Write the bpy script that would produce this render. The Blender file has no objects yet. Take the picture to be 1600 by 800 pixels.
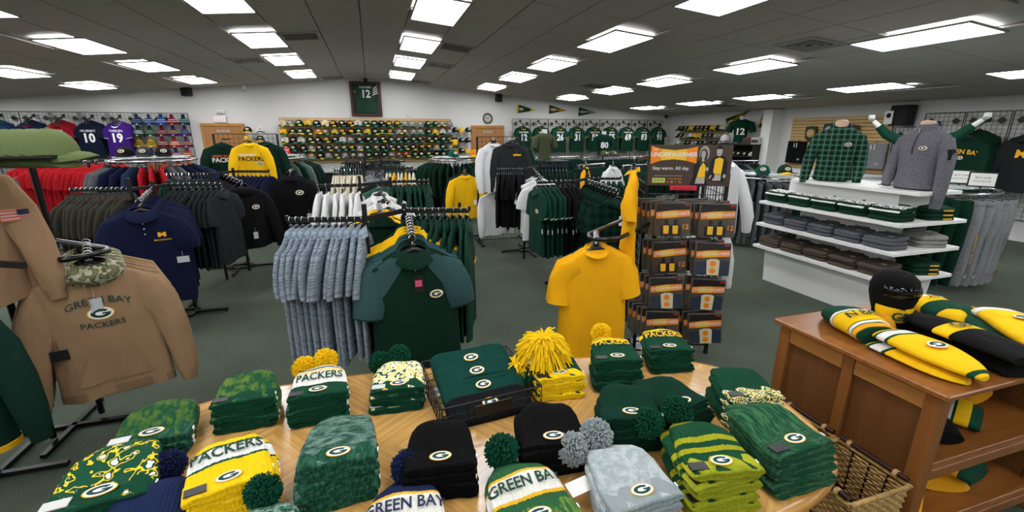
import bpy, math, random
import numpy as np
from mathutils import Vector, Matrix
random.seed(7)
PI = math.pi
sc = bpy.context.scene
col = sc.collection
# ---------------------------------------------------------------- camera
H = 1.82                                             # eye height, metres
FPX, HORIZON, VPX = 690.0, 208.0, 578.0              # focal length, horizon and depth vanishing point for a 1600 x 800 frame
pitch = math.atan2(400 - HORIZON, FPX)
yaw = math.atan2(800 - VPX, math.hypot(FPX, 400 - HORIZON))
cam = bpy.data.objects.new('camera', bpy.data.cameras.new('camera'))
col.objects.link(cam)
cam.data.sensor_width = 36.0
cam.data.lens = 36.0 * FPX / 1600.0
cam.data.clip_start = 0.05
cam.location = (0, 0, H)
cam.rotation_euler = (PI / 2 - pitch, 0, -yaw)
sc.camera = cam
# ---------------------------------------------------------------- world, exposure
w = bpy.data.worlds.new('world'); sc.world = w
w.use_nodes = True
w.node_tree.nodes['Background'].inputs[0].default_value = (0.9, 0.93, 1, 1)
w.node_tree.nodes['Background'].inputs[1].default_value = 0.02
sc.view_settings.view_transform = 'Standard'
sc.view_settings.look = 'None'
sc.view_settings.gamma = 1
sc.view_settings.use_curve_mapping = False
sc.view_settings.exposure = 0.0
LIGHT = 13.5                                          # radiance of the ceiling panels
# ---------------------------------------------------------------- geometry helpers
_F = np.array([math.sin(yaw) * math.cos(pitch), math.cos(yaw) * math.cos(pitch), -math.sin(pitch)])
_R = np.array([math.cos(yaw), -math.sin(yaw), 0.0])
_U = np.cross(_R, _F)
def ray(px, py): return (px - 800) / FPX * _R - (py - 400) / FPX * _U + _F
def at(px, py, z):                                   # measured point of the photograph at a known height
    d = ray(px, py); t = (z - H) / d[2]
    return Vector((d[0] * t, d[1] * t, z))
def atY(px, py, Y):
    d = ray(px, py); t = Y / d[1]
    return Vector((d[0] * t, Y, H + d[2] * t))
def atX(px, py, X):
    d = ray(px, py); t = X / d[0]
    return Vector((X, d[1] * t, H + d[2] * t))

class MB:
    """collects geometry for one mesh"""
    def __init__(s): s.v = []; s.f = []; s.m = []; s.sm = []
    def add(s, vs, fs, mi=0, smooth=False):
        o = len(s.v); s.v += [tuple(map(float, p)) for p in vs]
        for f in fs: s.f.append([i + o for i in f]); s.m.append(mi); s.sm.append(smooth)
        return s
    def box(s, c, d, mi=0, rz=0.0, ry=0.0):
        vs = []
        for x in (-.5, .5):
            for y in (-.5, .5):
                for z in (-.5, .5):
                    p = Vector((x * d[0], y * d[1], z * d[2]))
                    if ry: p = Matrix.Rotation(ry, 3, 'Y') @ p
                    if rz: p = Matrix.Rotation(rz, 3, 'Z') @ p
                    vs.append(p + Vector(c))
        return s.add(vs, [(0, 1, 3, 2), (4, 6, 7, 5), (0, 4, 5, 1), (2, 3, 7, 6), (0, 2, 6, 4), (1, 5, 7, 3)], mi)
    def bbox(s, c, d, b=.01, mi=0):                  # box with chamfered edges
        x, y, z = [k / 2 for k in d]; vs = []; fs = []
        prof = [(-z, b), (-z + b, 0), (z - b, 0), (z, b)]
        for (h, i) in prof:
            X, Y = x - i, y - i
            for (sx, sy) in ((1, 1), (-1, 1), (-1, -1), (1, -1)):
                if sx * sy > 0: q = [(sx * X, sy * (Y - b)), (sx * (X - b), sy * Y)]
                else: q = [(sx * (X - b), sy * Y), (sx * X, sy * (Y - b))]
                for a in q: vs.append((c[0] + a[0], c[1] + a[1], c[2] + h))
        n = 8
        for k in range(3):
            for i in range(n): fs.append((k * n + i, k * n + (i + 1) % n, (k + 1) * n + (i + 1) % n, (k + 1) * n + i))
        fs.append(tuple(range(n))[::-1]); fs.append(tuple(range(3 * n, 4 * n)))
        return s.add(vs, fs, mi)
    def rings(s, R, mi=0, cap=True, smooth=True, closed=True):
        n = len(R[0]); vs = [p for r in R for p in r]; fs = []
        for k in range(len(R) - 1):
            for i in range(n if closed else n - 1):
                j = (i + 1) % n
                fs.append((k * n + i, k * n + j, (k + 1) * n + j, (k + 1) * n + i))
        s.add(vs, fs, mi, smooth)
        if cap:
            s.add(R[0], [tuple(range(n))[::-1]], mi); s.add(R[-1], [tuple(range(n))], mi)
        return s
    def tube(s, path, r, n=6, mi=0, cap=True):
        P = [Vector(p) for p in path]; R = []
        rr = r if isinstance(r, (list, tuple)) else [r] * len(P)
        up = None
        for i, p in enumerate(P):
            t = (P[min(i + 1, len(P) - 1)] - P[max(i - 1, 0)]).normalized()
            if up is None:
                up = Vector((0, 0, 1)) if abs(t.z) < .9 else Vector((0, 1, 0))
            a = t.cross(up)
            if a.length < 1e-5: a = t.orthogonal()
            a.normalize(); b = a.cross(t).normalized(); up = b
            R.append([p + (a * math.cos(q) + b * math.sin(q)) * rr[i] for q in [2 * PI * k / n for k in range(n)]])
        return s.rings(R, mi, cap, n > 4)
    def lathe(s, prof, n=16, mi=0, c=(0, 0, 0)):
        R = [[(c[0] + r * math.cos(2 * PI * k / n), c[1] + r * math.sin(2 * PI * k / n), c[2] + z) for k in range(n)] for r, z in prof]
        return s.rings(R, mi, True)
    def prism(s, poly, y0, y1, mi=0):                # polygon in the XZ plane, thick along Y
        n = len(poly)
        vs = [(x, y0, z) for x, z in poly] + [(x, y1, z) for x, z in poly]
        fs = [tuple(range(n)), tuple(range(2 * n - 1, n - 1, -1))] + [(i, i + n, (i + 1) % n + n, (i + 1) % n) for i in range(n)]
        return s.add(vs, fs, mi)
    def mesh(s, name='mesh', fix=True):
        me = bpy.data.meshes.new(name); me.from_pydata(s.v, [], s.f)
        me.polygons.foreach_set('material_index', s.m); me.polygons.foreach_set('use_smooth', s.sm)
        me.update(); 
        if fix:
            import bmesh
            b = bmesh.new(); b.from_mesh(me); bmesh.ops.recalc_face_normals(b, faces=b.faces); b.to_mesh(me); b.free()
        return me

def obj(name, me, mats, parent=None, loc=(0, 0, 0), rot=(0, 0, 0), scale=(1, 1, 1)):
    if isinstance(me, MB): me = me.mesh(name)
    if not isinstance(mats, (list, tuple)): mats = [mats]
    o = bpy.data.objects.new(name, me); col.objects.link(o)
    while len(me.materials) < len(mats): me.materials.append(None)
    for i, m in enumerate(mats):
        o.material_slots[i].link = 'OBJECT'; o.material_slots[i].material = m
    o.parent = parent; o.location = loc; o.rotation_euler = rot; o.scale = scale
    return o
def tag(o, label, cat, group=None):
    o['label'] = label; o['category'] = cat
    if group: o['group'] = group
    return o
def thing(name, label, cat, loc=(0, 0, 0), rz=0.0, group=None, scale=None, rot=None):
    o = bpy.data.objects.new(name, None); col.objects.link(o); o.empty_display_size = .1
    o.location = loc; o.rotation_euler = rot if rot else (0, 0, rz)
    if scale: o.scale = scale
    return tag(o, label, cat, group)
def struct(name, me, m, label=None):
    o = obj(name, me, m); o['kind'] = 'structure'
    if label: o['label'] = label
    return o
# ---------------------------------------------------------------- materials
def lin(c):
    if isinstance(c, str): c = [int(c[i:i + 2], 16) for i in (0, 2, 4)]
    r = []
    for k in c:
        k = k / 255.0
        r.append(k / 12.92 if k <= .04045 else ((k + .055) / 1.055) ** 2.4)
    return (*r, 1.0)
_mats = {}
def _base(name, rough, metal=0.0, spec=.3):
    m = bpy.data.materials.new(name); m.use_nodes = True
    nt = m.node_tree; b = nt.nodes['Principled BSDF']
    b.inputs['Roughness'].default_value = rough; b.inputs['Metallic'].default_value = metal
    b.inputs['Specular IOR Level'].default_value = spec
    return m, nt, b
def _coord(nt, scale=(1, 1, 1), kind='Object'):
    tc = nt.nodes.new('ShaderNodeTexCoord'); mp = nt.nodes.new('ShaderNodeMapping')
    mp.inputs['Scale'].default_value = scale
    nt.links.new(tc.outputs[kind], mp.inputs[0]); return mp.outputs[0]
def _noise(nt, vec, scale, detail=2.0, rough=.5):
    n = nt.nodes.new('ShaderNodeTexNoise'); n.inputs['Scale'].default_value = scale
    n.inputs['Detail'].default_value = detail; n.inputs['Roughness'].default_value = rough
    nt.links.new(vec, n.inputs['Vector']); return n.outputs['Fac']
def _ramp(nt, fac, stops, const=False):
    r = nt.nodes.new('ShaderNodeValToRGB'); e = r.color_ramp.elements
    r.color_ramp.interpolation = 'CONSTANT' if const else 'LINEAR'
    while len(e) < len(stops): e.new(.5)
    for i, (p, c) in enumerate(stops): e[i].position = p; e[i].color = lin(c)
    nt.links.new(fac, r.inputs[0]); return r.outputs[0]
def _bump(nt, b, fac, strength, dist):
    n = nt.nodes.new('ShaderNodeBump'); n.inputs['Strength'].default_value = strength; n.inputs['Distance'].default_value = dist
    nt.links.new(fac, n.inputs['Height']); nt.links.new(n.outputs[0], b.inputs['Normal'])
def _math(nt, op, a, bb=None, c=None):
    n = nt.nodes.new('ShaderNodeMath'); n.operation = op
    for i, v in enumerate((a, bb, c)):
        if v is None: continue
        if isinstance(v, (int, float)): n.inputs[i].default_value = v
        else: nt.links.new(v, n.inputs[i])
    return n.outputs[0]
def plain(c, rough=.5, metal=0.0, spec=.4, name='paint'):
    k = ('p', str(c), rough, metal, spec)
    if k not in _mats:
        m, nt, b = _base(name, rough, metal, spec); b.inputs['Base Color'].default_value = lin(c); _mats[k] = m
    return _mats[k]
def cloth(c, wr=.6, name='cloth', c2=None, hs=(30, 30, 260), rough=.9):   # woven cloth with creases; c2 gives a heathered yarn
    k = ('c', str(c), wr, str(c2), hs)
    if k in _mats: return _mats[k]
    m, nt, b = _base(name, rough, 0, .15)
    v = _coord(nt)
    b.inputs['Base Color'].default_value = lin(c)
    if c2:
        f = _noise(nt, _coord(nt, hs), 1.0, 3.0, .7)
        nt.links.new(_ramp(nt, f, [(.36, c), (.64, c2)]), b.inputs['Base Color'])
    n1 = _noise(nt, _coord(nt, (9, 9, 3.2)), 1.0, 2.5, .55)
    n2 = _noise(nt, v, 420, 1.0)
    _bump(nt, b, _math(nt, 'ADD', n1, _math(nt, 'MULTIPLY', n2, .02)), wr, .05)
    _mats[k] = m; return m
def knit(c, c2=None, ribs=260, name='knit', mott=(40, 40, 40), lo=.42, hi=.6):      # ribbed yarn
    k = ('k', str(c), str(c2), ribs, mott)
    if k in _mats: return _mats[k]
    m, nt, b = _base(name, .95, 0, .1)
    tc = nt.nodes.new('ShaderNodeTexCoord'); sp = nt.nodes.new('ShaderNodeSeparateXYZ'); nt.links.new(tc.outputs['Object'], sp.inputs[0])
    b.inputs['Base Color'].default_value = lin(c)
    if c2:
        f = _noise(nt, _coord(nt, mott), 1.0, 3.0, .65)
        nt.links.new(_ramp(nt, f, [(lo, c), (hi, c2)]), b.inputs['Base Color'])
    s1 = _math(nt, 'SINE', _math(nt, 'MULTIPLY', sp.outputs[0], ribs * 2.2))
    n1 = _noise(nt, tc.outputs['Object'], 300, 1.0)
    _bump(nt, b, _math(nt, 'ADD', _math(nt, 'MULTIPLY', s1, .5), n1), .7, .003)
    _mats[k] = m; return m
def bands(stops, axis=1, span=.26, c_noise=None, name='banded_knit', ribs=200):   # coloured bands across a knitted hat, (position in metres, colour)
    k = ('b', str(stops), axis, span)
    if k in _mats: return _mats[k]
    m, nt, b = _base(name, .95, 0, .1)
    tc = nt.nodes.new('ShaderNodeTexCoord'); sp = nt.nodes.new('ShaderNodeSeparateXYZ'); nt.links.new(tc.outputs['Object'], sp.inputs[0])
    jig = _math(nt, 'MULTIPLY', _noise(nt, tc.outputs['Object'], 160, 1.0), .006)
    f = _math(nt, 'DIVIDE', _math(nt, 'ADD', sp.outputs[axis], jig), span)
    nt.links.new(_ramp(nt, f, [(max(0, p / span), c) for p, c in stops], True), b.inputs['Base Color'])
    s1 = _math(nt, 'SINE', _math(nt, 'MULTIPLY', sp.outputs[0], ribs * 2.2))
    n1 = _noise(nt, tc.outputs['Object'], 300, 1.0)
    _bump(nt, b, _math(nt, 'ADD', _math(nt, 'MULTIPLY', s1, .5), n1), .7, .003)
    _mats[k] = m; return m
def blotch(cols, scale=60, name='patterned_cloth', rough=.92, detail=1.0, pos=None):   # camouflage, speckle, flower-like patches
    k = ('bl', str(cols), scale)
    if k in _mats: return _mats[k]
    m, nt, b = _base(name, rough, 0, .1)
    f = _noise(nt, _coord(nt), scale, detail, .5)
    n = len(cols); pos = pos or [.0] + [.42 + .16 * (i - 1) / max(1, n - 2) for i in range(1, n)]
    nt.links.new(_ramp(nt, f, list(zip(pos, cols)), True), b.inputs['Base Color'])
    _bump(nt, b, _noise(nt, _coord(nt), 280, 1.0), .5, .003)
    _mats[k] = m; return m
def plaid(base, dark, light, pitch=.085):
    m, nt, b = _base('plaid_flannel', .92, 0, .1)
    tc = nt.nodes.new('ShaderNodeTexCoord'); sp = nt.nodes.new('ShaderNodeSeparateXYZ'); nt.links.new(tc.outputs['Object'], sp.inputs[0])
    out = None
    def stripe(ax, w, off):
        fr = _math(nt, 'FRACT', _math(nt, 'ADD', _math(nt, 'DIVIDE', sp.outputs[ax], pitch), off))
        return _math(nt, 'LESS_THAN', fr, w)
    mx = None
    c = lin(base)
    def mix(fac, a, col2):
        n = nt.nodes.new('ShaderNodeMix'); n.data_type = 'RGBA'
        nt.links.new(fac, n.inputs[0])
        if isinstance(a, tuple): n.inputs[6].default_value = a
        else: nt.links.new(a, n.inputs[6])
        n.inputs[7].default_value = lin(col2); return n.outputs[2]
    a = mix(_math(nt, 'MULTIPLY', _math(nt, 'ADD', stripe(0, .45, 0), stripe(2, .45, 0)), .5), c, dark)
    a = mix(_math(nt, 'MULTIPLY', _math(nt, 'MAXIMUM', stripe(0, .10, .3), stripe(2, .10, .3)), .32), a, light)
    nt.links.new(a, b.inputs['Base Color'])
    _bump(nt, b, _noise(nt, _coord(nt, (9, 9, 4)), 1.0, 2.0), .5, .04)
    return m
def wood(c1, c2, scale=(3, 22, 3), rough=.35, name='wood', ax=None):
    k = ('w', c1, c2, scale)
    if k in _mats: return _mats[k]
    m, nt, b = _base(name, rough, 0, .5)
    f = _noise(nt, _coord(nt, scale), 1.0, 5.0, .6)
    nt.links.new(_ramp(nt, f, [(.3, c1), (.7, c2)]), b.inputs['Base Color'])
    _bump(nt, b, f, .08, .005)
    _mats[k] = m; return m
def emit(c, s, name='light'):
    m = bpy.data.materials.new(name); m.use_nodes = True
    b = m.node_tree.nodes['Principled BSDF']
    b.inputs['Base Color'].default_value = (.8, .8, .8, 1)
    b.inputs['Emission Color'].default_value = lin(c); b.inputs['Emission Strength'].default_value = s
    return m
def film(gain=1.3, base=.03):
    m, nt, b = _base('clear_film', .12, 0, .6)
    tr = nt.nodes.new('ShaderNodeBsdfTransparent'); gl = nt.nodes.new('ShaderNodeBsdfGlossy'); gl.inputs['Roughness'].default_value = .08
    mx = nt.nodes.new('ShaderNodeMixShader'); fr = nt.nodes.new('ShaderNodeFresnel'); fr.inputs[0].default_value = 1.5
    f2 = _noise(nt, _coord(nt), 25, 2.0)
    bp = nt.nodes.new('ShaderNodeBump'); bp.inputs['Strength'].default_value = .6; bp.inputs['Distance'].default_value = .01
    nt.links.new(f2, bp.inputs['Height']); nt.links.new(bp.outputs[0], gl.inputs['Normal']); nt.links.new(bp.outputs[0], fr.inputs['Normal'])
    nt.links.new(_math(nt, 'ADD', _math(nt, 'MULTIPLY', fr.outputs[0], gain), base), mx.inputs[0]); nt.links.new(tr.outputs[0], mx.inputs[1]); nt.links.new(gl.outputs[0], mx.inputs[2])
    nt.links.new(mx.outputs[0], nt.nodes['Material Output'].inputs[0]); return m

GREEN, DGREEN, GOLD, YEL = '14402f', '0c2b21', 'e8a412', 'f0c31a'
BLACK = plain('0d0d0e', .45, name='black_powder_coat')
GLOSSK = plain('0b0b0c', .18, name='black_gloss_tube')
CHROME = plain('c8c9cc', .18, 1.0, name='chrome')
WHITEP = plain('e4e3e0', .4, name='white_laminate')
HANGM = plain('141416', .35, name='black_hanger_plastic')
PAPER = plain('e9e8e2', .7, name='white_card')
M_WHITE = plain('eeeeee', .8, name='white_print'); M_GREENP = plain('0f3b2c', .8, name='green_print'); M_GOLDP = plain('edb01a', .8, name='gold_print'); M_BLKP = plain('111112', .8, name='black_print')
M_YELTAG = plain('d9e04a', .6, name='yellow_price_sticker'); M_TEALTAG = plain('2f9a80', .6, name='teal_price_sticker')
LOGO_MATS = [M_GOLDP, M_WHITE, M_GREENP]
# ---------------------------------------------------------------- flat marks
def ell(rx, rz, n=28, cx=0, cz=0, a0=0, a1=2 * PI): return [(cx + rx * math.cos(a0 + (a1 - a0) * i / n), cz + rz * math.sin(a0 + (a1 - a0) * i / n)) for i in range(n)]
def logo_mb(size=.06, surf=None, lift=.002, n=28):
    """white oval with a green letter G and a gold rim, in the XZ plane facing -Y, `size` = full width"""
    b = MB(); s = size / 2
    L = [0, .0006, .0012]
    def put(x, z, k): 
        y = (surf(x, z) if surf else 0.0) - lift - L[k]; return (x, y, z)
    for k, (rx, rz) in enumerate(((1, .64), (.91, .56))):
        P = ell(rx * s, rz * s, n); b.add([put(0, 0, k)] + [put(x, z, k) for x, z in P], [(0, 1 + (i + 1) % n, 1 + i) for i in range(n)], k)
    # letter G: an open ring and a bar
    a0, a1 = math.radians(38), math.radians(352); q = 20; vs = []
    for i in range(q + 1):
        t = a0 + (a1 - a0) * i / q
        vs += [put(.74 * s * math.cos(t), .44 * s * math.sin(t), 2), put(.40 * s * math.cos(t), .20 * s * math.sin(t), 2)]
    b.add(vs, [(2 * i, 2 * i + 2, 2 * i + 3, 2 * i + 1) for i in range(q)], 2)
    b.add([put(x * s, z * s, 2) for x, z in ((.1, .06), (.74, .06), (.74, -.1), (.1, -.1))], [(0, 1, 2, 3)], 2)
    return b
_txt = {}
def text_geo(t, size, bold=.02, sx=1.0, bend=0.0):
    """letters as flat triangles in XZ, centred on the origin"""
    k = (t, bold)
    if k not in _txt:
        cu = bpy.data.curves.new('letters', 'FONT'); cu.body = t; cu.size = 1; cu.align_x = 'CENTER'; cu.align_y = 'CENTER'
        cu.offset = bold; cu.resolution_u = 2; cu.fill_mode = 'FRONT' if hasattr(cu, 'fill_mode') else 'BOTH'
        o = bpy.data.objects.new('letters', cu); col.objects.link(o)
        dg = bpy.context.evaluated_depsgraph_get(); me = bpy.data.meshes.new_from_object(o.evaluated_get(dg))
        v = [tuple(p.co) for p in me.vertices]; f = [tuple(p.vertices) for p in me.polygons]
        bpy.data.objects.remove(o); bpy.data.curves.remove(cu); bpy.data.meshes.remove(me)
        _txt[k] = (v, f)
    v, f = _txt[k]
    return [(p[0] * size * sx, p[1] * size + bend * (p[0] * size * sx) ** 2) for p in v], f
def text_mb(b, t, size, x, z, surf=None, lift=.002, mi=0, bold=.02, sx=1.0, bend=0.0, rot=0.0):
    v, f = text_geo(t, size, bold, sx, bend); vs = []
    c, s = math.cos(rot), math.sin(rot)
    for px, pz in v:
        X, Z = x + px * c - pz * s, z + px * s + pz * c
        vs.append((X, (surf(X, Z) if surf else 0.0) - lift, Z))
    b.add(vs, f, mi); return b
# ---------------------------------------------------------------- garments on hangers
# local frame: origin = where the hook rests on the rail, x across the shoulders, -y the front, z up
Z0 = -.085
class Body:
    def __init__(s, sh=.215, hem=.243, L=.74, th=.034, fold=.016, seed=0, neck=.075):
        r = random.Random(seed); s.L = L; s.fold = fold
        s.dz = [0, .012, .03, .05, .075, .10, .15, .22, .32, .43, .54, .65, L - .04 if L > .72 else .67, L] if L > .7 else [0, .012, .03, .05, .075, .10, .15, .22, .32, .43, .52, L]
        s.dz = sorted(set(d for d in s.dz if d <= L))
        s.w = []
        for d in s.dz:
            if d < .075: w = neck + (sh - neck) * (d / .075) ** .8
            else: w = sh + (hem - sh) * ((d - .075) / (L - .075)) ** .8
            s.w.append(w)
        s.t = [.016 + (th - .016) * min(1, d / .2) for d in s.dz]
        s.k = [(r.uniform(14, 22), r.uniform(0, 6), r.uniform(-2, 2)), (r.uniform(28, 40), r.uniform(0, 6), r.uniform(-3, 3))]
    def off(s, x, dz):
        A = s.fold * min(1.0, max(0.0, (dz - .12) / .5)) ** 1.2
        return A * (math.sin(s.k[0][0] * x + s.k[0][1] + s.k[0][2] * dz) + .5 * math.sin(s.k[1][0] * x + s.k[1][1] + s.k[1][2] * dz))
    def wt(s, dz): return float(np.interp(dz, s.dz, s.w)), float(np.interp(dz, s.dz, s.t))
    def front(s, x, z):
        dz = Z0 - z; w, t = s.wt(dz); q = min(1.0, abs(x) / w)
        return -t * max(0.0, 1 - q ** 2.857) ** .35 + s.off(x, dz)
    def build(s, b, n=26, mi=0):
        R = []
        for d in s.dz:
            w, t = s.wt(d); ring = []
            for i in range(n):
                a = 2 * PI * i / n; c, q = math.cos(a), math.sin(a)
                x = w * math.copysign(abs(c) ** .7, c); y = t * math.copysign(abs(q) ** .7, q)
                ring.append((x, y + s.off(x, d), Z0 - d + (.01 * math.sin(5 * x / w + s.k[0][1]) if d == s.L else 0)))
            R.append(ring)
        b.rings(R, mi)
def sleeve_mb(b, side, path, ha, hb, mi=0, n=12, seed=0):
    r = random.Random(seed); R = []; m = len(path)
    for i, (x, y, z) in enumerate(path):
        p0 = path[max(0, i - 1)]; p1 = path[min(m - 1, i + 1)]
        dx, dz = p1[0] - p0[0], p1[2] - p0[2]; l = math.hypot(dx, dz) or 1
        ax, az = -dz / l, dx / l
        jit = 1 + .12 * math.sin(i * 2.1 + seed)
        R.append([(side * (x + ax * ha[i] * math.cos(2 * PI * k / n)), y + hb[i] * jit * math.sin(2 * PI * k / n), z + az * ha[i] * math.cos(2 * PI * k / n)) for k in range(n)])
    b.rings(R, mi)
SHORT = dict(path=[(.13, 0, Z0 - .10), (.188, 0, Z0 - .13), (.222, -.004, Z0 - .20), (.243, -.008, Z0 - .28), (.252, -.01, Z0 - .325)], ha=[.07, .086, .084, .08, .077], hb=[.02, .028, .034, .036, .034])
LONG = dict(path=[(.13, 0, Z0 - .10), (.20, -.004, Z0 - .14), (.256, -.016, Z0 - .26), (.288, -.034, Z0 - .41), (.302, -.05, Z0 - .55), (.306, -.06, Z0 - .66)], ha=[.07, .088, .078, .068, .06, .05], hb=[.022, .03, .036, .036, .034, .03])
def ring_collar(b, rin, rout, zin, zout, n=20, mi=0):
    """collar ring round the neck; rin/rout=(rx,ry), z given for back and front"""
    R0, R1, R2 = [], [], []
    for i in range(n):
        a = 2 * PI * i / n; c, q = math.cos(a), math.sin(a); fr = (1 - q) / 2     # q=-1 is the front
        fr2 = fr ** 3
        zi = zin[0] + (zin[1] - zin[0]) * fr; zo = zout[0] + (zout[1] - zout[0]) * fr2
        R0.append((rin[0] * c, rin[1] * q, Z0 + zi)); R1.append(((rin[0] + .006) * c, (rin[1] + .006) * q, Z0 + zi + .012)); R2.append((rout[0] * c, rout[1] * q - .012 * fr2, Z0 + zo))
    b.rings([R0, R1, R2], mi, cap=False)
_parts = {}
def hanger_meshes():
    if 'h' not in _parts:
        b = MB(); b.tube([(-.175, 0, Z0 - .08), (-.12, 0, Z0 - .045), (-.05, 0, Z0 - .004), (0, 0, Z0 + .014), (.05, 0, Z0 - .004), (.12, 0, Z0 - .045), (.175, 0, Z0 - .08)], [.008, .010, .013, .016, .013, .010, .008], 6)
        b.box((0, 0, Z0 + .025), (.03, .016, .03))
        h = MB(); pts = [(0, 0, Z0 + .03), (0, 0, -.032)] + [(.018 * math.cos(a) , 0, -.014 + .018 * math.sin(a)) for a in [math.radians(d) for d in (-60, -20, 20, 60, 100, 140, 175)]]
        h.tube(pts, .0032, 5)
        _parts['h'] = (b.mesh('hanger'), h.mesh('hook'))
        m = MB(); m.tube([(-.17, 0, Z0 - .08), (0, 0, Z0 + .016), (.17, 0, Z0 - .08)], .012, 4); m.tube(pts[:2] + pts[3::2], .004, 3, 1)
        _parts['hl'] = m.mesh('hanger')
    return _parts['h']
KIND = {
    'polo_shirt': dict(sl='s', collar='polo', body=dict()),
    't_shirt': dict(sl='s', collar='crew', body=dict(L=.72)),
    'jersey': dict(sl='s', collar='vee', body=dict(L=.82, sh=.225, hem=.262)),
    'long_sleeve_shirt': dict(sl='l', collar='crew', body=dict(L=.72)),
    'hoodie': dict(sl='l', collar='hood', body=dict(L=.70, th=.05, sh=.23, hem=.24, fold=.014)),
    'jacket': dict(sl='l', collar='stand', body=dict(L=.72, th=.048, sh=.23, hem=.24, fold=.012)),
}
NV = 4
def kind_parts(kind, v):
    k = (kind, v)
    if k in _parts: return _parts[k]
    K = KIND[kind]; B = Body(seed=hash_(kind) + 31 * v, **K['body'])
    b = MB(); B.build(b); body = b.mesh('body')
    S = SHORT if K['sl'] == 's' else LONG
    sl = []; cuffs = []
    for side in (-1, 1):
        b = MB(); pth = [(x, y + .012 * math.sin(v * 2 + side + i), z) for i, (x, y, z) in enumerate(S['path'])]
        sleeve_mb(b, side, pth, S['ha'], S['hb'], seed=v); sl.append(b.mesh('sleeve'))
        b = MB(); p = [pth[-2], pth[-1]]
        e0 = [p[1][i] * .93 + p[0][i] * .07 for i in range(3)]; e1 = [p[1][i] + (p[1][i] - p[0][i]) * (.5 if K['sl'] == 'l' else .08) for i in range(3)]
        ha = S['ha'][-1]; hb = S['hb'][-1]
        if K['sl'] == 'l': sleeve_mb(b, side, [e0, [(e0[i] + e1[i]) / 2 for i in range(3)], e1], [ha * .9, ha * .78, ha * .76], [hb * 1.02, hb * .9, hb * .88])
        else: sleeve_mb(b, side, [e0, e1], [ha * 1.03, ha * 1.02], [hb * 1.06, hb * 1.04])
        cuffs.append(b.mesh('cuff'))
    b = MB(); c = K['collar']
    if c == 'polo':
        ring_collar(b, (.066, .030), (.108, .046), (.028, -.012), (-.028, -.085))
    elif c == 'crew': ring_collar(b, (.072, .026), (.086, .036), (.006, -.03), (-.012, -.045))
    elif c == 'vee': ring_collar(b, (.070, .026), (.088, .038), (.008, -.06), (-.012, -.075))
    elif c == 'stand': ring_collar(b, (.062, .036), (.082, .046), (.05, .03), (-.02, -.03))
    else:
        R = []
        for j in range(5):
            q = j / 4; ring = []
            for i in range(20):
                a = 2 * PI * i / 20; cx, sy = math.cos(a), math.sin(a); bk = (1 + sy) / 2
                ring.append(((.062 + .055 * math.sin(PI * q) + .035 * q) * cx, (.03 + .04 * math.sin(PI * q) + .02 * q) * sy + .03 * bk * math.sin(PI * q), Z0 + .045 - .10 * q - .03 * (1 - bk) + .02 * bk * math.sin(PI * q)))
            R.append(ring)
        b.rings(R, 0, cap=False)
    collar = b.mesh('collar')
    # whole garment in one mesh for racks too far away to show seams
    b = MB(); B.build(b, n=16)
    for side in (-1, 1): sleeve_mb(b, side, S['path'], S['ha'], S['hb'], n=8, seed=v)
    whole = b.mesh('whole')
    _parts[k] = dict(B=B, body=body, sleeves=sl, cuffs=cuffs, collar=collar, whole=whole); return _parts[k]
def hash_(t): return sum((i + 3) * ord(c) for i, c in enumerate(t))
_decal = {}
def decal_mesh(kind, v, spec):
    k = (kind, v, spec)
    if k not in _decal:
        B = kind_parts(kind, v)['B']; f = B.front
        if spec[0] == 'logo':
            _, x, z, s = spec; g = logo_mb(s, lambda a, c: f(a + x, c + Z0 - z), .004); g.v = [(p[0] + x, p[1], p[2] + Z0 - z) for p in g.v]
        elif spec[0] == 'text':
            _, t, x, z, s, _m, bold, sx, bend = spec; g = text_mb(MB(), t, s, x, Z0 - z, f, .005, bold=bold, sx=sx, bend=bend)
        elif spec[0] == 'tag':
            _, x, z, wd, ht, _m = spec; g = MB(); y = min(f(x - wd / 2, Z0 - z), f(x + wd / 2, Z0 - z)) - .006
            g.box((x, y, Z0 - z), (wd, .002, ht)); g.tube([(x, y, Z0 - z + ht / 2), (x, y + .004, Z0 - z + ht / 2 + .05)], .0012, 3)
        elif spec[0] == 'placket':
            g = MB(); xs = (-.016, .016); zs = [.06, .10, .15, .2]
            vs = [(x, f(x, Z0 - z) - .004 - (.008 if z < .09 else 0), Z0 - z) for z in zs for x in xs]
            g.add(vs, [(2 * i, 2 * i + 1, 2 * i + 3, 2 * i + 2) for i in range(len(zs) - 1)])
            for z in (.09, .13, .17): g.add([(.005 * math.cos(a), f(0, Z0 - z) - .012 if z < .1 else f(0, Z0 - z) - .006, Z0 - z + .005 * math.sin(a)) for a in [k * PI / 3 for k in range(6)]], [tuple(range(6))], 1)
        elif spec[0] == 'patch':                      # coloured panel following the front: x0,x1,z0,z1
            _, x0, x1, z0, z1, _m = spec; g = MB(); nx, nz = 8, 6; vs = []
            for j in range(nz + 1):
                for i in range(nx + 1):
                    x = x0 + (x1 - x0) * i / nx; z = z0 + (z1 - z0) * j / nz; vs.append((x, f(x, Z0 - z) - .003, Z0 - z))
            g.add(vs, [(j * (nx + 1) + i, j * (nx + 1) + i + 1, (j + 1) * (nx + 1) + i + 1, (j + 1) * (nx + 1) + i) for j in range(nz) for i in range(nx)], 0, True)
        _decal[k] = g.mesh(spec[0])
    return _decal[k]
NAMES = {'logo': 'logo', 'text': 'lettering', 'tag': 'price_tag', 'placket': 'button_placket', 'patch': 'fabric_panel'}
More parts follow.
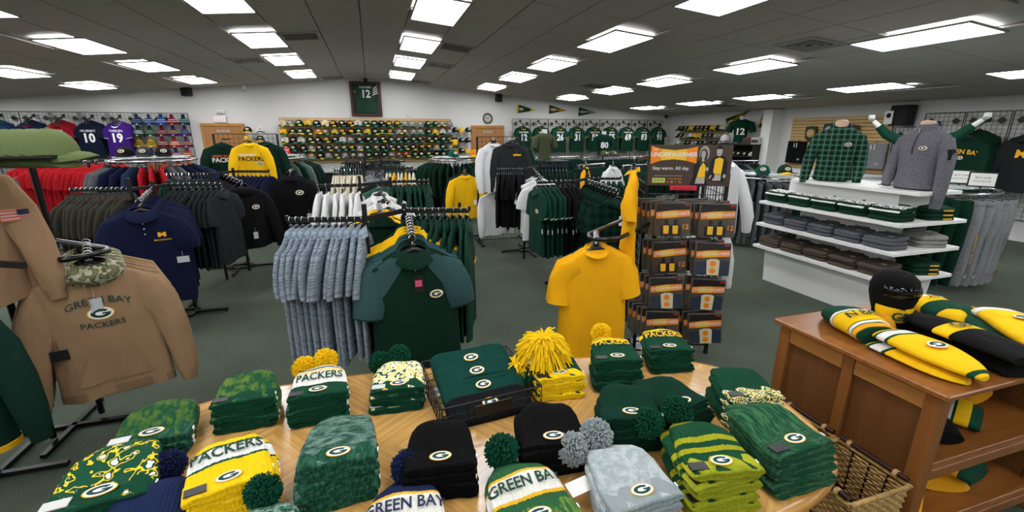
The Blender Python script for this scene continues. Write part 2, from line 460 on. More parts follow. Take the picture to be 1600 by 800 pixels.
def garment(kind, mats, loc, rz, label, group=None, cat=None, scale=1.0, thick=1.0, lod=0, v=None, extras=(), hanger=True, tilt=0.0, cuff=None):
    """mats = (body, sleeve, collar)"""
    hanger_meshes()
    if v is None: v = random.randrange(NV)
    P = kind_parts(kind, v)
    cat = cat or kind.replace('_', ' ').replace('long sleeve shirt', 'shirt')
    if not isinstance(mats, (tuple, list)): mats = (mats, mats, mats)
    sc3 = (scale, scale * thick, scale)
    if lod:
        o = obj(kind, P['whole'], mats[0], None, loc, (0, tilt, rz), sc3); tag(o, label, cat, group)
        if hanger: obj('hanger', _parts['hl'], [HANGM, CHROME], o)
        if mats[2] is not mats[0]: obj('collar', P['collar'], mats[2], o)
    else:
        o = thing(kind, label, cat, loc, rz, group, sc3, (0, tilt, rz))
        obj('body', P['body'], mats[0], o)
        for i in (0, 1):
            s_ = obj('sleeve', P['sleeves'][i], mats[1], o)
            if KIND[kind]['sl'] == 'l' or cuff: obj('cuff', P['cuffs'][i], cuff or mats[1], s_)
        obj('collar', P['collar'], mats[2], o)
        if hanger:
            h = obj('hanger', _parts['h'][0], HANGM, o); obj('hook', _parts['h'][1], CHROME, h)
    for e in extras:
        m = decal_mesh(kind, v, e)
        mt = LOGO_MATS if e[0] == 'logo' else [M_WHITE] if e[0] == 'placket' else [EX[e[5]]]
        if e[0] == 'placket': mt = [mats[0], M_WHITE]
        obj(NAMES[e[0]], m, mt, o)
    return o
EX = dict(white=M_WHITE, green=M_GREENP, gold=M_GOLDP, black=M_BLKP, yel=M_YELTAG, red=plain('b3202a', .8, name='red_print'), silver=plain('b9bcc0', .6, name='silver_print'), pink=plain('c9506e', .6, name='pink_print'), orange=plain('d3641f', .7, name='orange_print'))
def face_rz(d):                                       # rotation that turns the front (-y) towards direction d
    return math.atan2(d[1], d[0]) + PI / 2
def hang_row(kind, mats, A, B, n, label, group, face=1, scale=1.0, thick=1.0, lod=0, extras=(), jit=.05, cat=None, first=None, cuff=None, skip_first=False):
    """n garments along the rail A-B; the first is the outermost one, at A, facing away from B.
       mats: one material set or a list of sets; first = dict(label=..., extras=..., mats=...) for the outermost"""
    A, B = Vector(A), Vector(B); d = (A - B); d.z = 0; d.normalize()
    rz0 = face_rz(d * face)
    gap = (A - B).length / max(1, n - 1); th = thick or min(1.0, gap / .075)
    out = []
    for i in range(n):
        p = A.lerp(B, i / max(1, n - 1)); ms = mats[i % len(mats)] if isinstance(mats, list) else mats
        ex = extras; lb = label; kd = kind; c = cuff; sc_ = scale
        if n > 1 and lod == 0 and n <= 22: lb = f'{label}, {ORD[i]} from outer end'
        if i == 0 and first:
            ex = first.get('extras', ex); lb = first.get('label', lb); ms = first.get('mats', ms); c = first.get('cuff', c); kd = first.get('kind', kd)
        q = Vector(p) + d * random.uniform(-.1, .1) * gap
        out.append(garment(kd, ms, q, rz0 + random.gauss(0, jit), lb, group, cat, sc_ * random.uniform(.97, 1.03), th if i or not first else first.get('thick', 1.0), first.get('lod', lod) if (i == 0 and first) else lod, None, ex, cuff=c))
    return out
# ---------------------------------------------------------------- rails and racks
def bar(b, p, q, w=.012, h=.03, mi=0):
    p, q = Vector(p), Vector(q); d = q - p; L = d.length; d.normalize(); a = d.cross(Vector((0, 0, 1))).normalized(); u = a.cross(d)
    vs = [o + a * sx * w / 2 + u * sz * h / 2 for o in (p, q) for sx, sz in ((-1, -1), (1, -1), (1, 1), (-1, 1))]
    b.add(vs, [(0, 1, 2, 3), (7, 6, 5, 4), (0, 4, 5, 1), (1, 5, 6, 2), (2, 6, 7, 3), (3, 7, 4, 0)], mi)
def four_way(label, c, arms, posts, group='black four-arm clothing racks', foot=.42):
    """arms: list of (start, end); posts: list of (x, y, top)"""
    t = thing('clothing_rack', label, 'clothing rack', (c[0], c[1], 0), 0, group)
    o = Vector((c[0], c[1], 0))
    for a in (0, 1, 2, 3):
        ang = a * PI / 2; d = Vector((math.cos(ang), math.sin(ang), 0)); b = MB()
        bar(b, d * .10 + Vector((0, 0, .03)), d * foot + Vector((0, 0, .03)), .025, .025); b.lathe([(.014, 0), (.014, .012), (.006, .014), (.006, .02)], 8, 0, tuple(d * (foot - .02)))
        obj('base_foot', b, BLACK, t)
    b = MB(); bar(b, (-.12, -.1, .03), (.12, -.1, .03), .025, .025); bar(b, (-.12, .1, .03), (.12, .1, .03), .025, .025); bar(b, (-.12, -.11, .03), (-.12, .11, .03), .025, .025); bar(b, (.12, -.11, .03), (.12, .11, .03), .025, .025)
    obj('base_frame', b, BLACK, t)
    for (x, y, top) in posts:
        b = MB(); b.box((x - c[0], y - c[1], top / 2 + .01), (.028, .028, top)); obj('post', b, BLACK, t)
    for (p, q) in arms:
        b = MB(); pp, qq = Vector(p) - o, Vector(q) - o; pp.z -= .016; qq.z -= .016
        bar(b, pp, qq); d = (qq - pp).normalized(); e = qq; b.box((e.x, e.y, e.z + .012), (.016, .016, .03)); obj('arm', b, BLACK, t)
    return t
# ================================================================ THE ROOM
D, XR, XL, YN = 14.56, 10.65, -10.65, -6.0
RIDGE, SL = 3.38, .09
def cz(x): return RIDGE - SL * abs(x)
def wall_paint():
    m, nt, b = _base('painted_wall', .75, 0, .25)
    f = _noise(nt, _coord(nt), 1.1, 3.0)
    nt.links.new(_ramp(nt, f, [(.3, 'd6d5d2'), (.7, 'dddcd8')]), b.inputs['Base Color'])
    _bump(nt, b, _noise(nt, _coord(nt), 180, 2.0), .15, .002); return m
WALL = wall_paint()
def carpet():
    m, nt, b = _base('green_grey_carpet', 1.0, 0, .05)
    f = _noise(nt, _coord(nt), 240, 3.0, .8); g = _noise(nt, _coord(nt), 1.6, 3.0)
    n = nt.nodes.new('ShaderNodeMix'); n.data_type = 'RGBA'; n.blend_type = 'MULTIPLY'; n.inputs[0].default_value = .5
    nt.links.new(_ramp(nt, f, [(.3, '2a3027'), (.52, '535c50'), (.75, '949a8a')]), n.inputs[6])
    nt.links.new(_ramp(nt, g, [(.3, 'c8c8c8'), (.7, 'ffffff')]), n.inputs[7]); nt.links.new(n.outputs[2], b.inputs['Base Color'])
    _bump(nt, b, f, .7, .006); return m
def tile_mat():
    m, nt, b = _base('mineral_fibre_tile', .95, 0, .1)
    f = _noise(nt, _coord(nt), 90, 3.0, .7)
    nt.links.new(_ramp(nt, f, [(.35, 'b3afa8'), (.6, 'bfbbb4')]), b.inputs['Base Color']); _bump(nt, b, f, .3, .003); return m
TILE = tile_mat(); TBAR = plain('a5a29c', .6, name='ceiling_grid_metal')
b = MB(); b.box(((XL + XR) / 2, (YN + D) / 2, -.05), (XR - XL + .4, D - YN + .4, .1)); struct('floor', b, carpet())
b = MB(); b.prism([(XL, 0), (XR, 0), (XR, cz(XR) + .06), (0, RIDGE + .06), (XL, cz(XL) + .06)], D, D + .15); struct('wall_back', b, WALL)
b = MB(); b.prism([(XL, 0), (XR, 0), (XR, cz(XR) + .06), (0, RIDGE + .06), (XL, cz(XL) + .06)], YN - .15, YN); struct('wall_front', b, WALL)
b = MB(); b.box((XL - .075, (YN + D) / 2, 1.25), (.15, D - YN, 2.5)); struct('wall_left', b, WALL)
b = MB(); b.box((XR + .075, (YN + D) / 2, 1.25), (.15, D - YN, 2.5)); struct('wall_right', b, WALL)
# pier on the right wall
b = MB(); b.box((XR - .2, 9.85, cz(XR - .2) / 2), (.4, .3, cz(XR) - .002)); struct('wall_pier', b, plain('e2e2df', .6, name='pier_paint'))
# ceiling: a slab with suspended tiles below it
b = MB()
b.prism([(XL, cz(XL) + .035), (0, RIDGE + .035), (XR, cz(XR) + .035), (XR, cz(XR) + .12), (0, RIDGE + .12), (XL, cz(XL) + .12)], YN, D)
ceil = struct('ceiling', b, TBAR)
PX, PY = .612, 1.175
LX = [-8.43, -5.98, -3.86, -1.52, .94, 3.41, 5.95, 8.58]
LY = [-3.25, -.9, 1.45, 3.80, 6.15, 8.50, 10.62, 13.02]
tile_me = MB().bbox((0, 0, .012), (PX - .014, PY - .014, .022), .004).mesh('ceiling_tile')
light_cells = {}
rows = [D - .02 - PY * (k + .5) for k in range(10)]
def slope_rot(x): return (0, math.atan(SL) * (1 if x > 0 else -1), 0)
ncol = int(XR / PX)
LXs = [PX * (math.floor(abs(x) / PX) + .5) * (1 if x > 0 else -1) for x in LX]
lights = [(x, y) for x in LX for y in LY]
def covered(x, y):
    return any(abs(x - a) < .45 and abs(y - c) < .5 for a, c in lights)
nt_ = 0
for k in range(-ncol, ncol):
    x = (k + .5) * PX
    for y in rows:
        if y < 2.6 or x < -9.2 or nt_ >= 299: continue
        if any(abs(x - a) < .31 and abs(y - c) < .585 for a, c in lights): continue
        obj('ceiling_tile', tile_me, TILE, ceil, (x, y, cz(x) - .0), slope_rot(x)); nt_ += 1
# the tiles that the photograph does not show one by one: plain field behind and left
b = MB()
for s in (-1, 1):
    b.add([(0, YN, RIDGE + .0), (s * XR, YN, cz(XR) + .0), (s * XR, 2.2, cz(XR) + .0), (0, 2.2, RIDGE + .0)], [(0, 1, 2, 3)])
o = obj('ceiling_field', b, TILE, ceil)
diff_m = emit('fbfcff', LIGHT, 'lit_diffuser')
fr = MB()
for sx in (-1, 1): fr.box((sx * .295, 0, -.006), (.02, 1.20, .02))
for sy in (-1, 1): fr.box((0, sy * .592, -.006), (.57, .02, .02))
fr = fr.mesh('frame'); di = MB().box((0, 0, -.004), (.572, 1.165, .012)).mesh('diffuser')
colname = ['far left', 'left', 'second left', 'left of ridge', 'right of ridge', 'second right', 'third right', 'far right']
rowname = ['', '', 'behind camera', 'nearest', 'second', 'third', 'fourth', 'back-wall']
for i, x in enumerate(LX):
    for j, y in enumerate(LY):
        if j < 2: lab = 'rectangular fluorescent ceiling panel out of the picture behind the viewer'
        else: lab = f'lit rectangular ceiling light panel, {rowname[j]} row, column {colname[i]}'
        t = thing('ceiling_light', lab, 'ceiling light', (x, y, cz(x)), 0, 'fluorescent ceiling panels', rot=slope_rot(x))
        obj('frame', fr, plain('9b9c9c', .5, name='light_frame'), t); obj('diffuser', di, diff_m, t)
# vents
def vent(px, py, label, diffuser=False):
    d = ray(px, py)
    for s in (1, -1):
        t = (RIDGE - H) / (d[2] + SL * s * d[0]); P = Vector((d[0] * t, d[1] * t, 0))
        if s * P.x >= 0: break
    P.z = cz(P.x) - .004
    o = thing('ceiling_vent', label, 'vent', P, 0, 'ceiling air vents', rot=slope_rot(P.x))
    b = MB(); b.box((0, 0, .002), (.52, .5, .008)); obj('backing', b, plain('2c2b29', .8, name='vent_dark'), o)
    b = MB()
    for sx in (-1, 1): b.box((sx * .27, 0, -.006), (.04, .58, .016)); b.box((0, sx * .27, -.006), (.52, .04, .016))
    obj('frame', b, TBAR, o)
    if diffuser:
        for q in (.21, .14, .07):
            b = MB()
            for sx in (-1, 1): b.box((sx * q, 0, -.012 + q * .03), (.03, 2 * q + .03, .006)); b.box((0, sx * q, -.012 + q * .03), (2 * q, .03, .006))
            obj('louvre', b, TBAR, o)
    else:
        sl = MB().box((0, 0, 0), (.5, .028, .004), 0).mesh('slat')
        for q in range(9): obj('slat', sl, TBAR, o, (0, -.21 + q * .052, -.008), (.5, 0, 0))
vent(470, 56, 'slatted return vent beside the ceiling light left of the ridge')
vent(713, 74, 'slatted return vent beside the ceiling light right of the ridge')
vent(1265, 69, 'square stepped air diffuser in front of the nearest right ceiling lights', True)
vent(387, 94, 'small air diffuser left of the third ceiling light', True)
vent(688, 102, 'small air diffuser right of the ridge, further back', True)
vent(930, 134, 'small dark vent above the wall of green jerseys')
vent(1130, 164, 'flat dark vent near the back right ceiling corner')
vent(520, 121, 'flat return vent close to the back wall left of the ridge')
vent(657, 128, 'flat return vent close to the back wall right of the ridge')
# doors on the back wall
def door(n, x0, x1, top, label):
    W = x1 - x0; c = (x0 + x1) / 2
    o = bpy.data.objects.new(f'door_{n}', None); col.objects.link(o); o.location = (c, D, 0); o['kind'] = 'structure'; o['label'] = label
    tr = wood('a8702f', 'b98040', (14, 14, 3), .4, 'oak_trim'); lf = wood('9c6a35', 'ad7a42', (16, 16, 2.5), .4, 'oak_veneer')
    b = MB(); b.box((0, -.02, (top - .07) / 2), (W - .16, .04, top - .07)); obj('door_leaf', b, lf, o)
    for s in (-1, 1):
        b = MB(); b.bbox((s * (W / 2 - .04), -.03, top / 2), (.08, .06, top), .006); obj('door_jamb', b, tr, o)
    b = MB(); b.bbox((0, -.031, top - .04), (W, .064, .08), .006); obj('door_head', b, tr, o)
    b = MB(); b.box((-.0, -.045, top - .2), (.3, .01, .05)); sg = obj('door_sign', b, plain('b9bcc4', .4, .6, name='sign_plate'), o)
    b = MB(); b.box((0, 0, 0), (.012, .01, .012)); 
    b = MB(); text_mb(b, 'EMPLOYEES', .04, 0, top - .2, None, .052, bold=.01); obj('lettering', b, M_BLKP, sg)
    b = MB(); b.tube([(W / 2 - .16, -.04, 1), (W / 2 - .16, -.09, 1), (W / 2 - .27, -.095, 1)], .011, 6); obj('door_handle', b, CHROME, o)
    return o
door(1, atY(313, 193, D).x, atY(381, 193, D).x, 2.08, 'oak door under the exit sign')
door(2, atY(736, 197, D).x, atY(787, 197, D).x, 2.06, 'oak door between the hat wall and the jersey grid')
# exit sign
p = atY(344, 186, D - .05)
t = thing('exit_sign', 'white exit sign with red letters above the oak door', 'exit sign', p)
b = MB(); b.bbox((0, 0, 0), (.30, .06, .19), .008); obj('housing', b, WHITEP, t)
b = MB(); text_mb(b, 'EXIT', .15, 0, 0, None, .034, bold=.006); obj('lettering', b, emit('ff2a22', .35, 'lit_red_letters'), t)
p = atY(344, 175, D - .05); t = thing('emergency_lamp', 'small white emergency lamp box above the exit sign', 'lamp', p)
b = MB(); b.bbox((0, 0, 0), (.2, .07, .09), .01); obj('housing', b, WHITEP, t); b = MB(); b.box((0, -.037, -.01), (.16, .004, .04)); obj('lens', b, plain('b8b8b4', .3, name='lamp_lens'), t)
# speakers
def speaker(p, rz, s, label):
    t = thing('wall_speaker', label, 'speaker', p, rz, 'black wall speakers')
    b = MB(); b.bbox((0, 0, 0), (s * .8, s * .7, s), .012); obj('cabinet', b, plain('151516', .5, name='speaker_black'), t)
    b = MB(); b.bbox((0, -s * .36, 0), (s * .72, .012, s * .92), .004); obj('grille', b, plain('1e1e20', .8, name='speaker_grille'), t)
    b = MB(); b.box((0, s * .4, 0), (.04, .12, .04)); obj('bracket', b, BLACK, t)
speaker(atY(291, 142, D - .16), -.2, .26, 'black speaker high on the back wall above the exit door')
speaker(atY(779, 153, D - .16), .1, .24, 'black speaker high on the back wall above the clock')
# cameras
def seccam(p, label, dome, dark):
    t = thing('security_camera', label, 'security camera', p, 0, 'security cameras')
    m = plain('1b1b1c', .4, name='camera_dark') if dark else plain('e6e6e6', .4, name='camera_white')
    b = MB(); b.lathe([(.05, .05), (.06, .04), (.06, 0), (.045, -.04), (.02, -.065)] if dome else [(.045, .06), (.045, -.05), (.03, -.06)], 12); obj('camera_body', b, m, t)
    b = MB(); b.lathe([(.02, -.06), (.018, -.075), (.006, -.08)], 8); obj('lens', b, plain('050505', .1, name='lens_black'), t)
for (px, py, L, dm, dk) in ((491, 122, 'white dome camera left of the ridge by the back wall', True, False), (622, 125, 'white dome camera right of the ridge by the back wall', True, False), (571, 126, 'dark camera at the ridge over the framed jersey', True, True), (381, 137, 'small grey camera on the back wall between exit sign and ridge', False, False), (1041, 182, 'tiny dark camera in the back right corner', True, True)):
    seccam(atY(px, py, D - .12), L, dm, dk)
for (px, L) in ((484, 'thermostat box above hat wall, left one'), (637, 'thermostat box above hat wall, right of framed jersey')):
    p = atY(px, 176 if px < 500 else 179, D - .015); t = thing('thermostat', L, 'thermostat', p); b = MB(); b.bbox((0, 0, 0), (.07, .03, .11), .006); obj('cover', b, WHITEP, t); b = MB(); b.box((0, -.016, .01), (.04, .002, .03)); obj('display', b, plain('bfc4bd', .3, name='grey_display'), t)
# round wall plaque / clock
p = atY(762, 185, D - .03); t = thing('wall_clock', 'round dark wall clock over the door by the jersey grid', 'clock', p)
b = MB(); b.tube([(.15 * math.cos(a), 0, .15 * math.sin(a)) for a in [k * PI / 12 for k in range(25)]], .018, 6); obj('rim', b, plain('2c2c2a', .4, name='clock_rim'), t)
b = MB(); b.add([(0, 0, 0)] + [(.15 * math.cos(k * PI / 12), 0, .15 * math.sin(k * PI / 12)) for k in range(24)], [(0, 1 + (k + 1) % 24, 1 + k) for k in range(24)]); dial = obj('dial', b, plain('b9b5a6', .5, name='clock_dial'), t)
b = MB()
for k in range(12): b.box((.12 * math.sin(k * PI / 6), -.004, .12 * math.cos(k * PI / 6)), (.025, .004, .035), 0, 0, k * PI / 6)
obj('numeral', b, M_BLKP, dial)
obj('logo', logo_mb(.12, None, .006), LOGO_MATS, t)
b = MB(); bar(b, (0, -.012, 0), (.05, -.012, .07), .004, .008); bar(b, (0, -.012, 0), (-.09, -.012, .03), .004, .008); obj('hand', b, M_BLKP, t)
# framed jersey
p = atY(572, 155, D - .04); t = thing('framed_jersey', 'dark green jersey number 12 in a brown wooden frame under the ridge', 'framed jersey', p)
FW, FH = .88, .98; fm = wood('3c1a12', '552419', (6, 6, 30), .3, 'dark_cherry')
for s in (-1, 1):
    b = MB(); b.bbox((s * (FW / 2 - .035), 0, 0), (.07, .06, FH), .012); obj('frame_side', b, fm, t)
    b = MB(); b.bbox((0, 0, s * (FH / 2 - .035)), (FW - .14, .06, .07), .012); obj('frame_rail', b, fm, t)
b = MB(); b.box((0, .01, 0), (FW - .13, .01, FH - .13)); obj('backing_board', b, cloth('14301f', .1, name='dark_green_mat'), t)
b = MB(); b.prism([(-.26, -.38), (.26, -.38), (.24, .1), (.36, .22), (.3, .36), (.1, .41), (-.1, .41), (-.3, .36), (-.36, .22), (-.24, .1)], -.004, .003); jj = obj('jersey', b, cloth('0f3d2b', .4), t)
b = MB(); text_mb(b, '12', .30, 0, .14, None, .006, bold=.03, sx=.9); obj('lettering', b, M_WHITE, jj); b = MB(); text_mb(b, 'RODGERS', .075, 0, .33, None, .006, bold=.012)
for k in range(4): b.add([(.19 + .01 * k, -.006, .1 + .062 * k), (.34, -.006, .17 + .062 * k), (.34, -.006, .2 + .062 * k), (.19 + .01 * k, -.006, .13 + .062 * k)], [(0, 1, 2, 3)])
obj('lettering', b, M_WHITE, jj)
b = MB(); b.box((-.31, -.006, .2), (.05, .004, .06)); obj('plaque', b, plain('8a6a30', .3, .8, name='brass'), t)
b = MB(); b.box((0, -.014, 0), (FW - .14, .003, FH - .14)); obj('glass_pane', b, film(.35, 0.0), t)
# pennants
def pennant(p, ang, L, hh, c1, c2, label, rz=0.0, txt=None, tcol=None):
    t = thing('pennant', label, 'pennant', p, group='felt pennants', rot=(0, ang, rz))
    b = MB(); b.prism([(0, -hh / 2), (L, 0), (0, hh / 2)], -.003, .003); obj('felt', b, cloth(c1, .2), t)
    b = MB(); b.prism([(-.02, -hh / 2 - .01), (.03, -hh / 2 + .01), (.03, hh / 2 - .01), (-.02, hh / 2 + .01)], -.005, .005); obj('header_strip', b, cloth(c2, .2), t)
    if c2 != c1:
        b = MB(); b.prism([(L * .68, -hh * .16), (L, 0), (L * .68, hh * .16)], -.005, .004); obj('tip', b, cloth(c2, .2), t)
    if txt: b = MB(); text_mb(b, txt, hh * .36, L * .42, 0, None, .006, bold=.01); obj('lettering', b, tcol, t)
    g = logo_mb(hh * .5, None, .007); g.v = [(x + .12, y, z) for x, y, z in g.v]; obj('logo', g, LOGO_MATS, t)
pennant(atY(809, 170, D - .02), .06, .66, .28, '1c3d25', 'c8ae2c', 'green pennant with yellow tip, leftmost above the jersey grid')
pennant(atY(859, 171, D - .02), .04, .62, .28, '1c3d25', '3a3524', 'narrow green pennant, middle one above the jersey grid', txt='GREEN BAY', tcol=M_GOLDP)
pennant(atY(905, 174.5, D - .02), .03, .66, .28, '2b3b26', '2b3b26', 'dark olive pennant, rightmost of three above the jersey grid', txt='CHAMPIONS', tcol=EX['silver'])
pennant(atX(1136, 194, XR - .02), -.42, .95, .36, '1c3322', '6d5f22', 'dark pennant tilted upward on the right wall above the number 12 torso', PI / 2 + PI, 'PACKERS', M_GOLDP)
pennant(atX(1189, 189, XR - .02), .3, .75, .36, '4c2f1c', '9b8530', 'brown pennant with oval emblem beside the white pier', PI / 2 + PI)
# ================================================================ WALL DISPLAYS
SLAT = wood('c9a468', 'd6b47a', (3, 3, 12), .45, 'maple_slat')
def slatwall(name, label, o, W, z0, z1, rz):
    t = thing(name, label, 'slatwall', o, rz)
    b = MB(); b.box((0, .012, (z0 + z1) / 2), (W, .02, z1 - z0)); obj('backing', b, plain('6d5632', .7, name='slat_groove'), t)
    n = int(round((z1 - z0) / .076)); h = (z1 - z0) / n
    sm = MB().bbox((0, 0, 0), (W, .02, h - .012), .003).mesh('slat')
    for k in range(n): obj('slat', sm, SLAT, t, (0, -.008, z0 + h * (k + .5)))
    return t
hx0, hx1 = atY(435, 185, D - .03).x, atY(705, 188, D - .03).x
slatwall('slatwall', 'long maple slatwall full of caps on the back wall', ((hx0 + hx1) / 2, D - .025, 0), hx1 - hx0, .95, 2.25, 0)
# caps
def cap_meshes():
    b = MB(); R = []
    for j in range(7):
        q = j / 6 * PI / 2; r = .092 * math.cos(q) ** .8 if j < 6 else .006; z = .115 * math.sin(q)
        R.append([(r * math.cos(2 * PI * i / 14), r * 1.12 * math.sin(2 * PI * i / 14), z) for i in range(14)])
    b.rings(R, 0); b.lathe([(.009, .113), (.009, .12), (.004, .122)], 8)
    crown = b.mesh('crown')
    b = MB(); n = 9; top = []; 
    for i in range(n):
        u = -1 + 2 * i / (n - 1); x = .088 * u; y0 = -.1 * math.sqrt(max(0, 1 - (u * .95) ** 2)) + .005; y1 = y0 - .075 * math.sqrt(max(0.02, 1 - u ** 4)); z = .018 - .03 * u * u
        top.append(((x, y0, z), (x * .98, (y0 + y1) / 2, z - .004), (x * .95, y1, z - .018)))
    vs = [p for t3 in top for p in t3] + [(p[0], p[1], p[2] - .005) for t3 in top for p in t3]; m = 3 * n; fs = []
    for i in range(n - 1):
        for j in range(2):
            a = i * 3 + j; fs += [(a, a + 1, a + 4, a + 3), (a + m, a + 3 + m, a + 4 + m, a + 1 + m)]
        fs.append((i * 3 + 2, i * 3 + 2 + m, i * 3 + 5 + m, i * 3 + 5))
    b.add(vs, fs, 0, True); brim = b.mesh('brim')
    lg = logo_mb(.07, lambda x, z: -.1 * max(.05, 1 - (x / .092) ** 2) ** .5 + (z) * .55, .006); lg.v = [(x, y, z + .062) for x, y, z in lg.v]
    tg = MB(); tg.box((.045, -.165, -.004), (.07, .006, .026), 0)
    ft = MB(); text_mb(ft, 'GB', .07, 0, .06, lambda x, z: -.1 * max(.05, 1 - (x / .092) ** 2) ** .5 + (z - .06) * .55, .006, bold=.03)
    return crown, brim, lg.mesh('logo'), tg.mesh('price_sticker'), ft.mesh('front_letters')
CAPM = cap_meshes()
def cap(loc, rz, crown, brim, label, group, logo=1, tagm=None, s=1.0, tilt=0.0, btn=None):
    t = thing('baseball_cap', label, 'cap', loc, rz, group, (s, s, s), (tilt, 0, rz))
    obj('crown', CAPM[0], crown, t); obj('brim', CAPM[1], brim, t)
    if logo == 1: obj('logo', CAPM[2], LOGO_MATS, t)
    elif logo == 2: obj('lettering', CAPM[4], M_GOLDP, t)
    elif logo == 3: obj('lettering', CAPM[4], M_WHITE, t)
    if tagm: obj('price_sticker', CAPM[3], tagm, t)
    return t
CC = dict(g=('dark green', cloth('0e2e22', .1)), k=('black', cloth('141416', .1)), w=('white', cloth('d8d8d4', .1)), y=('yellow', cloth('e5b61a', .1)), s=('grey', cloth('7d8080', .1)), c=('charcoal', cloth('33383a', .1)), o=('orange', cloth('d07a1c', .1)), t=('khaki', cloth('7a6f52', .1)), n=('navy', cloth('15304a', .1)), e=('teal green', cloth('0e4a3c', .1)), m=('olive', cloth('4a5238', .1)), r=('rust', cloth('8e3c22', .1)))
BR = dict(g='g', k='k', w='g', y='k', s='s', c='k', o='o', t='g', n='n', e='e', m='k', r='g')
# crown colours row by row as the wall shows them (upper case: two-tone with a yellow front or brim)
ROWS = ['wsgykwkkkwegkggsssggss', 'yYYgotyckYygYYstssgyws', 'wkwgkckwsckcggckgkckgn', 'kgkskcmmksgmkcggkkksgs', 'gkssksmsmsgkksrrgkgkgg']
RN = ['top', 'second', 'third', 'fourth', 'bottom']
ORD = ['first', 'second', 'third', 'fourth', 'fifth', 'sixth', 'seventh', 'eighth', 'ninth', 'tenth', 'eleventh', 'twelfth', 'thirteenth', 'fourteenth', 'fifteenth', 'sixteenth', 'seventeenth', 'eighteenth', 'nineteenth', 'twentieth', 'twenty-first', 'twenty-second']
peg = MB().tube([(0, .1, .02), (0, -.03, .02)], .006, 5).mesh('peg')
for r, (rowc, py) in enumerate(zip(ROWS, (192, 204.5, 217, 229.5, 241))):
    z = atY(570, py, D - .2).z
    for k, ch in enumerate(rowc):
        x = hx0 + .11 + (hx1 - hx0 - .2) * k / 21
        c = ch.lower(); nm, m = CC[c]; bm = CC['y'][1] if ch.isupper() else CC[BR[c]][1]
        if ch == 'Y': m = CC['g'][1]; nm = 'green and yellow'
        cap((x + random.uniform(-.02, .02), D - .16, z - .075), random.uniform(-.12, .12), m, bm, f'{nm} cap, {ORD[k]} from the left in {RN[r]} row of hat wall', 'caps on the hat wall', random.choice((1, 1, 1, 1, 1, 2)), random.choice((M_YELTAG, M_TEALTAG, M_TEALTAG)), random.uniform(1.22, 1.3), random.uniform(-.06, .1))
p = atY(447, 236, D - .4)
t = thing('sale_sign', 'small red square sale sign at the lower left of hat wall', 'sign', p); b = MB(); b.bbox((0, 0, 0), (.2, .012, .2), .003); obj('card', b, plain('d2232e', .5, name='red_card'), t); b = MB(); text_mb(b, 'SALE', .07, 0, .03, None, .008); obj('lettering', b, M_WHITE, t); b = MB(); text_mb(b, '20', .07, 0, -.05, None, .008); obj('lettering', b, M_WHITE, t)
# -------- wire grid panels
def grid_mesh(W, Hh, px=.076, t=.005):
    b = MB(); n = int(round(W / px)); m = int(round(Hh / px))
    for i in range(n + 1): b.box((-W / 2 + W * i / n, 0, 0), (t if 0 < i < n else .014, t, Hh))
    for j in range(m + 1): b.box((0, .005, -Hh / 2 + Hh * j / m), (W, t, t if 0 < j < m else .012))
    return b.mesh('wire_grid')
GW = .64
grid_me = grid_mesh(GW - .01, 1.83); knob_me = MB().box((0, 0, 0), (.085, .03, .085), 0, 0, PI / 4).mesh('bracket')
def grid_panel(loc, rz, label, group):
    t = thing('wire_grid_panel', label, 'grid panel', loc, rz, group); obj('wire_grid', grid_me, BLACK, t)
    for s in (-1, 1): obj('bracket', knob_me, BLACK, t, (s * .2, -.005, .76))
    return t
def faceout(loc, rz, label, group, L=.38, drop=.16):
    t = thing('faceout_arm', label, 'display arm', loc, rz, group)
    b = MB(); bar(b, (0, 0, 0), (0, -L, -drop), .02, .02); obj('arm', b, BLACK, t); b = MB(); b.box((0, 0, 0), (.05, .03, .08)); obj('arm_bracket', b, BLACK, t)
    b = MB(); b.box((0, -L, -drop + .015), (.02, .012, .03)); obj('end_stop', b, BLACK, t)
    return Vector(loc), L, drop
def jersey_stack(x, y, z, rz, colm, slm, clm, name, num, numc, label, grp, n=3, scale=1.0, stripe=None):
    d = Vector((math.sin(rz), -math.cos(rz), 0))
    faceout((x, y, z), rz, f'slanted black arm of the {label}', 'slanted arms on the wire grid')
    for k in range(n):
        q = Vector((x, y, z)) + d * (.34 - .11 * k) + Vector((0, 0, -.143 + .0463 * k + .010))
        ex = ()
        if k == 0:
            ex = (('text', num, 0, .33, .30, numc, .035, .85, 0.0), ('text', name, 0, .15, .075, 'white', .012, 1.0, 0.0))
            lb = label
        else: lb = f'spare behind the {label}'
        g = garment('jersey', (colm, slm, clm), q, rz, lb, grp, 'jersey', scale, 1.0, 0 if k == 0 else 1, (hash_(num) + k) % NV, ex, cuff=stripe)
GJ = cloth('0a3122', .7, name='green_jersey_mesh'); GJS = cloth('123f2e', .6, name='green_sleeve')
STRIPE = cloth('c9a42a', .3, name='gold_stripe')
gx0, gx1 = atY(800, 182, D - .06).x, atY(1036, 187, D - .06).x
GWr = (gx1 - gx0) / 9
pos9 = ['leftmost', 'second', 'third', 'fourth', 'middle', 'sixth', 'seventh', 'eighth', 'rightmost']
jr = [('RODGERS', '12'), ('ADAMS', '17'), ('SAVAGE', '26'), ('AMOS', '31'), ('MARTINEZ', '50'), ('SMITH', '55'), ('BAKHTIARI', '69'), ('VALDES', '83'), ('SMITH', '91')]
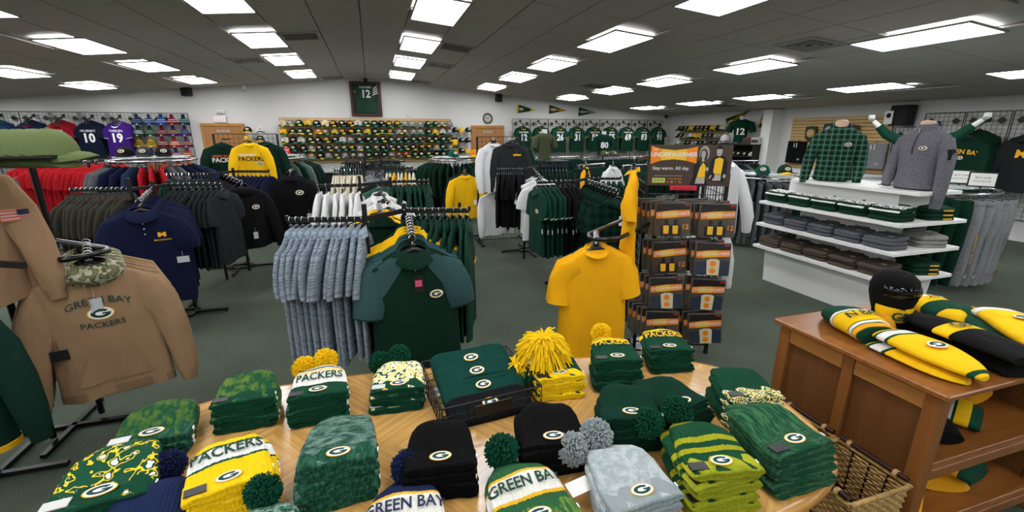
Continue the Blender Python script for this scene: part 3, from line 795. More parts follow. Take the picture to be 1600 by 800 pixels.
for k in range(9):
    x = gx0 + GWr * (k + .5)
    grid_panel((x, D - .06, 2.28 - .92), 0, f'black wire grid panel behind green jersey {jr[k][1]}, {pos9[k]} of nine', 'wire grid panels right of the oak door')
    jersey_stack(x - .04, D - .08, 2.20, 0.0, GJ, GJS, STRIPE, jr[k][0], jr[k][1], 'white', f'{pos9[k]} green jersey on the back wall, white number {jr[k][1]}', 'green jerseys on the back wall', 2, .95, STRIPE)
# left grid with visiting teams' jerseys and knitted hats
lx = [atY(q, 173, D - .06).x for q in (291, 250, 208, 166, 122, 76, 29)]
lx += [lx[-1] - .66, lx[-1] - 1.32]
lj = [None, None, ('THIELEN', '19', '3a1a6e', 'e0dfe6', 'purple', 'white'), ('TRUBISKY', '10', '10182c', '10182c', 'navy', 'white'), ('RYAN', '2', '8e1420', '1a1214', 'dark red', 'white'), ('WATSON', '4', '131b33', '7c1624', 'navy and red', 'white'), ('WILSON', '3', '142a44', '3f8f3a', 'blue and green', 'silver'), None]
for k in range(8):
    x = (lx[k] + lx[k + 1]) / 2; L = lj[k] if k < len(lj) else None
    lab = f'black wire grid panel behind the {L[4]} jersey' if L else ['black wire grid panel nearest the oak exit door', 'black wire grid panel, second from the exit door', '', '', '', '', '', 'black wire grid panel at the left picture edge'][k]
    grid_panel((x, D - .06, 2.34 - .92), 0, lab, 'wire grid panels left of the exit door')
    if L:
        m = cloth(L[2], .7); s_ = cloth(L[2], .6)
        jersey_stack(x - .02, D - .08, 2.24, 0.0, m, s_, cloth(L[3], .3), L[0], L[1], L[5], f'{L[4]} jersey on the left wall grid', 'other team jerseys on the left grid', 3, 1.0, cloth(L[3], .3))
# knitted hats with pompoms on the two last grid panels
def knit_hat_mesh():
    b = MB(); R = []
    for j in range(8):
        q = j / 7; r = .115 * (1 - .12 * q) * (math.cos(q * PI / 2) ** .55 if q > .3 else 1) if j < 7 else .01
        R.append([(r * math.cos(2 * PI * i / 14), r * .45 * math.sin(2 * PI * i / 14), .19 * q) for i in range(14)])
    b.rings(R); a = b.mesh('crown')
    b = MB(); b.rings([[(rr * math.cos(2 * PI * i / 14), rr * .5 * math.sin(2 * PI * i / 14), z) for i in range(14)] for rr, z in ((.112, -.005), (.124, .005), (.126, .05), (.118, .06))]); c = b.mesh('cuff')
    return a, c
KH = knit_hat_mesh()
def pom_mesh(r, n=420, seed=1, thick=.0035):
    rn = random.Random(seed); b = MB()
    for i in range(n):
        z = 1 - 2 * (i + .5) / n; a = i * 2.39996; q = math.sqrt(1 - z * z); d = Vector((q * math.cos(a), q * math.sin(a), z)) + Vector((rn.gauss(0, .12), rn.gauss(0, .12), rn.gauss(0, .12)))
        d.normalize(); u = d.orthogonal().normalized(); v = d.cross(u); L = r * rn.uniform(.85, 1.08)
        pts = [d * r * .35 + (u * math.cos(t) + v * math.sin(t)) * thick * 1.6 for t in (0, 2.1, 4.2)] + [d * L + (u * math.cos(t) + v * math.sin(t)) * thick for t in (0, 2.1, 4.2)]
        b.add(pts, [(0, 1, 4, 3), (1, 2, 5, 4), (2, 0, 3, 5), (3, 4, 5)])
    b.lathe([(r * .02, -r * .72), (r * .5, -r * .52), (r * .72, 0), (r * .5, r * .52), (r * .02, r * .72)], 10)
    return b.mesh('pompom', False)
PM_S = pom_mesh(.04, 60, 3, .007)
wallhats = ['1d2c4d 5f6b80', '27406a 8793a8', '23488c 9aa6ba', '7c1830 b9a9a0', '0f3a3c 8f9a98', '154032 b6bdb8', '173d2c 6c8576', '5e1220 8d7f7c', '3b1a5c b39a2c', '4a1d5c 2d7f74',
            '9c7d20 2b2b28', 'a88a1e 30302c', '6a1a22 a8a29c', 'a02a22 d8c8b8', '4d2060 c08a2c', '1b2a44 7c8796', '1a2c48 a8643a', 'd0581a 33302c', '402060 c9b07c', '8a2c22 caa26c',
            '1c2c40 9a9a98', 'b4551c 2a2624', '70201c b8642c', '6c1c20 d0b890', 'a04c24 d8c4a0', '93341c 262a30', '7a2018 c8a070', '8c3a18 d9c8a4']
k = 0
for r in range(6):
    for c_ in range(5):
        if r == 5 and c_ < 2: continue
        px = (215, 234, 252.5, 269.5, 287.5)[c_] + r * (1.5 if c_ < 3 else 2.2); py = 191 + r * 17.5
        p = atY(px, py, D - .22); cs = wallhats[k % len(wallhats)].split(); k += 1
        nm = ['blue', 'slate', 'royal blue', 'maroon', 'dark teal', 'green', 'grey green', 'wine red', 'purple', 'violet', 'mustard', 'gold', 'crimson', 'red', 'plum', 'navy', 'navy and rust', 'orange', 'indigo', 'brick'][(k - 1) % 20]
        t = thing('knit_hat', f'{nm} knitted team hat, {RN[r] if r < 5 else "lowest"} row, {ORD[c_]} column of wall grid', 'knit hat', p - Vector((0, 0, .06)), random.uniform(-.15, .15), 'knitted hats on the wall grid', (1.15, 1.3, 1.1))
        obj('crown', KH[0], bands([(0, cs[0]), (.06, cs[1]), (.08, cs[0]), (.105, cs[1]), (.125, cs[0])], 2, .2), t)
        obj('cuff', KH[1], knit(cs[0]), t); obj('pompom', PM_S, cloth(cs[0], .1), t, (0, 0, .205), (0, 0, 0), (.9, .9, .9))
        g = obj('logo', CAPM[2], [plain(cs[1], .7), M_WHITE, plain(cs[0], .7)], t, (0, .03, -.032), (0, 0, 0), (.8, .9, .8))
# ================================================================ CLOTHING RACKS
ZR = 1.36
greyheather = cloth('525e6a', .5, c2='98a2ac', hs=(14, 14, 190), name='heathered_grey_blue'); greyheather2 = cloth('74828f', .5, c2='a0acb6', hs=(14, 14, 190), name='heathered_collar')
pgreen = cloth('09281d', .5, name='dark_green_polo'); pgreen2 = cloth('0c3226', .5); slate = cloth('314d4e', .5, name='slate_green_panel'); gold_c = cloth('e9a810', .5, name='gold_cloth'); yel_c = cloth('efbb12', .5, name='yellow_cloth')
white_c = cloth('d9d9d9', .5, name='white_cloth'); cream_c = cloth('cfc8b0', .5, name='cream_cloth'); black_c = cloth('0b0b0d', .6, name='black_cloth'); char_c = cloth('1d2223', .6, name='charcoal_cloth'); navy_c = cloth('0f1530', .6, name='navy_cloth'); olive_c = cloth('37342c', .6, name='taupe_cloth'); red_c = cloth('a3161f', .6, name='red_cloth'); tan_c = cloth('937659', .7, name='tan_fleece'); camo = blotch(['6d6a4c', '3f4a30', '8d8a70', 'a39f8a'], 38, 'camouflage_fleece'); grey_c = cloth('4a4d50', .6, c2='606366', hs=(60, 60, 120), name='grey_marl'); lgrey_c = cloth('77797c', .6, c2='8f9193', hs=(60, 60, 120), name='light_grey_marl'); plaid_d = plaid('0d2a21', '061610', '1c3a30')
w3 = lambda a, b=None, c=None: (a, b or a, c or a)
LOGO1 = ('logo', .105, .235, .075)
TAGW = ('tag', -.02, .62, .045, .07, 'white')
# --- nearest centre rack
C1 = Vector((.05, 2.78, 0))
aL0, aL1 = at(448, 340, ZR), at(570, 338, ZR); aR0, aR1 = at(631, 325, ZR), at(733, 325, ZR)
aF0, aF1 = Vector((.19, 2.80, 1.335)), Vector((.175, 2.40, 1.28))
aB1 = Vector((0.02, 3.30, 1.34))
four_way('black four-arm rack of heathered and dark green polos nearest the table', C1, [(aL1, aL0), (aR0, aR1), (aF0, aF1), (Vector((.03, 2.82, 1.34)), aB1), (aL1, aR0)], [(aL1.x, aL1.y, 1.42), (aR0.x, aR0.y, 1.38)])
hang_row('polo_shirt', [w3(greyheather, greyheather, greyheather2)], aL0.lerp(aL1, .03), aL0.lerp(aL1, .95), 12, 'heathered grey-blue polo on left arm of nearest centre rack', 'grey-blue polos on the nearest centre rack', thick=.7, jit=.03, scale=.97)
hang_row('polo_shirt', [w3(pgreen2)], aR1.lerp(aR0, .03), aR1.lerp(aR0, .98), 10, 'gold-edged green polo on right arm of nearest centre rack', 'green polos on the nearest centre rack', thick=.6, cuff=gold_c, jit=.03)
fr_ = [w3(pgreen, slate, pgreen), w3(pgreen, slate, pgreen), w3(slate, slate, slate), w3(slate, slate, slate), w3(yel_c, yel_c, yel_c), w3(yel_c), w3(yel_c), w3(pgreen)]
for k in range(8):
    p = aF1.lerp(aF0, .02 + k * .125); dd = Vector((.12, -1, 0))
    lab = 'dark green polo with slate sleeves and oval logo facing the table' if k == 0 else (f'slate green polo, {ORD[k]} on front arm of the nearest rack' if k < 4 else f'yellow polo, {ORD[k]} on front arm of the nearest rack' if k < 7 else 'dark green polo last on the front arm of nearest rack')
    ex = (LOGO1, ('placket',), ('tag', .012, .17, .055, .095, 'black')) if k == 0 else ()
    g = garment('polo_shirt', fr_[k], p, face_rz(dd) + random.gauss(0, .03), lab, 'polos on the front arm of the nearest rack', None, 1.06 if k == 0 else 1.06 + .012 * min(k, 5), 1.0 if k == 0 else .7, 0, 1 if k == 0 else None, ex, cuff=pgreen if k == 0 else None)
    if k == 0:   # slate raglan panels over the shoulders, tag print
        for s in (-1, 1):
            b = MB(); B = kind_parts('polo_shirt', 1)['B']; rows_ = []
            for j in range(7):
                dz = .02 + j * .036; w_, t_ = B.wt(dz); x0 = s * (.05 + max(0, j - 1) * .026 if j < 6 else .19); x0 = s * min(abs(x0) if j else .075, w_ * .96); x1 = s * w_ * .985
                rows_.append([(x0 + (x1 - x0) * q / 5, B.front(x0 + (x1 - x0) * q / 5, Z0 - dz) - .003, Z0 - dz) for q in range(6)])
            b.rings(rows_, 0, cap=False, closed=False); obj('shoulder_panel', b, slate, g)
        b = MB(); b.box((.012, B.front(.012, Z0 - .17) - .0085, Z0 - .165), (.035, .001, .035)); obj('tag_emblem', b, EX['pink'], g)
hang_row('polo_shirt', [w3(yel_c, pgreen, yel_c), w3(yel_c), w3(pgreen)], aB1, Vector((.025, 2.98, 1.34)), 6, 'yellow or green polo on rear arm of nearest centre rack', 'polos on the rear arm of the nearest rack', thick=.7)
# --- centre racks further back
def centre(k, Y, lk, lm, ln, ll, rk, rm, rn, rl, fk, fm, fn, fl, ffirst=None, ex=(), lod=0, xs=(-.5, -.13, .16, .54)):
    L0, L1, R0, R1 = Vector((xs[0], Y - .05, ZR)), Vector((xs[1], Y - .08, ZR)), Vector((xs[2], Y + .15, ZR)), Vector((xs[3], Y + .1, ZR))
    F0, F1 = Vector((.03, Y, 1.34)), Vector((.10, Y - .52, 1.24))
    four_way(f'black four-arm rack, {["second","third","fourth","fifth"][k]} in the centre line from the table', (.03, Y + .05), [(L1, L0), (R0, R1), (F0, F1), (L1, R0)], [(L1.x, L1.y, 1.42), (R0.x, R0.y, 1.38)])
    if ln: hang_row(lk, lm, L0, L0.lerp(L1, .95), ln, ll, f'shirts on the left arm, centre rack {k + 2}', thick=.75, lod=lod)
    if rn: hang_row(rk, rm, R1, R1.lerp(R0, .95), rn, rl, f'shirts on the right arm, centre rack {k + 2}', thick=.7, lod=lod)
    if fn: hang_row(fk, fm, F1, F1.lerp(F0, .8), fn, fl, f'shirts on the front arm, centre rack {k + 2}', thick=1, lod=lod, first=ffirst)
centre(0, 4.55, 't_shirt', [w3(white_c)], 6, 'white shirt side-on on the left arm of second centre rack', 'polo_shirt', [w3(pgreen2)], 9, 'green polo side-on on the right arm of second centre rack', 'polo_shirt', [w3(white_c)], 3, 'white polo behind the facing white polo, second centre rack', dict(label='white polo with open collar facing front on second centre rack', extras=(('placket',),)))
centre(1, 6.4, 't_shirt', [w3(cream_c)], 11, 'cream shirt side-on on the left arm of third centre rack', 't_shirt', [w3(cream_c), w3(cream_c), w3(gold_c)], 8, 'cream or gold shirt on the right arm of third centre rack', 'polo_shirt', [w3(lgrey_c), w3(char_c)], 3, 'grey shirt behind the facing green polo, third centre rack', dict(label='muted green polo facing front on third centre rack', mats=w3(cloth('33594a', .6))), lod=1)
centre(2, 8.0, 'polo_shirt', [w3(pgreen2)], 10, 'dark green polo on the left arm of fourth centre rack', 'polo_shirt', [w3(pgreen2)], 11, 'dark green polo on the right arm of fourth centre rack', 'jacket', [w3(grey_c), w3(blotch(['55585a', '8b8d8e', '2c2e30'], 30, 'grey_camouflage'))], 3, 'grey jacket on the front arm of fourth centre rack', None, lod=1)
centre(3, 9.7, 't_shirt', [w3(black_c)], 9, 'black shirt on the left arm of fifth centre rack', 't_shirt', [w3(black_c), w3(pgreen)], 9, 'black or green shirt on the right arm of fifth centre rack', 'jacket', [w3(char_c)], 2, 'charcoal jacket on the front arm of fifth centre rack', None, lod=1)
# --- left racks
def vrack(name, c, arms, posts): return four_way(name, c, arms, posts)
R1c = Vector((-2.0, 5.05, 0))
l0, l1 = at(110, 294, 1.345), at(202, 293, 1.345); r0, r1 = at(266, 286, 1.345), at(346, 285, 1.345); f1 = at(216, 313, 1.28); f0 = Vector((-2.0, 5.0, 1.335))
vrack('black four-arm rack of navy polos in front of the dark racks', R1c, [(l1, l0), (r0, r1), (f0, f1), (l1, r0)], [(l1.x, l1.y, 1.42), (r0.x, r0.y, 1.36), (l1.x + .05, r0.y, 1.36)])
hang_row('polo_shirt', [w3(olive_c)], l0, l0.lerp(l1, .96), 12, 'taupe polo side-on left of the facing navy polo', 'taupe polos on the navy rack', thick=.62, jit=.04)
hang_row('polo_shirt', [w3(char_c)], r1, r1.lerp(r0, .97), 9, 'charcoal polo side-on right of the facing navy polo', 'charcoal polos on the navy rack', thick=.7, jit=.04, extras=())
hang_row('polo_shirt', [w3(navy_c)], f1, f1.lerp(f0, .72), 8, 'navy polo hanging behind the facing navy polo', 'navy polos on the front arm', thick=.75, scale=1.08, first=dict(label='navy blue polo with small gold chest emblem facing front', extras=(('placket',), ('text', 'M', .10, .185, .045, 'gold', .06, 1.5, 0.0), ('text', 'MICHIGAN', .10, .225, .017, 'gold', .01, 1.3, 0.0), ('tag', .20, .40, .08, .05, 'silver'))))
R2c = Vector((-1.86, 6.75, 0))
l0, l1, r0, r1 = at(261, 271, ZR), at(325, 270, ZR), at(364, 266, ZR), at(420, 266, ZR)
vrack('black four-arm rack of black hooded jackets behind the navy rack', R2c, [(l1, l0), (r0, r1), (Vector((-1.85, 6.55, 1.34)), Vector((-1.45, 5.75, 1.30))), (l1, r0)], [(l1.x, l1.y, 1.42), (r0.x, r0.y, 1.38)])
hang_row('t_shirt', [w3(pgreen2), w3(pgreen)], l0, l1, 12, 'green shirt in the row behind the charcoal polos', 'green shirts behind the charcoal polos', thick=.7, lod=1)
hang_row('long_sleeve_shirt', [w3(navy_c)], r1, r0, 9, 'navy long-sleeved shirt side-on below the yellow sweatshirt', 'navy long sleeves below the yellow sweatshirt', thick=.7, lod=1)
hang_row('hoodie', [w3(black_c)], Vector((-1.45, 5.75, 1.30)), Vector((-1.80, 6.45, 1.335)), 6, 'black hoodie behind the one with a round chest emblem', 'black hoodies behind the navy rack', thick=.8, first=dict(label='black hoodie with a round chest emblem right of charcoal polos', extras=(('logo', .10, .22, .085), ('tag', .05, .55, .05, .08, 'silver'))))
# facing black jacket beside the round rack
p = at(452, 268, 1.34); four_way('black rack holding the facing black pullover', (p.x - .02, p.y + .35), [(Vector((p.x - .02, p.y + .3, 1.36)), Vector((p.x, p.y - .03, 1.34)))], [(p.x - .02, p.y + .3, 1.4)])
hang_row('jacket', [w3(black_c)], p, p + Vector((-.02, .28, .01)), 4, 'black pullover behind the facing black pullover', 'black pullovers beside the round rack', thick=.8, first=dict(label='black pullover with white chest emblem facing front beside the aisle', extras=(('logo', .09, .18, .10), ('tag', .17, .5, .05, .09, 'silver'))))
# tall grid with green and yellow sweatshirts
p1, p2 = atY(389, 221, 8.6), atY(346, 222, 8.9)
t = thing('display_grid', 'tall black wire display stand behind the yellow sweatshirt', 'display stand', (p1.x - .15, 9.1, 0))
obj('wire_grid', grid_mesh(1.0, 1.75), BLACK, t, (0, 0, .93))
for s in (-1, 1):
    b = MB(); b.box((s * .5, 0, .9), (.03, .03, 1.8)); obj('post', b, BLACK, t); b = MB(); b.box((s * .5, -.05, .02), (.04, .6, .03)); obj('foot', b, BLACK, t); b = MB(); bar(b, (s * .25, 0, 1.72), (s * .25, -.5, 1.72), .014, .025); obj('arm', b, BLACK, t)
garment('long_sleeve_shirt', w3(yel_c), (p1.x, p1.y, p1.z + .06), .05, 'bright yellow long-sleeved shirt with dark lettering, displayed high', 'sweatshirts displayed high', None, 1.0, 1.2, 0, 1, (('text', 'PACKERS', 0, .26, .10, 'black', .02, .95, 0.0), ('text', 'GREEN BAY', -.05, .195, .05, 'white', .01, 1.0, 0.0), ('logo', .12, .34, .10)))
garment('long_sleeve_shirt', w3(pgreen), (p2.x, p2.y, p2.z + .06), .05, 'dark green long-sleeved shirt with white lettering, displayed high', 'sweatshirts displayed high', None, 1.05, 1.2, 0, 2, (('text', 'PACKERS', .03, .26, .10, 'white', .02, .95, 0.0), ('text', 'GREEN BAY', -.03, .195, .05, 'orange', .01, 1.0, 0.0), ('logo', .17, .33, .10)))
garment('long_sleeve_shirt', w3(pgreen), (p1.x + .18, p1.y + .3, p1.z + .06), .2, 'dark green long-sleeved shirt half hidden behind the yellow one', 'sweatshirts displayed high', None, 1.0, 1.2, 0, 2)
# round racks
def round_rack(label, c, r, z, items, a0, a1, n, glabel, group, lod=1, kind='long_sleeve_shirt', caps_=(), scale=1.0, thick=.8, plainring=True):
    t = thing('round_clothing_rack', label, 'clothing rack', (c[0], c[1], 0), 0, 'chrome round racks')
    b = MB(); b.tube([(r * math.cos(a), r * math.sin(a), z - .014) for a in [2 * PI * k / 40 for k in range(41)]], .014, 8, cap=False); obj('hang_ring', b, CHROME, t)
    b = MB(); b.lathe([(r * .86, z + .03), (r * .87, z + .045), (.01, z + .045)], 32); obj('glass_top', b, plain('b9c2c0', .08, 0, .6, name='clear_top'), t)
    b = MB(); b.tube([(0, 0, .02), (0, 0, z + .03)], .02, 8); obj('post', b, CHROME, t)
    for k in range(3):
        a = k * 2 * PI / 3; b = MB(); bar(b, (0, 0, z - .014), (r * math.cos(a), r * math.sin(a), z - .014), .012, .02); obj('spoke', b, CHROME, t)
        b = MB(); bar(b, (0, 0, .03), (r * .9 * math.cos(a), r * .9 * math.sin(a), .03), .03, .025); obj('base_foot', b, CHROME, t)
    for k in range(n):
        a = a0 + (a1 - a0) * k / max(1, n - 1); p = Vector((c[0] + r * math.cos(a), c[1] + r * math.sin(a), z))
        garment(kind, items[k % len(items)], p, a + PI / 2 + PI / 2 + random.gauss(0, .06), f'{glabel}, {ORD[k]} from left', group, None, scale * random.uniform(.96, 1.04), thick, lod)
    return t
cR = at(462, 256, 1.38)
round_rack('chrome round rack of long-sleeved shirts left of the counter', (-1.75, 9.6), .5, 1.38, [w3(pgreen), w3(pgreen), w3(cloth('8fa3b5', .6)), w3(cloth('44584c', .6)), w3(pgreen), w3(cloth('5d7266', .6)), w3(char_c)], -PI * .95, PI * .15, 18, 'long-sleeved shirt on the round rack left of the counter', 'shirts on the round rack left of the counter')
cap((-1.95, 9.35, 1.44), .4, CC['k'][1], CC['k'][1], 'black and yellow cap lying on the round rack left of counter', 'caps on racks', 1, None, 1.1)
# red shirts
a, b_ = at(40, 250, 1.42), at(150, 252, 1.42)
four_way('black rack of red polos under the red jersey', ((a.x + b_.x) / 2, (a.y + b_.y) / 2 + .1), [(a, b_)], [(a.x + .1, a.y, 1.4), (b_.x - .1, b_.y, 1.4)])
hang_row('polo_shirt', [w3(red_c)], a, b_, 14, 'red shirt side-on on the rack under the red jersey', 'red shirts on the left rack', thick=.9, lod=0, scale=1.0)
p = at(125, 250, 1.40) + Vector((.1, -.35, 0)); g = garment('polo_shirt', w3(red_c), p, .25, 'red polo with white chest emblem facing front', 'red polos facing front', None, 1.15, 1, 0, 0, (('placket',), ('text', 'W', .12, .2, .08, 'white', .05, 1.2, 0.0)))
for k in range(4): garment('polo_shirt', w3(red_c), p + Vector((.09 * (k + 1), .10 * (k + 1), 0)), .3, 'red polo fanned behind the facing red polo', 'red polos fanned out', None, 1.12, .8, 0)
garment('long_sleeve_shirt', (red_c, grey_c, red_c), p + Vector((-.45, -.15, -.05)), .9, 'grey and red raglan shirt beside the facing red polo', None, 'shirt', 1.1, 1, 0, 1)
b = MB(); t = thing('clothing_rack', 'black straight rail carrying the fanned red polos', 'clothing rack', (p.x, p.y, 0)); bar(b, (-.55, -.2, 1.385), (.55, .55, 1.385), .014, .028); obj('arm', b, BLACK, t); b = MB(); b.box((.3, .33, .69), (.03, .03, 1.38)); obj('post', b, BLACK, t); b = MB(); bar(b, (0, .33, .02), (.6, .33, .02), .03, .03); bar(b, (.3, 0, .02), (.3, .66, .02), .03, .03); obj('base_foot', b, BLACK, t)
pr = at(225, 249, 1.45)
round_rack('chrome round rack with caps on top under the knitted hats', (pr.x, pr.y + .3), .55, 1.44, [w3(red_c), w3(red_c), w3(red_c), w3(grey_c), w3(grey_c), w3(navy_c), w3(navy_c), w3(cloth('20304e', .6))], -PI * .95, -PI * .05, 16, 'polo on the round rack under the knitted hats', 'shirts on the left round rack', kind='polo_shirt', lod=1, scale=1.1)
for k, (dx, cl) in enumerate(((-.25, 'k'), (-.02, 'c'), (.22, 'k'))): cap((pr.x + dx, pr.y + .1, 1.50), .2 * k, CC[cl][1], CC[cl][1], f'dark cap, {ORD[k]} of three on the left round rack', 'caps on the left round rack', 1, None, 1.15)
# --- right-of-centre racks
M1 = Vector((2.35, 4.85, 0)); ZM = 1.31
l0, l1, r0, r1 = at(839, 283, ZM), at(899, 281, ZM), at(918, 277, ZM), at(970, 277, ZM)
mf = at(966, 296, 1.27); m0 = Vector((2.42, 4.85, 1.30))
four_way('black four-arm rack of dark green polos beside the plaid polos', M1, [(l1, l0), (r0, r1), (m0, mf), (l1, r0)], [(l1.x, l1.y, 1.37), (r0.x, r0.y, 1.34)])
def swoosh():
    b = MB(); b.prism([(-.02, .004), (-.012, -.006), (.03, .012), (-.008, .002)], -.001, .001); return b.mesh('swoosh')
SW = swoosh()
gs = hang_row('polo_shirt', [w3(cloth('0b3327', .6))] * 5 + [w3(black_c)] * 4, l0, l0.lerp(l1, .97), 9, 'polo beside the plaid polos', 'polos with white sleeve marks', thick=.85, jit=.03, first=dict(label='dark green polo outermost on the rack beside the plaid polos', extras=(('logo', .10, .24, .08),)))
for k, g in enumerate(gs):
    nm = 'green' if k < 5 else 'black'
    if k: g['label'] = f'{nm} polo with white sleeve mark, {ORD[k]} in row beside plaid polos'
    obj('sleeve_mark', SW, M_WHITE, g, (.355, -.02, Z0 - .285), (0, 0, PI / 2), (1.1, 1, 1.1))
    b = MB(); obj('price_tag', MB().box((.27, -.03, Z0 - .44), (.03, .002, .05)).mesh('price_tag'), EX['silver'], g)
hang_row('polo_shirt', [w3(plaid_d)], mf, mf.lerp(m0, .85), 9, 'dark green plaid polo behind the facing plaid polo', 'dark plaid polos', thick=.7, scale=1.1, first=dict(label='dark green plaid polo with white tag facing front', extras=(('logo', .10, .25, .06), ('tag', .03, .2, .035, .09, 'white'), ('tag', .07, .13, .04, .05, 'pink'))))
hang_row('polo_shirt', [w3(pgreen2)], r1, r0, 7, 'green polo side-on behind the plaid polos', 'green polos behind the plaid polos', thick=.7, lod=0)
M2 = Vector((2.25, 6.45, 0))
l0, l1 = at(777, 263, 1.34), at(820, 263, 1.34); r0, r1 = at(842, 258, 1.34), at(885, 258, 1.34); mf = at(846, 276, 1.27)
four_way('black four-arm rack of black shirts beside the aisle', M2, [(l1, l0), (r0, r1), (Vector((2.3, 6.4, 1.33)), mf), (l1, r0)], [(l1.x, l1.y, 1.40), (r0.x, r0.y, 1.37)])
hang_row('t_shirt', [w3(black_c)], l0, l0.lerp(l1, .97), 13, 'black shirt side-on in the row beside the aisle', 'black shirts beside the aisle', thick=.7)
hang_row('t_shirt', [w3(white_c)], mf, mf.lerp(Vector((2.3, 6.4, 1.33)), .5), 3, 'white shirt on the front arm behind the green polos', 'white shirts behind the green polos', thick=1, scale=1.05)
hang_row('t_shirt', [w3(pgreen)], r1, r0, 9, 'dark green shirt on the right arm of the black shirt rack', 'dark green shirts, black shirt rack', thick=.7, lod=1)
# second tier, lower part of the black rack (trousers look): more black shirts on a lower rail
lo0, lo1 = Vector((l0.x + .03, l0.y + .02, .93)), Vector((l1.x, l1.y + .02, .93))
# yellow long sleeve and white / black long sleeves on a tall stand
py_ = at(727, 270, 1.30); py_ = Vector((1.45, 7.4, 1.21))
p = atY(727, 268, 7.3)
four_way('black rack with the yellow long-sleeved shirt facing the aisle', (p.x + .05, p.y + .35), [(Vector((p.x + .03, p.y + .35, p.z + .05)), Vector((p.x, p.y - .04, p.z + .02)))], [(p.x + .05, p.y + .35, p.z + .08)])
garment('long_sleeve_shirt', w3(yel_c), p + Vector((0, 0, .02)), 0, 'yellow long-sleeved shirt facing the aisle below the oak door', None, 'shirt', 1.0, 1.2, 0, 1, (('tag', -.12, .48, .05, .08, 'black'), ('tag', .15, .45, .05, .08, 'white')))
for k in range(3): garment('long_sleeve_shirt', w3(black_c if k % 2 else pgreen), p + Vector((.02, .1 + .09 * k, .03)), 0, 'dark long-sleeved shirt behind the yellow long-sleeved shirt', 'dark shirts behind the yellow one', None, 1.0, .9, 1)
ptop = atY(785, 216, 7.15)
t = thing('display_grid', 'tall black wire stand behind the white and black long sleeves', 'display stand', (ptop.x, 7.25, 0))
obj('wire_grid', grid_mesh(.8, 1.72), BLACK, t, (0, 0, .90))
for s in (-1, 1):
    b = MB(); b.box((s * .4, 0, .88), (.03, .03, 1.76)); obj('post', b, BLACK, t); b = MB(); b.box((s * .4, -.05, .02), (.04, .6, .03)); obj('foot', b, BLACK, t); b = MB(); bar(b, (s * .18, 0, 1.70), (s * .18, -.36, 1.70), .014, .025); obj('arm', b, BLACK, t)
q = atY(771, 222, 6.95); garment('long_sleeve_shirt', w3(white_c), (q.x, q.y, q.z + .07), .35, 'white long-sleeved shirt hanging high on the wire stand', 'long sleeves on the wire stand', None, 1.05, 1.4, 0, 0)
garment('long_sleeve_shirt', w3(white_c), (q.x + .02, q.y + .08, .98), .3, 'white long-sleeved shirt hanging low under the other white one', 'long sleeves on the wire stand', None, 1.0, 1.4, 0, 1)
q = atY(797, 222, 6.90); garment('long_sleeve_shirt', w3(cloth('26292b', .5)), (q.x, q.y, q.z + .07), -.1, 'black long-sleeved shirt with small gold chest mark', 'long sleeves on the wire stand', None, 1.05, 1.2, 0, 2, (('tag', .1, .17, .12, .025, 'gold'),))
garment('long_sleeve_shirt', w3(pgreen), (q.x + .12, q.y + .15, q.z + .06), -.1, 'dark green long-sleeved shirt behind the black one', 'long sleeves on the wire stand', None, 1.05, 1.2, 0, 2)
# round racks in the back middle
pc = atY(707, 252, 9.4)
round_rack('chrome round rack of dark green shirts right of the hat wall', (pc.x + .1, 9.6), .55, 1.30, [w3(pgreen)], -PI * 1.0, 0, 20, 'dark green long-sleeved shirt on the round rack beside hat wall', 'green shirts on the round rack', scale=.95)
cap((pc.x, 9.3, 1.36), .3, CC['e'][1], CC['g'][1], 'green cap on top of the round rack beside hat wall', 'caps on racks', 1, None, 1.15); cap((pc.x + .45, 9.25, 1.36), -.4, CC['o'][1], CC['y'][1], 'orange cap on top of the round rack beside hat wall', 'caps on racks', 0, None, 1.15)
# long rows in front of the jersey wall
def far_row(px0, px1, py, Y, n, mats, label, group, kind='t_shirt', scale=.95, bars=True):
    a, c = atY(px0, py, Y), atY(px1, py, Y + .25)
    c.z = a.z
    t = thing('clothing_rack', f'chrome straight rack with {label}', 'clothing rack', (a.x, a.y, 0)); v = c - a
    b = MB(); b.tube([(0, 0, a.z - .014), (v.x, v.y, a.z - .014)], .014, 6); obj('rail', b, CHROME, t)
    for f in (.06, .94):
        b = MB(); b.tube([(v.x * f, v.y * f, 0.03), (v.x * f, v.y * f, a.z - .02)], .016, 6); obj('post', b, CHROME, t); b = MB(); bar(b, (v.x * f, v.y * f - .3, .02), (v.x * f, v.y * f + .3, .02), .03, .03); obj('base_foot', b, CHROME, t)
    hang_row(kind, mats, a, c, n, label.replace('shirts', 'shirt', 1), group, thick=.8, lod=1, scale=scale, jit=.06)
far_row(822, 905, 246, 10.6, 22, [w3(pgreen), w3(cloth('1c2f38', .6)), w3(cloth('1c2f38', .6)), w3(pgreen)], 'dark shirts in the far row below jerseys 12 to 31', 'far row of dark shirts')
far_row(912, 1008, 246, 10.4, 24, [w3(pgreen)], 'dark green shirts in the far row below jerseys 50 to 83', 'far row of green shirts')
far_row(902, 945, 257, 7.6, 12, [w3(pgreen)], 'green striped shirts in the middle row left of the white shirt', 'middle row of green shirts', 'polo_shirt', 1.0)
far_row(972, 1015, 258, 7.4, 12, [w3(pgreen2)], 'green shirts in the middle row right of the white shirt', 'middle row right of green shirts', 'polo_shirt', 1.0)
p = atY(958, 252, 7.2); garment('t_shirt', w3(white_c), p, .5, 'white shirt between two rows of green shirts below jersey 80', None, 't-shirt', 1.1, 1.5, 0, 0)
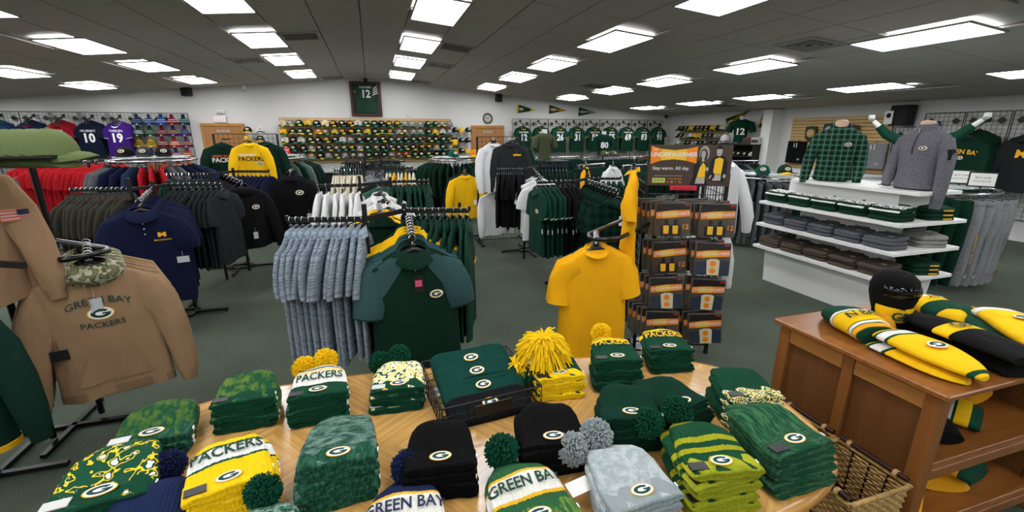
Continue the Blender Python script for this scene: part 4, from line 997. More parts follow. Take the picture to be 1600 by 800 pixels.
p = atY(925, 252, 7.15); garment('long_sleeve_shirt', (pgreen, gold_c, gold_c), p + Vector((-.12, 0, .0)), .9, 'green shirt with gold sleeve edge, first of the middle row', None, 'shirt', 1.0, 1.1, 0, 0, (('tag', 0, .25, .14, .08, 'silver'),))
# torsos on top of those racks
def mini_torso(p, mat, label, txt=None, floor=True, rz=0.0, s=1.0):
    t = thing('torso_form', label, 'torso form', p, rz, 'torso forms on racks', (s, s, s))
    b = MB(); prof = [(.14, 0), (.135, .12), (.15, .26), (.18, .38), (.19, .44), (.15, .49), (.07, .52)]
    b.rings([[(r * math.cos(a), r * .6 * math.sin(a), z) for a in [2 * PI * k / 18 for k in range(18)]] for r, z in prof]); obj('shirt_body', b, mat, t)
    b = MB(); b.rings([[(r * math.cos(a), r * math.sin(a), z) for a in [2 * PI * k / 12 for k in range(12)]] for r, z in ((.06, .50), (.055, .56), (.05, .59))]); obj('neck', b, plain('d9d6cf', .5, name='torso_white'), t)
    for sd in (-1, 1):
        b = MB(); sleeve_mb(b, sd, [(.14, 0, .43), (.2, 0, .40), (.235, -.01, .30), (.25, -.01, .23)], [.06, .075, .072, .07], [.05, .06, .06, .055]); obj('sleeve', b, mat, t)
    if txt: b = MB(); text_mb(b, txt, .2, 0, .24, lambda x, z: -.105 * max(.1, 1 - (x / .17) ** 2) ** .5, .01, bold=.03); obj('lettering', b, M_WHITE, t)
    b = MB(); b.lathe([(.1, -.03), (.1, -.015), (.02, -.012), (.02, .0)], 16); obj('stand', b, BLACK, t)
    if floor:
        b = MB(); b.tube([(0, 0, -p[2] / s + .01), (0, 0, -.02)], .016, 8); b.lathe([(.16, -p[2] / s), (.16, -p[2] / s + .015), (.03, -p[2] / s + .03)], 20); obj('floor_pole', b, BLACK, t); b = MB(); b.bbox((0, -.28, -.012), (.55, .5, .015), .003); obj('tray', b, BLACK, t)
    return t
p = atY(850, 249, 9.9); mini_torso(p, cloth('454a35', .7), 'olive shirt on a torso form below jersey 17', None, rz=.2, s=1.15)
p = atY(942, 242, 10.0); mini_torso(p, GJ, 'green jersey number 80 on a torso form below jersey 50', '80', rz=-.2, s=.95)
for k, dx in enumerate((-.14, .1)): cap(p + Vector((dx, -.30, .003)), .2, CC['m'][1], CC['g'][1], f'olive cap, {["left","right"][k]} one at the foot of the number 80 torso', 'caps on racks', 1, None, 1.0)
# ---------------- counter below the hat wall
t = thing('checkout_counter', 'long counter with black front and pale top below hat wall', 'counter', (.0, 11.35, 0))
b = MB(); b.bbox((0, .3, .46), (5.0, .6, .90), .01); obj('front_panel', b, plain('111214', .5, name='black_laminate'), t)
b = MB(); b.bbox((0, .28, .945), (5.1, .7, .05), .008); obj('counter_top', b, plain('a9aaa8', .3, name='grey_top'), t)
b = MB(); b.box((-1.3, .05, 1.03), (1.0, .02, .13)); obj('glass_screen', b, film(), t)
p = atY(662, 257, 10.6); t = thing('display_cube', 'black open display cube with small helmets right of cream shirts', 'display cube', (p.x, 10.7, 0)); 
for (c_, d_) in (((0, .25, .5), (.7, .02, 1.0)), ((-.35, 0, .5), (.02, .5, 1.0)), ((.35, 0, .5), (.02, .5, 1.0)), ((0, 0, 1.0), (.74, .54, .03)), ((0, 0, .55), (.68, .5, .02)), ((0, 0, .02), (.7, .5, .04))):
    b = MB(); b.bbox(c_, d_, .004); obj('panel', b, plain('121213', .5, name='black_laminate'), t)
for k in range(6):
    b = MB(); R = [[(.07 * math.cos(q) * math.cos(a), .08 * math.cos(q) * math.sin(a), .09 * math.sin(q)) for a in [2 * PI * i / 10 for i in range(10)]] for q in (-.4, 0, .5, 1.0, 1.45)]
    b.rings(R); o = obj('mini_helmet', b, [plain('a8551f', .3, name='copper_shell') if k % 3 == 1 else plain('c9c7c0', .3, name='pale_shell')], None, (p.x - .2 + .2 * (k % 3), 10.5, .60 + .2 * (k // 3) + .03)); tag(o, f'small {"copper" if k % 3 == 1 else "pale"} helmet, {["lower","upper"][k // 3]} row of the black display cube', 'helmet', 'mini helmets')
    b = MB(); b.tube([(-.06, -.06, -.02), (0, -.1, -.03), (.06, -.06, -.02)], .006, 5); obj('face_guard', b, BLACK, o)
    if k // 3: pass
b = MB(); b.box((0, 0, 0), (.64, .4, .015)); o = obj('glass_shelf', b, plain('8f9a98', .1, name='shelf_glass'), t, (0, 0, .78))
# caps and steel cups left of door 2
for r in range(3):
    for c_ in range(3):
        p = atY(711 + 10 * c_, 203 + 16 * r, D - .2); cl = 'kyg'[(r + c_) % 3]
        if r == 0 or c_ != 0: cap(p - Vector((0, 0, .05)), .2, CC[cl][1], CC[cl][1], f'{CC[cl][0]} cap, {RN[r]} row, {ORD[c_]} left of the second oak door', 'caps beside the second oak door', 1, None, 1.1)
b = MB(); b.lathe([(.10, -.22), (.11, -.2), (.11, .2), (.10, .22)], 14); o = obj('tumbler', b, plain('d9a916', .3, .3, name='gold_cup'), None, atY(711, 229, D - .22)); tag(o, 'tall gold tumbler between hat wall and second oak door', 'tumbler')
b = MB(); b.lathe([(.112, -.05), (.112, .05)], 14); obj('label_band', b, plain('2c4030', .4, name='dark_band'), o)
b = MB(); b.lathe([(.10, .22), (.11, .23), (.09, .27), (.05, .28)], 14); obj('lid', b, BLACK, o)
for r in range(3):
    for c_ in range(2):
        p = atY(387 + 20 * c_ + (10 if r > 1 else 0), 203 + 14 * r, D - .25); cl = ('kw', 'yk', 'kg', 'gy')[r][c_]
        cap(p - Vector((0, 0, .05)), .1, CC[cl][1], CC['y' if cl == 'k' else 'k'][1], f'{CC[cl][0]} cap, {RN[r]} row, {["left","right"][c_]} above the yellow sweatshirt', 'caps beside the exit door', 1, None, 1.2)
for k, (px, py) in enumerate(((452, 207), (466, 206), (467, 222), (468, 236))): pass
# ================================================================ OVAL TABLE WITH KNITTED HATS
TZ = .76
def table_mat():
    m, nt, b = _base('oak_parquet', .22, 0, .5)
    tc = nt.nodes.new('ShaderNodeTexCoord'); sp = nt.nodes.new('ShaderNodeSeparateXYZ'); nt.links.new(tc.outputs['Object'], sp.inputs[0])
    X, Y = sp.outputs[0], sp.outputs[1]
    # chevron panels: the grain runs diagonally, mirrored from panel to panel
    pan = _math(nt, 'PINGPONG', X, .36)
    diag = _math(nt, 'ADD', _math(nt, 'MULTIPLY', pan, 1.0), _math(nt, 'MULTIPLY', _math(nt, 'ABSOLUTE', Y), 1.0))
    cb = nt.nodes.new('ShaderNodeCombineXYZ'); nt.links.new(_math(nt, 'MULTIPLY', diag, 42), cb.inputs[0]); nt.links.new(_math(nt, 'MULTIPLY', _math(nt, 'SUBTRACT', X, Y), 3), cb.inputs[1])
    f = _noise(nt, cb.outputs[0], 1.0, 3.0, .6)
    c = _ramp(nt, f, [(.25, 'ab7c3c'), (.5, 'c69855'), (.75, 'd6ad6e')])
    strip = _math(nt, 'LESS_THAN', _math(nt, 'FRACT', _math(nt, 'DIVIDE', diag, .055)), .04)
    mx = nt.nodes.new('ShaderNodeMix'); mx.data_type = 'RGBA'; nt.links.new(_math(nt, 'MULTIPLY', strip, .45), mx.inputs[0]); nt.links.new(c, mx.inputs[6]); mx.inputs[7].default_value = lin('7d5424')
    nt.links.new(mx.outputs[2], b.inputs['Base Color'])
    b.inputs['Coat Weight'].default_value = .3; b.inputs['Coat Roughness'].default_value = .15
    return m
TAB = table_mat(); TABE = wood('a9752f', 'c3924c', (2, 2, 30), .25, 'oak_edge')
TC, TA, TB_, TN, TR = Vector((.27, 1.34, 0)), 1.29, .545, 3.0, -.14
t = thing('oval_table', 'long oval oak table with parquet top covered in knitted hats', 'table', TC, TR)
def sup(a, b_, s=1.0, n=72):
    out = []
    for k in range(n):
        q = 2 * PI * k / n; c, s_ = math.cos(q), math.sin(q); out.append((a * math.copysign(abs(c) ** (2 / TN), c) * s, b_ * math.copysign(abs(s_) ** (2 / TN), s_) * s))
    return out
def inset(k): return [(x, y) for x, y in sup(TA - k, TB_ - k)]
b = MB(); b.rings([[(x, y, TZ - .001) for x, y in inset(.03)], [(x, y, TZ) for x, y in inset(.028)]], 0, False); P = inset(.028); b.add([(x, y, TZ) for x, y in P], [tuple(range(len(P)))])
obj('parquet_top', b, TAB, t)
b = MB(); prof = [(.028, TZ), (.012, TZ - .002), (.002, TZ - .012), (0, TZ - .022), (.006, TZ - .034), (.02, TZ - .042), (.05, TZ - .044)]
b.rings([[(x, y, z) for x, y in inset(k)] for k, z in prof], 0, False); b.add([(x, y, TZ - .044) for x, y in inset(.05)], [tuple(range(72))[::-1]]); obj('moulded_edge', b, TABE, t)
b = MB(); b.rings([[(x, y, z) for x, y in inset(.18)] for z in (TZ - .044, TZ - .13)]); obj('apron', b, TABE, t)
for s in (-1, 1):
    b = MB(); b.lathe([(.09, .10), (.11, .16), (.07, .24), (.06, .45), (.09, .56), (.12, TZ - .12)], 16, 0, (s * .62, 0, 0)); ped = obj('pedestal', b, TABE, t)
    for k in range(4):
        a = PI / 4 + k * PI / 2; b = MB(); b.tube([(s * .62, 0, .2), (s * .62 + .2 * math.cos(a), .2 * math.sin(a), .14), (s * .62 + .36 * math.cos(a), .36 * math.sin(a), .03)], [.045, .035, .025], 8); obj('foot', b, TABE, ped)
# ---------------- knitted hats
BW, BL, BC, BT = .208, .265, .066, .023
def hw(s): return BW / 2 * (1 - .03 * s if s < .2 else (1 - .03 * s) * max(0.0, 1 - ((s - .2) / .8) ** 2.1) ** .55)
def ht(s):
    puff = 1 + 1.5 * math.sin(PI * min(1, max(0, (s - .22) / .70))) ** 1.5
    return BT / 2 * (puff if s < .55 else max(.12, puff * (1 - ((s - .55) / .45) ** 2.5 * .9)))
def top(x, y, seed=0):
    s = min(1, max(0, y / BL)); q = min(.999, abs(x) / max(.01, hw(s)))
    return ht(s) * (1 + (1 - q ** 3.2) ** .42)
def beanie_mesh(seed):
    b = MB(); R = []; n = 28; S = [0, .04, .15, .3, .45, .58, .7, .8, .88, .94, .98, 1.0]; r = random.Random(seed); ph = r.uniform(0, 6)
    for s in S:
        w_, h_ = max(.004, hw(s)), ht(s); ring = []
        for i in range(n):
            a = 2 * PI * i / n; c, q = math.cos(a), math.sin(a)
            x = w_ * math.copysign(abs(c) ** .75, c); z = h_ + h_ * math.copysign(abs(q) ** .8, q)
            z += (.0035 * math.sin(x * 55 + ph + 3 * s) * (q > 0) * min(1, s * 2)); ring.append((x, s * BL, z))
        R.append(ring)
    b.rings(R); crown = b.mesh('crown')
    b = MB(); R = []
    for (y, kx, kz) in ((-.006, .96, .5), (-.010, 1.0, .85), (.002, 1.03, 1.10), (BC * .5, 1.035, 1.20), (BC * .92, 1.03, 1.16), (BC, 1.0, 1.0)):
        w_, h_ = hw(max(0, y / BL)) * kx, BT / 2; R.append([])
        for i in range(40):
            a = 2 * PI * i / 40; c, q = math.cos(a), math.sin(a)
            R[-1].append((w_ * math.copysign(abs(c) ** .7, c), y, h_ + h_ * kz * math.copysign(abs(q) ** .8, q) + .0025 * math.sin(y * 40 + ph + 9 * c)))
    b.rings(R); cuff = b.mesh('cuff')
    return crown, cuff
BM = [beanie_mesh(k) for k in range(4)]
def btop(lift=.0):
    return lambda x, y: -(top(x, y) * (1.11 if y < BC else 1.0) + lift)
def lay(g):                                            # a mark drawn in XZ facing -Y is laid on the hat: z -> y (towards the crown), -y -> z
    g.v = [(x, z, -y) for x, y, z in g.v]; return g
LOGO_CUFF = lay((lambda g: (setattr(g, 'v', [(x, y, z + .034) for x, y, z in g.v]), g)[1])(logo_mb(.066, lambda x, z: -(BT / 2 + BT / 2 * 1.22), .003))).mesh('logo')
_lm = {}
def hat_text(txt, y, size, bold=.02, sx=1.0, bend=0.0):
    k = (txt, y, size)
    if k not in _lm: _lm[k] = lay(text_mb(MB(), txt, size, 0, y, lambda x, z: -top(x, z), .004, bold=bold, sx=sx, bend=bend)).mesh('lettering')
    return _lm[k]
STICK = MB().box((-.075, .022, BT * 1.12), (.05, .03, .003)).mesh('size_sticker')
SIDETAG = MB().box((BW / 2 + .002, .03, BT * .6), (.003, .014, .01)).mesh('side_tag')
POM = pom_mesh(.052, 800, 1, .0030)
_bc = {}
def stack(px, py, tx, ty, n, crown, cuff, desc, pom=None, sticker=None, logo=True, text=None, step=.031, s=1.0, npom=1, tag_=True, tilt=None, textm=None, tz=TZ, cuffs=True):
    """px,py: middle of the front edge of the lowest hat on the table; tx,ty: direction of its crown"""
    step *= .74
    A = at(px, py, tz); B = at(tx, ty, tz + .03 * n * .4); d = (B - A); d.z = 0; d.normalize(); rz = math.atan2(d.y, d.x) - PI / 2
    grp = f'stack of {desc}s'
    for k in range(n):
        tl = -(.012 + .010 * k * step / .03) if tilt is None else -tilt * k
        j = random.uniform(-.010, .010); jr_ = random.gauss(0, .06)
        loc = A + Vector((j, j * .5, .001 + step * k * s)) + d * .004 * k
        pos = 'topmost' if k == n - 1 else ('lowest' if k == 0 else 'middle')
        if n == 1: lab = desc
        elif k == n - 1: lab = f'{desc}, topmost'
        elif k == 0: lab = f'{desc}, lowest'
        else: lab = f'{desc}, {ORD[k]} from bottom'
        o = thing('knit_beanie', lab, 'knit hat', loc, rz + jr_, grp, (s, s, s), (tl, 0, rz + jr_))
        v = BM[k % 4]
        obj('crown', v[0], crown, o)
        if cuffs: obj('cuff', v[1], cuff, o)
        if logo and k >= n - 2: obj('logo', LOGO_CUFF, LOGO_MATS, o)
        if sticker: obj('size_sticker', STICK, sticker, o)
        if tag_: obj('side_tag', SIDETAG, M_WHITE, o)
        if text and k == n - 1:
            for (tt, ty_, sz, mt) in text: obj('lettering', hat_text(tt, ty_, sz), mt, o)
        if pom and k >= n - npom: obj('pompom', POM, pom, o, (random.uniform(-.01, .01) if k == n - 1 else -.07, BL + .012, .030), (k, 0, 1), (1, 1, .95))
    return A, rz
kg = knit('12402c'); kdk = knit('0c3024'); kb = knit('0a0a0b', ribs=120); ky = knit('ecc417'); gm = knit('1c4a30', '4f6a2c', mott=(60, 30, 60)); gmc = knit('14402e', '2f5c48', ribs=180, mott=(120, 30, 60)); ggrey = knit('28493c', '6e8a80', mott=(22, 90, 60), lo=.4, hi=.62); POMY = cloth('f0c818', .1, name='yellow_yarn'); POMG = cloth('0f4a34', .1, name='green_yarn'); POMN = cloth('1a2448', .1, name='navy_yarn'); POMS = cloth('9aa3a4', .1, name='grey_yarn')
STK = plain('1a1a1c', .4, name='black_sticker'); STKW = plain('c9c9c6', .5, name='pale_sticker')
stack(238, 718, 258, 658, 3, gm, gmc, 'mottled dark green beanie at the left end of the oval table', sticker=STKW, s=1.12, step=.028)
stack(386, 671, 398, 605, 5, knit('1c4d30', '5d7a34', mott=(30, 14, 60)), kg, 'dark green beanie with olive crown at the far left edge', sticker=STK, logo=False, s=1.0)
stack(368, 801, 376, 706, 4, bands([(0, 'ecc417'), (.095, '1c4a32'), (.101, 'e4e4de'), (.145, '1c4a32'), (.151, 'ecc417')]), ky, 'yellow beanie with a white lettered band', sticker=STK, text=[('PACKERS', .123, .044, M_GREENP)], s=1.08, step=.026)
stack(502, 661, 504, 594, 5, bands([(0, '16412f'), (.075, 'e2e0d8'), (.13, 'e7c98a'), (.15, '1d4a6a'), (.16, 'e2e0d8'), (.19, '16412f'), (.2, 'e2e0d8')]), kg, 'white and green beanie with yellow pompom', pom=POMY, sticker=STK, text=[('PACKERS', .104, .042, M_GREENP)], npom=2)
stack(621, 643, 617, 580, 4, blotch(['e6c93a', 'e6dfc0', '24503a'], 70, 'yellow_green_pattern'), kg, 'yellow patterned beanie with green pompom', pom=POMG, sticker=STKW, npom=2)
stack(533, 790, 531, 698, 6, ggrey, gmc, 'grey-green marled beanie near the front left', sticker=None, s=1.06, step=.029)
stack(692, 777, 692, 702, 4, kb, kb, 'black cuffed beanie in the short stack', sticker=None, s=1.03, step=.036)
stack(870, 746, 846, 658, 6, kb, kb, 'black smooth beanie in the tall stack', sticker=None, s=1.05, step=.022, cuffs=False)
stack(878, 622, 852, 558, 4, bands([(0, '123f2c'), (.2, 'ecc417')]), bands([(-.01, 'ecc417'), (.055, '123f2c')], 1, .1), 'green beanie with yellow cuff under the yarn tassels', sticker=STK, s=1.0)
stack(966, 611, 948, 553, 6, bands([(0, '14402e'), (.14, 'ecc417'), (.155, '14402e'), (.165, 'ecc417')]), kg, 'dark green beanie with yellow tip and small yellow pompom', pom=POMY, sticker=STK, text=[('PACKERS', .12, .04, M_GOLDP)], s=.97)
stack(1050, 583, 1018, 530, 5, bands([(0, '14402e'), (.15, 'ecc417')]), kg, 'dark green beanie with yellow crown at the far table edge', sticker=STK, text=[('PACKERS', .115, .045, M_GOLDP)], s=.97)
stack(992, 707, 968, 632, 6, kdk, kdk, 'plain bottle green cuffed beanie in the middle', sticker=None, s=1.0, step=.028)
stack(1085, 681, 1036, 616, 7, kdk, kdk, 'plain bottle green smooth beanie in the tall stack', sticker=None, s=1.0, step=.020, cuffs=False)
stack(1182, 670, 1138, 600, 6, kg, blotch(['1d4a34', 'e8c93a', 'e6e2cc', '1d4a34'], 110, 'speckled_cuff'), 'green beanie with yellow and white speckled cuff', sticker=STK, logo=False, s=1.0, step=.026)
stack(1256, 768, 1185, 677, 6, knit('16442e', '3c6a46', mott=(90, 12, 60)), knit('1a4730', '3a5f43', mott=(14, 90, 60)), 'mottled forest green beanie at the right table end', sticker=STK, s=1.1, step=.029)
stack(1135, 800, 1075, 700, 5, bands([(0, '16452c'), (.075, '9a9a1e'), (.09, '16452c'), (.105, '9a9a1e'), (.12, '16452c'), (.2, '9a9a1e'), (.205, '16452c'), (.21, '9a9a1e')]), bands([(-.01, '8e9420'), (.015, 'a0a428'), (.06, '1d4a2c')], 1, .1), 'olive and green striped beanie with green pompom', pom=POMG, sticker=STK, npom=2, s=1.05, step=.034)
stack(1012, 840, 958, 743, 4, knit('98a1a2', 'b2baba', ribs=120), knit('8b9596', ribs=160), 'light grey beanie with grey pompom', pom=POMS, sticker=None, npom=2, s=1.05, step=.034)
stack(852, 864, 803, 761, 3, bands([(0, '2c5a38'), (.085, 'e0a82a'), (.093, 'dcdad0'), (.15, 'e0a82a'), (.158, '2c5a38')]), knit('2c5a34', '6c8a3c', mott=(160, 20, 60)), 'green beanie with white lettered band and green pompom', pom=POMG, sticker=None, text=[('GREEN BAY', .12, .039, M_GREENP)], s=1.1)
stack(640, 890, 632, 798, 2, bands([(0, '1c2748'), (.085, 'e0a82a'), (.093, 'dcdad0'), (.15, 'e0a82a'), (.158, '1c2748')]), knit('1c2748'), 'navy beanie with white lettered band and navy pompom', pom=POMN, sticker=None, text=[('GREEN BAY', .12, .039, plain('1c2748', .8, name='navy_print'))], s=1.08)
stack(413, 920, 415, 840, 2, knit('1c4a34', '8aa79a', mott=(50, 50, 60)), kg, 'green beanie at the near edge, only its pompom showing', pom=POMG, sticker=None, s=1.0)
stack(150, 815, 190, 730, 2, blotch(['1b4a34', 'e6c42a', '1b4a34', 'd9dad2'], 42, 'snowflake_knit', pos=[0, .52, .58, .66]), kg, 'green snowflake patterned beanie at the near left', sticker=STKW, s=1.25)
stack(212, 850, 240, 790, 1, knit('1c2748'), knit('1c2748'), 'navy beanie at the near left table edge', pom=POMN, sticker=None, s=1.0)
# yarn tassels on the yellow-cuffed stack
def tassel(loc, r, n, seed, L):
    rn = random.Random(seed); b = MB()
    for i in range(n):
        a = rn.uniform(0, 2 * PI); e = rn.uniform(.15, 1.0); d = Vector((math.cos(a) * e, math.sin(a) * e, .28)).normalized(); ll = L * rn.uniform(.75, 1.1)
        p0 = Vector((0, 0, .02)); pts = []
        for k in range(5):
            q = k / 4; pts.append(p0 + d * ll * q + Vector((0, 0, -.95 * ll * q * q * (.4 + .6 * e) - .01 * q)))
        for p in pts: p.z = max(p.z, -.085)
        b.tube(pts, [.0035, .0035, .0035, .0035, .0028], 4, cap=False)
    return b.mesh('yarn_tassel')
p = at(852, 540, TZ + .16); o = obj('yarn_tassel', tassel(p, .1, 520, 4, .13), POMY, None, p + Vector((-.01, .0, .0))); tag(o, 'large bright yellow yarn tassel topping the yellow-cuffed beanies', 'yarn tassel')
p = at(805, 578, TZ + .06); o = obj('yarn_tassel', tassel(p, .08, 260, 5, .09), POMY, None, p); tag(o, 'smaller yellow yarn tassel hanging left of the large one', 'yarn tassel')
p = at(822, 590, TZ + .04); o = obj('yarn_tassel', tassel(p, .06, 70, 6, .07), POMG, None, p); tag(o, 'dark green yarn tassel below the yellow tassels', 'yarn tassel')
# grey beanie's white price cards
for k, (px, py, r) in enumerate(((922, 714, -.5), (905, 760, .2))):
    p = at(px, py, TZ + .06); b = MB(); b.box((0, 0, 0), (.075, .045, .002)); o = obj('price_card', b, PAPER, None, p, (.25, 0, r)); tag(o, f'blank white price card left of the grey beanies, {["upper", "lower"][k]}', 'price card'); b = MB(); b.tube([(.03, 0, 0), (.06, .0, -.01), (.09, 0, -.02)], .001, 3); obj('string', b, M_WHITE, o)
# black wire tray with folded green headwear
A = at(690, 671, TZ); B2 = at(808, 641, TZ); C2 = at(672, 585, TZ)
ex_ = (B2 - A); ex_.z = 0; W_ = .40; ang = math.atan2(ex_.y, ex_.x); 
cx = A + Vector((math.cos(ang), math.sin(ang), 0)) * W_ / 2 + Vector((-math.sin(ang), math.cos(ang), 0)) * .16
t = thing('wire_tray', 'black wire tray with folded dark green headwear in mid table', 'tray', (cx.x, cx.y, TZ), ang)
W2, D2, HT = .20, .185, .10
for (z, r) in ((.004, .003), (.035, .002), (.065, .002), (HT, .004)):
    b = MB(); b.tube([(-W2, -D2, z), (W2, -D2, z), (W2, D2, z), (-W2, D2, z), (-W2, -D2, z)], r, 5); obj('rim_wire', b, BLACK, t)
b = MB()
for k in range(9):
    x = -W2 + 2 * W2 * k / 8
    for s in (-1, 1): b.tube([(x, s * D2, .004), (x, s * D2, HT)], .0018, 4)
for k in range(1, 8):
    y = -D2 + 2 * D2 * k / 8
    for s in (-1, 1): b.tube([(s * W2, y, .004), (s * W2, y, HT)], .0018, 4)
    b.tube([(-W2, y, .004), (W2, y, .004)], .0018, 4)
obj('wire_side', b, BLACK, t)
b = MB(); b.box((0, -D2, .05), (.15, .004, .06)); obj('label_plate', b, plain('161617', .4, name='black_plate'), t)
def fold_mesh(w_, d_, h_, seed, rnd=.5):
    r = random.Random(seed); b = MB(); R = []; n = 24; ph = r.uniform(0, 6)
    for (q, k) in ((0, .86), (.12, .97), (.4, 1), (.7, .99), (.9, .95), (1.0, .84)):
        ring = []
        for i in range(n):
            a = 2 * PI * i / n; c, s = math.cos(a), math.sin(a)
            x = w_ / 2 * k * math.copysign(abs(c) ** .38, c); y = d_ / 2 * k * math.copysign(abs(s) ** .38, s)
            ring.append((x, y, h_ * q + .004 * math.sin(9 * x / w_ + ph) * q + .003 * math.sin(11 * y / d_ + ph * 2) * q))
        R.append(ring)
    b.rings(R, 0)
    return b.mesh('folded_cloth')
FM = [fold_mesh(.33, .12, .04, k) for k in range(3)]
tm = knit('0e3b33', ribs=90); tmk = knit('151617', ribs=90)
for k in range(4):
    y = -.125 + .08 * k; p = Vector((cx.x, cx.y, TZ)) + Vector((-math.sin(ang), math.cos(ang), 0)) * y
    o = thing('folded_headband', f'folded {"black" if k == 0 else "dark green"} headband, {ORD[k]} from the front in the wire tray', 'headband', p + Vector((0, 0, .012 + (0 if k == 0 else .012) + .02 * k)), ang, 'headbands in the wire tray', rot=(.35, 0, ang))
    obj('folded_cloth', FM[k % 3], tmk if k == 0 else tm, o, (0, 0, 0), (0, 0, 0), (1.05, 1.05, 1)); b = logo_mb(.065); lay(b); b.v = [(x + .0, y, z + .044) for x, y, z in b.v]; obj('logo', b, LOGO_MATS, o)
    o2 = obj('lower_fold', FM[(k + 1) % 3], tmk if k == 0 else tm, o, (.004, .01, -.03), (0, 0, .02), (1.03, 1.03, .9))
# ================================================================ TALL PACKET STAND
S0 = Vector((2.06, 3.04, 0)); sdir = Vector((.91, -.414, 0)); snrm = Vector((-.414, -.91, 0)); sang = math.atan2(sdir.y, sdir.x)
SWD = .60
sc_ = S0 + sdir * SWD / 2
t = thing('packet_stand', 'tall black wire stand hung with packets under a brown poster', 'display stand', (sc_.x, sc_.y, 0), sang)
obj('wire_grid', grid_mesh(SWD, 1.36), BLACK, t, (0, 0, .75))
obj('wire_grid', grid_mesh(SWD, 1.36), BLACK, t, (-SWD / 2, .3, .75), (0, 0, PI / 2)); obj('wire_grid', grid_mesh(SWD, 1.36), BLACK, t, (SWD / 2, .3, .75), (0, 0, PI / 2)); obj('wire_grid', grid_mesh(SWD, 1.36), BLACK, t, (0, .6, .75))
for sx in (-1, 1):
    for y in (0, .6):
        b = MB(); b.box((sx * SWD / 2, y, .76), (.026, .026, 1.52)); obj('post', b, BLACK, t)
        b = MB(); b.lathe([(.02, 0), (.02, .02), (.01, .03)], 8, 0, (sx * SWD / 2, y, 0)); obj('foot', b, BLACK, t)
for s in (-1, 1): 
    b = MB(); b.box((s * .30, .0, 1.60), (.016, .012, .30)); obj('poster_post', b, BLACK, t)
# poster
PZ0, PZ1 = 1.425, 1.735
brown = plain('4a3e34', .45, name='brown_print'); orng = plain('fa9420', .5, name='orange_print'); yelp = plain('fbc62e', .5, name='amber_print'); skin = plain('b9b3ac', .6, name='pale_grey_print'); dk = plain('1c1a1a', .6, name='near_black_print'); ltg = plain('c8d96a', .5, name='lime_print')
po = thing('poster', 'brown poster with two smiling people in yellow shirts above packets', 'poster', (sc_.x + snrm.x * .02, sc_.y + snrm.y * .02, 0), sang)
b = MB(); b.bbox((0, 0, (PZ0 + PZ1) / 2), (.61, .008, PZ1 - PZ0), .002); obj('board', b, brown, po)
def art(name, m, polys, lift):
    b = MB()
    for pl in polys: b.add([(x * .61 - .305, -.005 - lift, PZ0 + z * (PZ1 - PZ0)) for x, z in pl], [tuple(range(len(pl)))])
    return obj(name, b, m, po)
art('banner', orng, [[(.02, .53), (.15, .62), (.3, .65), (.45, .62), (.58, .55), (.58, .96), (.45, .90), (.3, .87), (.15, .90), (.02, .97)]], .0006)
art('banner_core', yelp, [[(.15, .62), (.3, .65), (.45, .62), (.45, .90), (.3, .87), (.15, .90)]], .0009)
b = MB(); text_mb(b, 'UNDERWARMER', .046, -.122, PZ0 + .76 * (PZ1 - PZ0), None, .0065, bold=.02, sx=1.0); obj('lettering', b, M_WHITE, po); b = MB(); text_mb(b, 'Stay warm. All day.', .036, -.135, PZ0 + .43 * (PZ1 - PZ0), None, .0065, bold=.01); obj('lettering', b, M_WHITE, po); b = MB(); text_mb(b, 'THE', .02, -.26, PZ0 + .88 * (PZ1 - PZ0), None, .0065); obj('lettering', b, M_WHITE, po)
art('rule_line', skin, [[(.08, .24), (.42, .24), (.42, .25), (.08, .25)]], .0006)
art('price_field', ltg, [[(.06, .07), (.22, .07), (.22, .19), (.06, .19)]], .0006)
b = MB(); text_mb(b, '$19.95', .026, -.22, PZ0 + .13 * (PZ1 - PZ0), None, .0068, bold=.01); obj('lettering', b, plain('5a6a2c', .6, name='olive_print'), po)
b = MB(); text_mb(b, 'AVAILABLE SIZES', .014, -.10, PZ0 + .17 * (PZ1 - PZ0), None, .0068, bold=.005); obj('lettering', b, orng, po); b = MB(); text_mb(b, 'S  M  L  XL', .024, -.10, PZ0 + .09 * (PZ1 - PZ0), None, .0068, bold=.01); obj('lettering', b, orng, po)
# printed figures: coats, shirts, faces, hair
art('printed_coat', dk, [[(.52, .02), (.56, .25), (.55, .5), (.60, .62), (.66, .68), (.70, .62), (.72, .45), (.70, .25), (.74, .02)], [(.74, .45), (.74, .2), (.78, .12), (.93, .1), (.955, .35), (.95, .6), (.91, .72), (.86, .78), (.80, .72), (.76, .66)]], .0006)
art('printed_hood', plain('a39d96', .6, name='grey_print'), [ell(.062, .19, 18, .665, .79)], .0008)
art('printed_hair', plain('4a4542', .6, name='dark_grey_print'), [ell(.045, .15, 16, .66, .76), [(.62, .5), (.615, .75), (.64, .8), (.645, .55)], [(.685, .5), (.68, .8), (.70, .75), (.705, .55)]], .0010)
art('printed_shirt', yelp, [[(.60, .2), (.70, .2), (.695, .5), (.66, .58), (.625, .45)], [(.79, .28), (.89, .28), (.90, .66), (.85, .7), (.80, .66)]], .0010)
art('printed_shirt_hem', skin, [[(.585, .06), (.70, .06), (.70, .22), (.60, .22)], [(.79, .14), (.89, .14), (.89, .30), (.79, .30)]], .0010)
art('printed_face', skin, [ell(.026, .095, 16, .655, .765), ell(.034, .12, 16, .842, .84), [(.645, .6), (.67, .6), (.67, .7), (.645, .7)], ell(.02, .05, 10, .715, .42), ell(.018, .05, 10, .93, .25)], .0012)
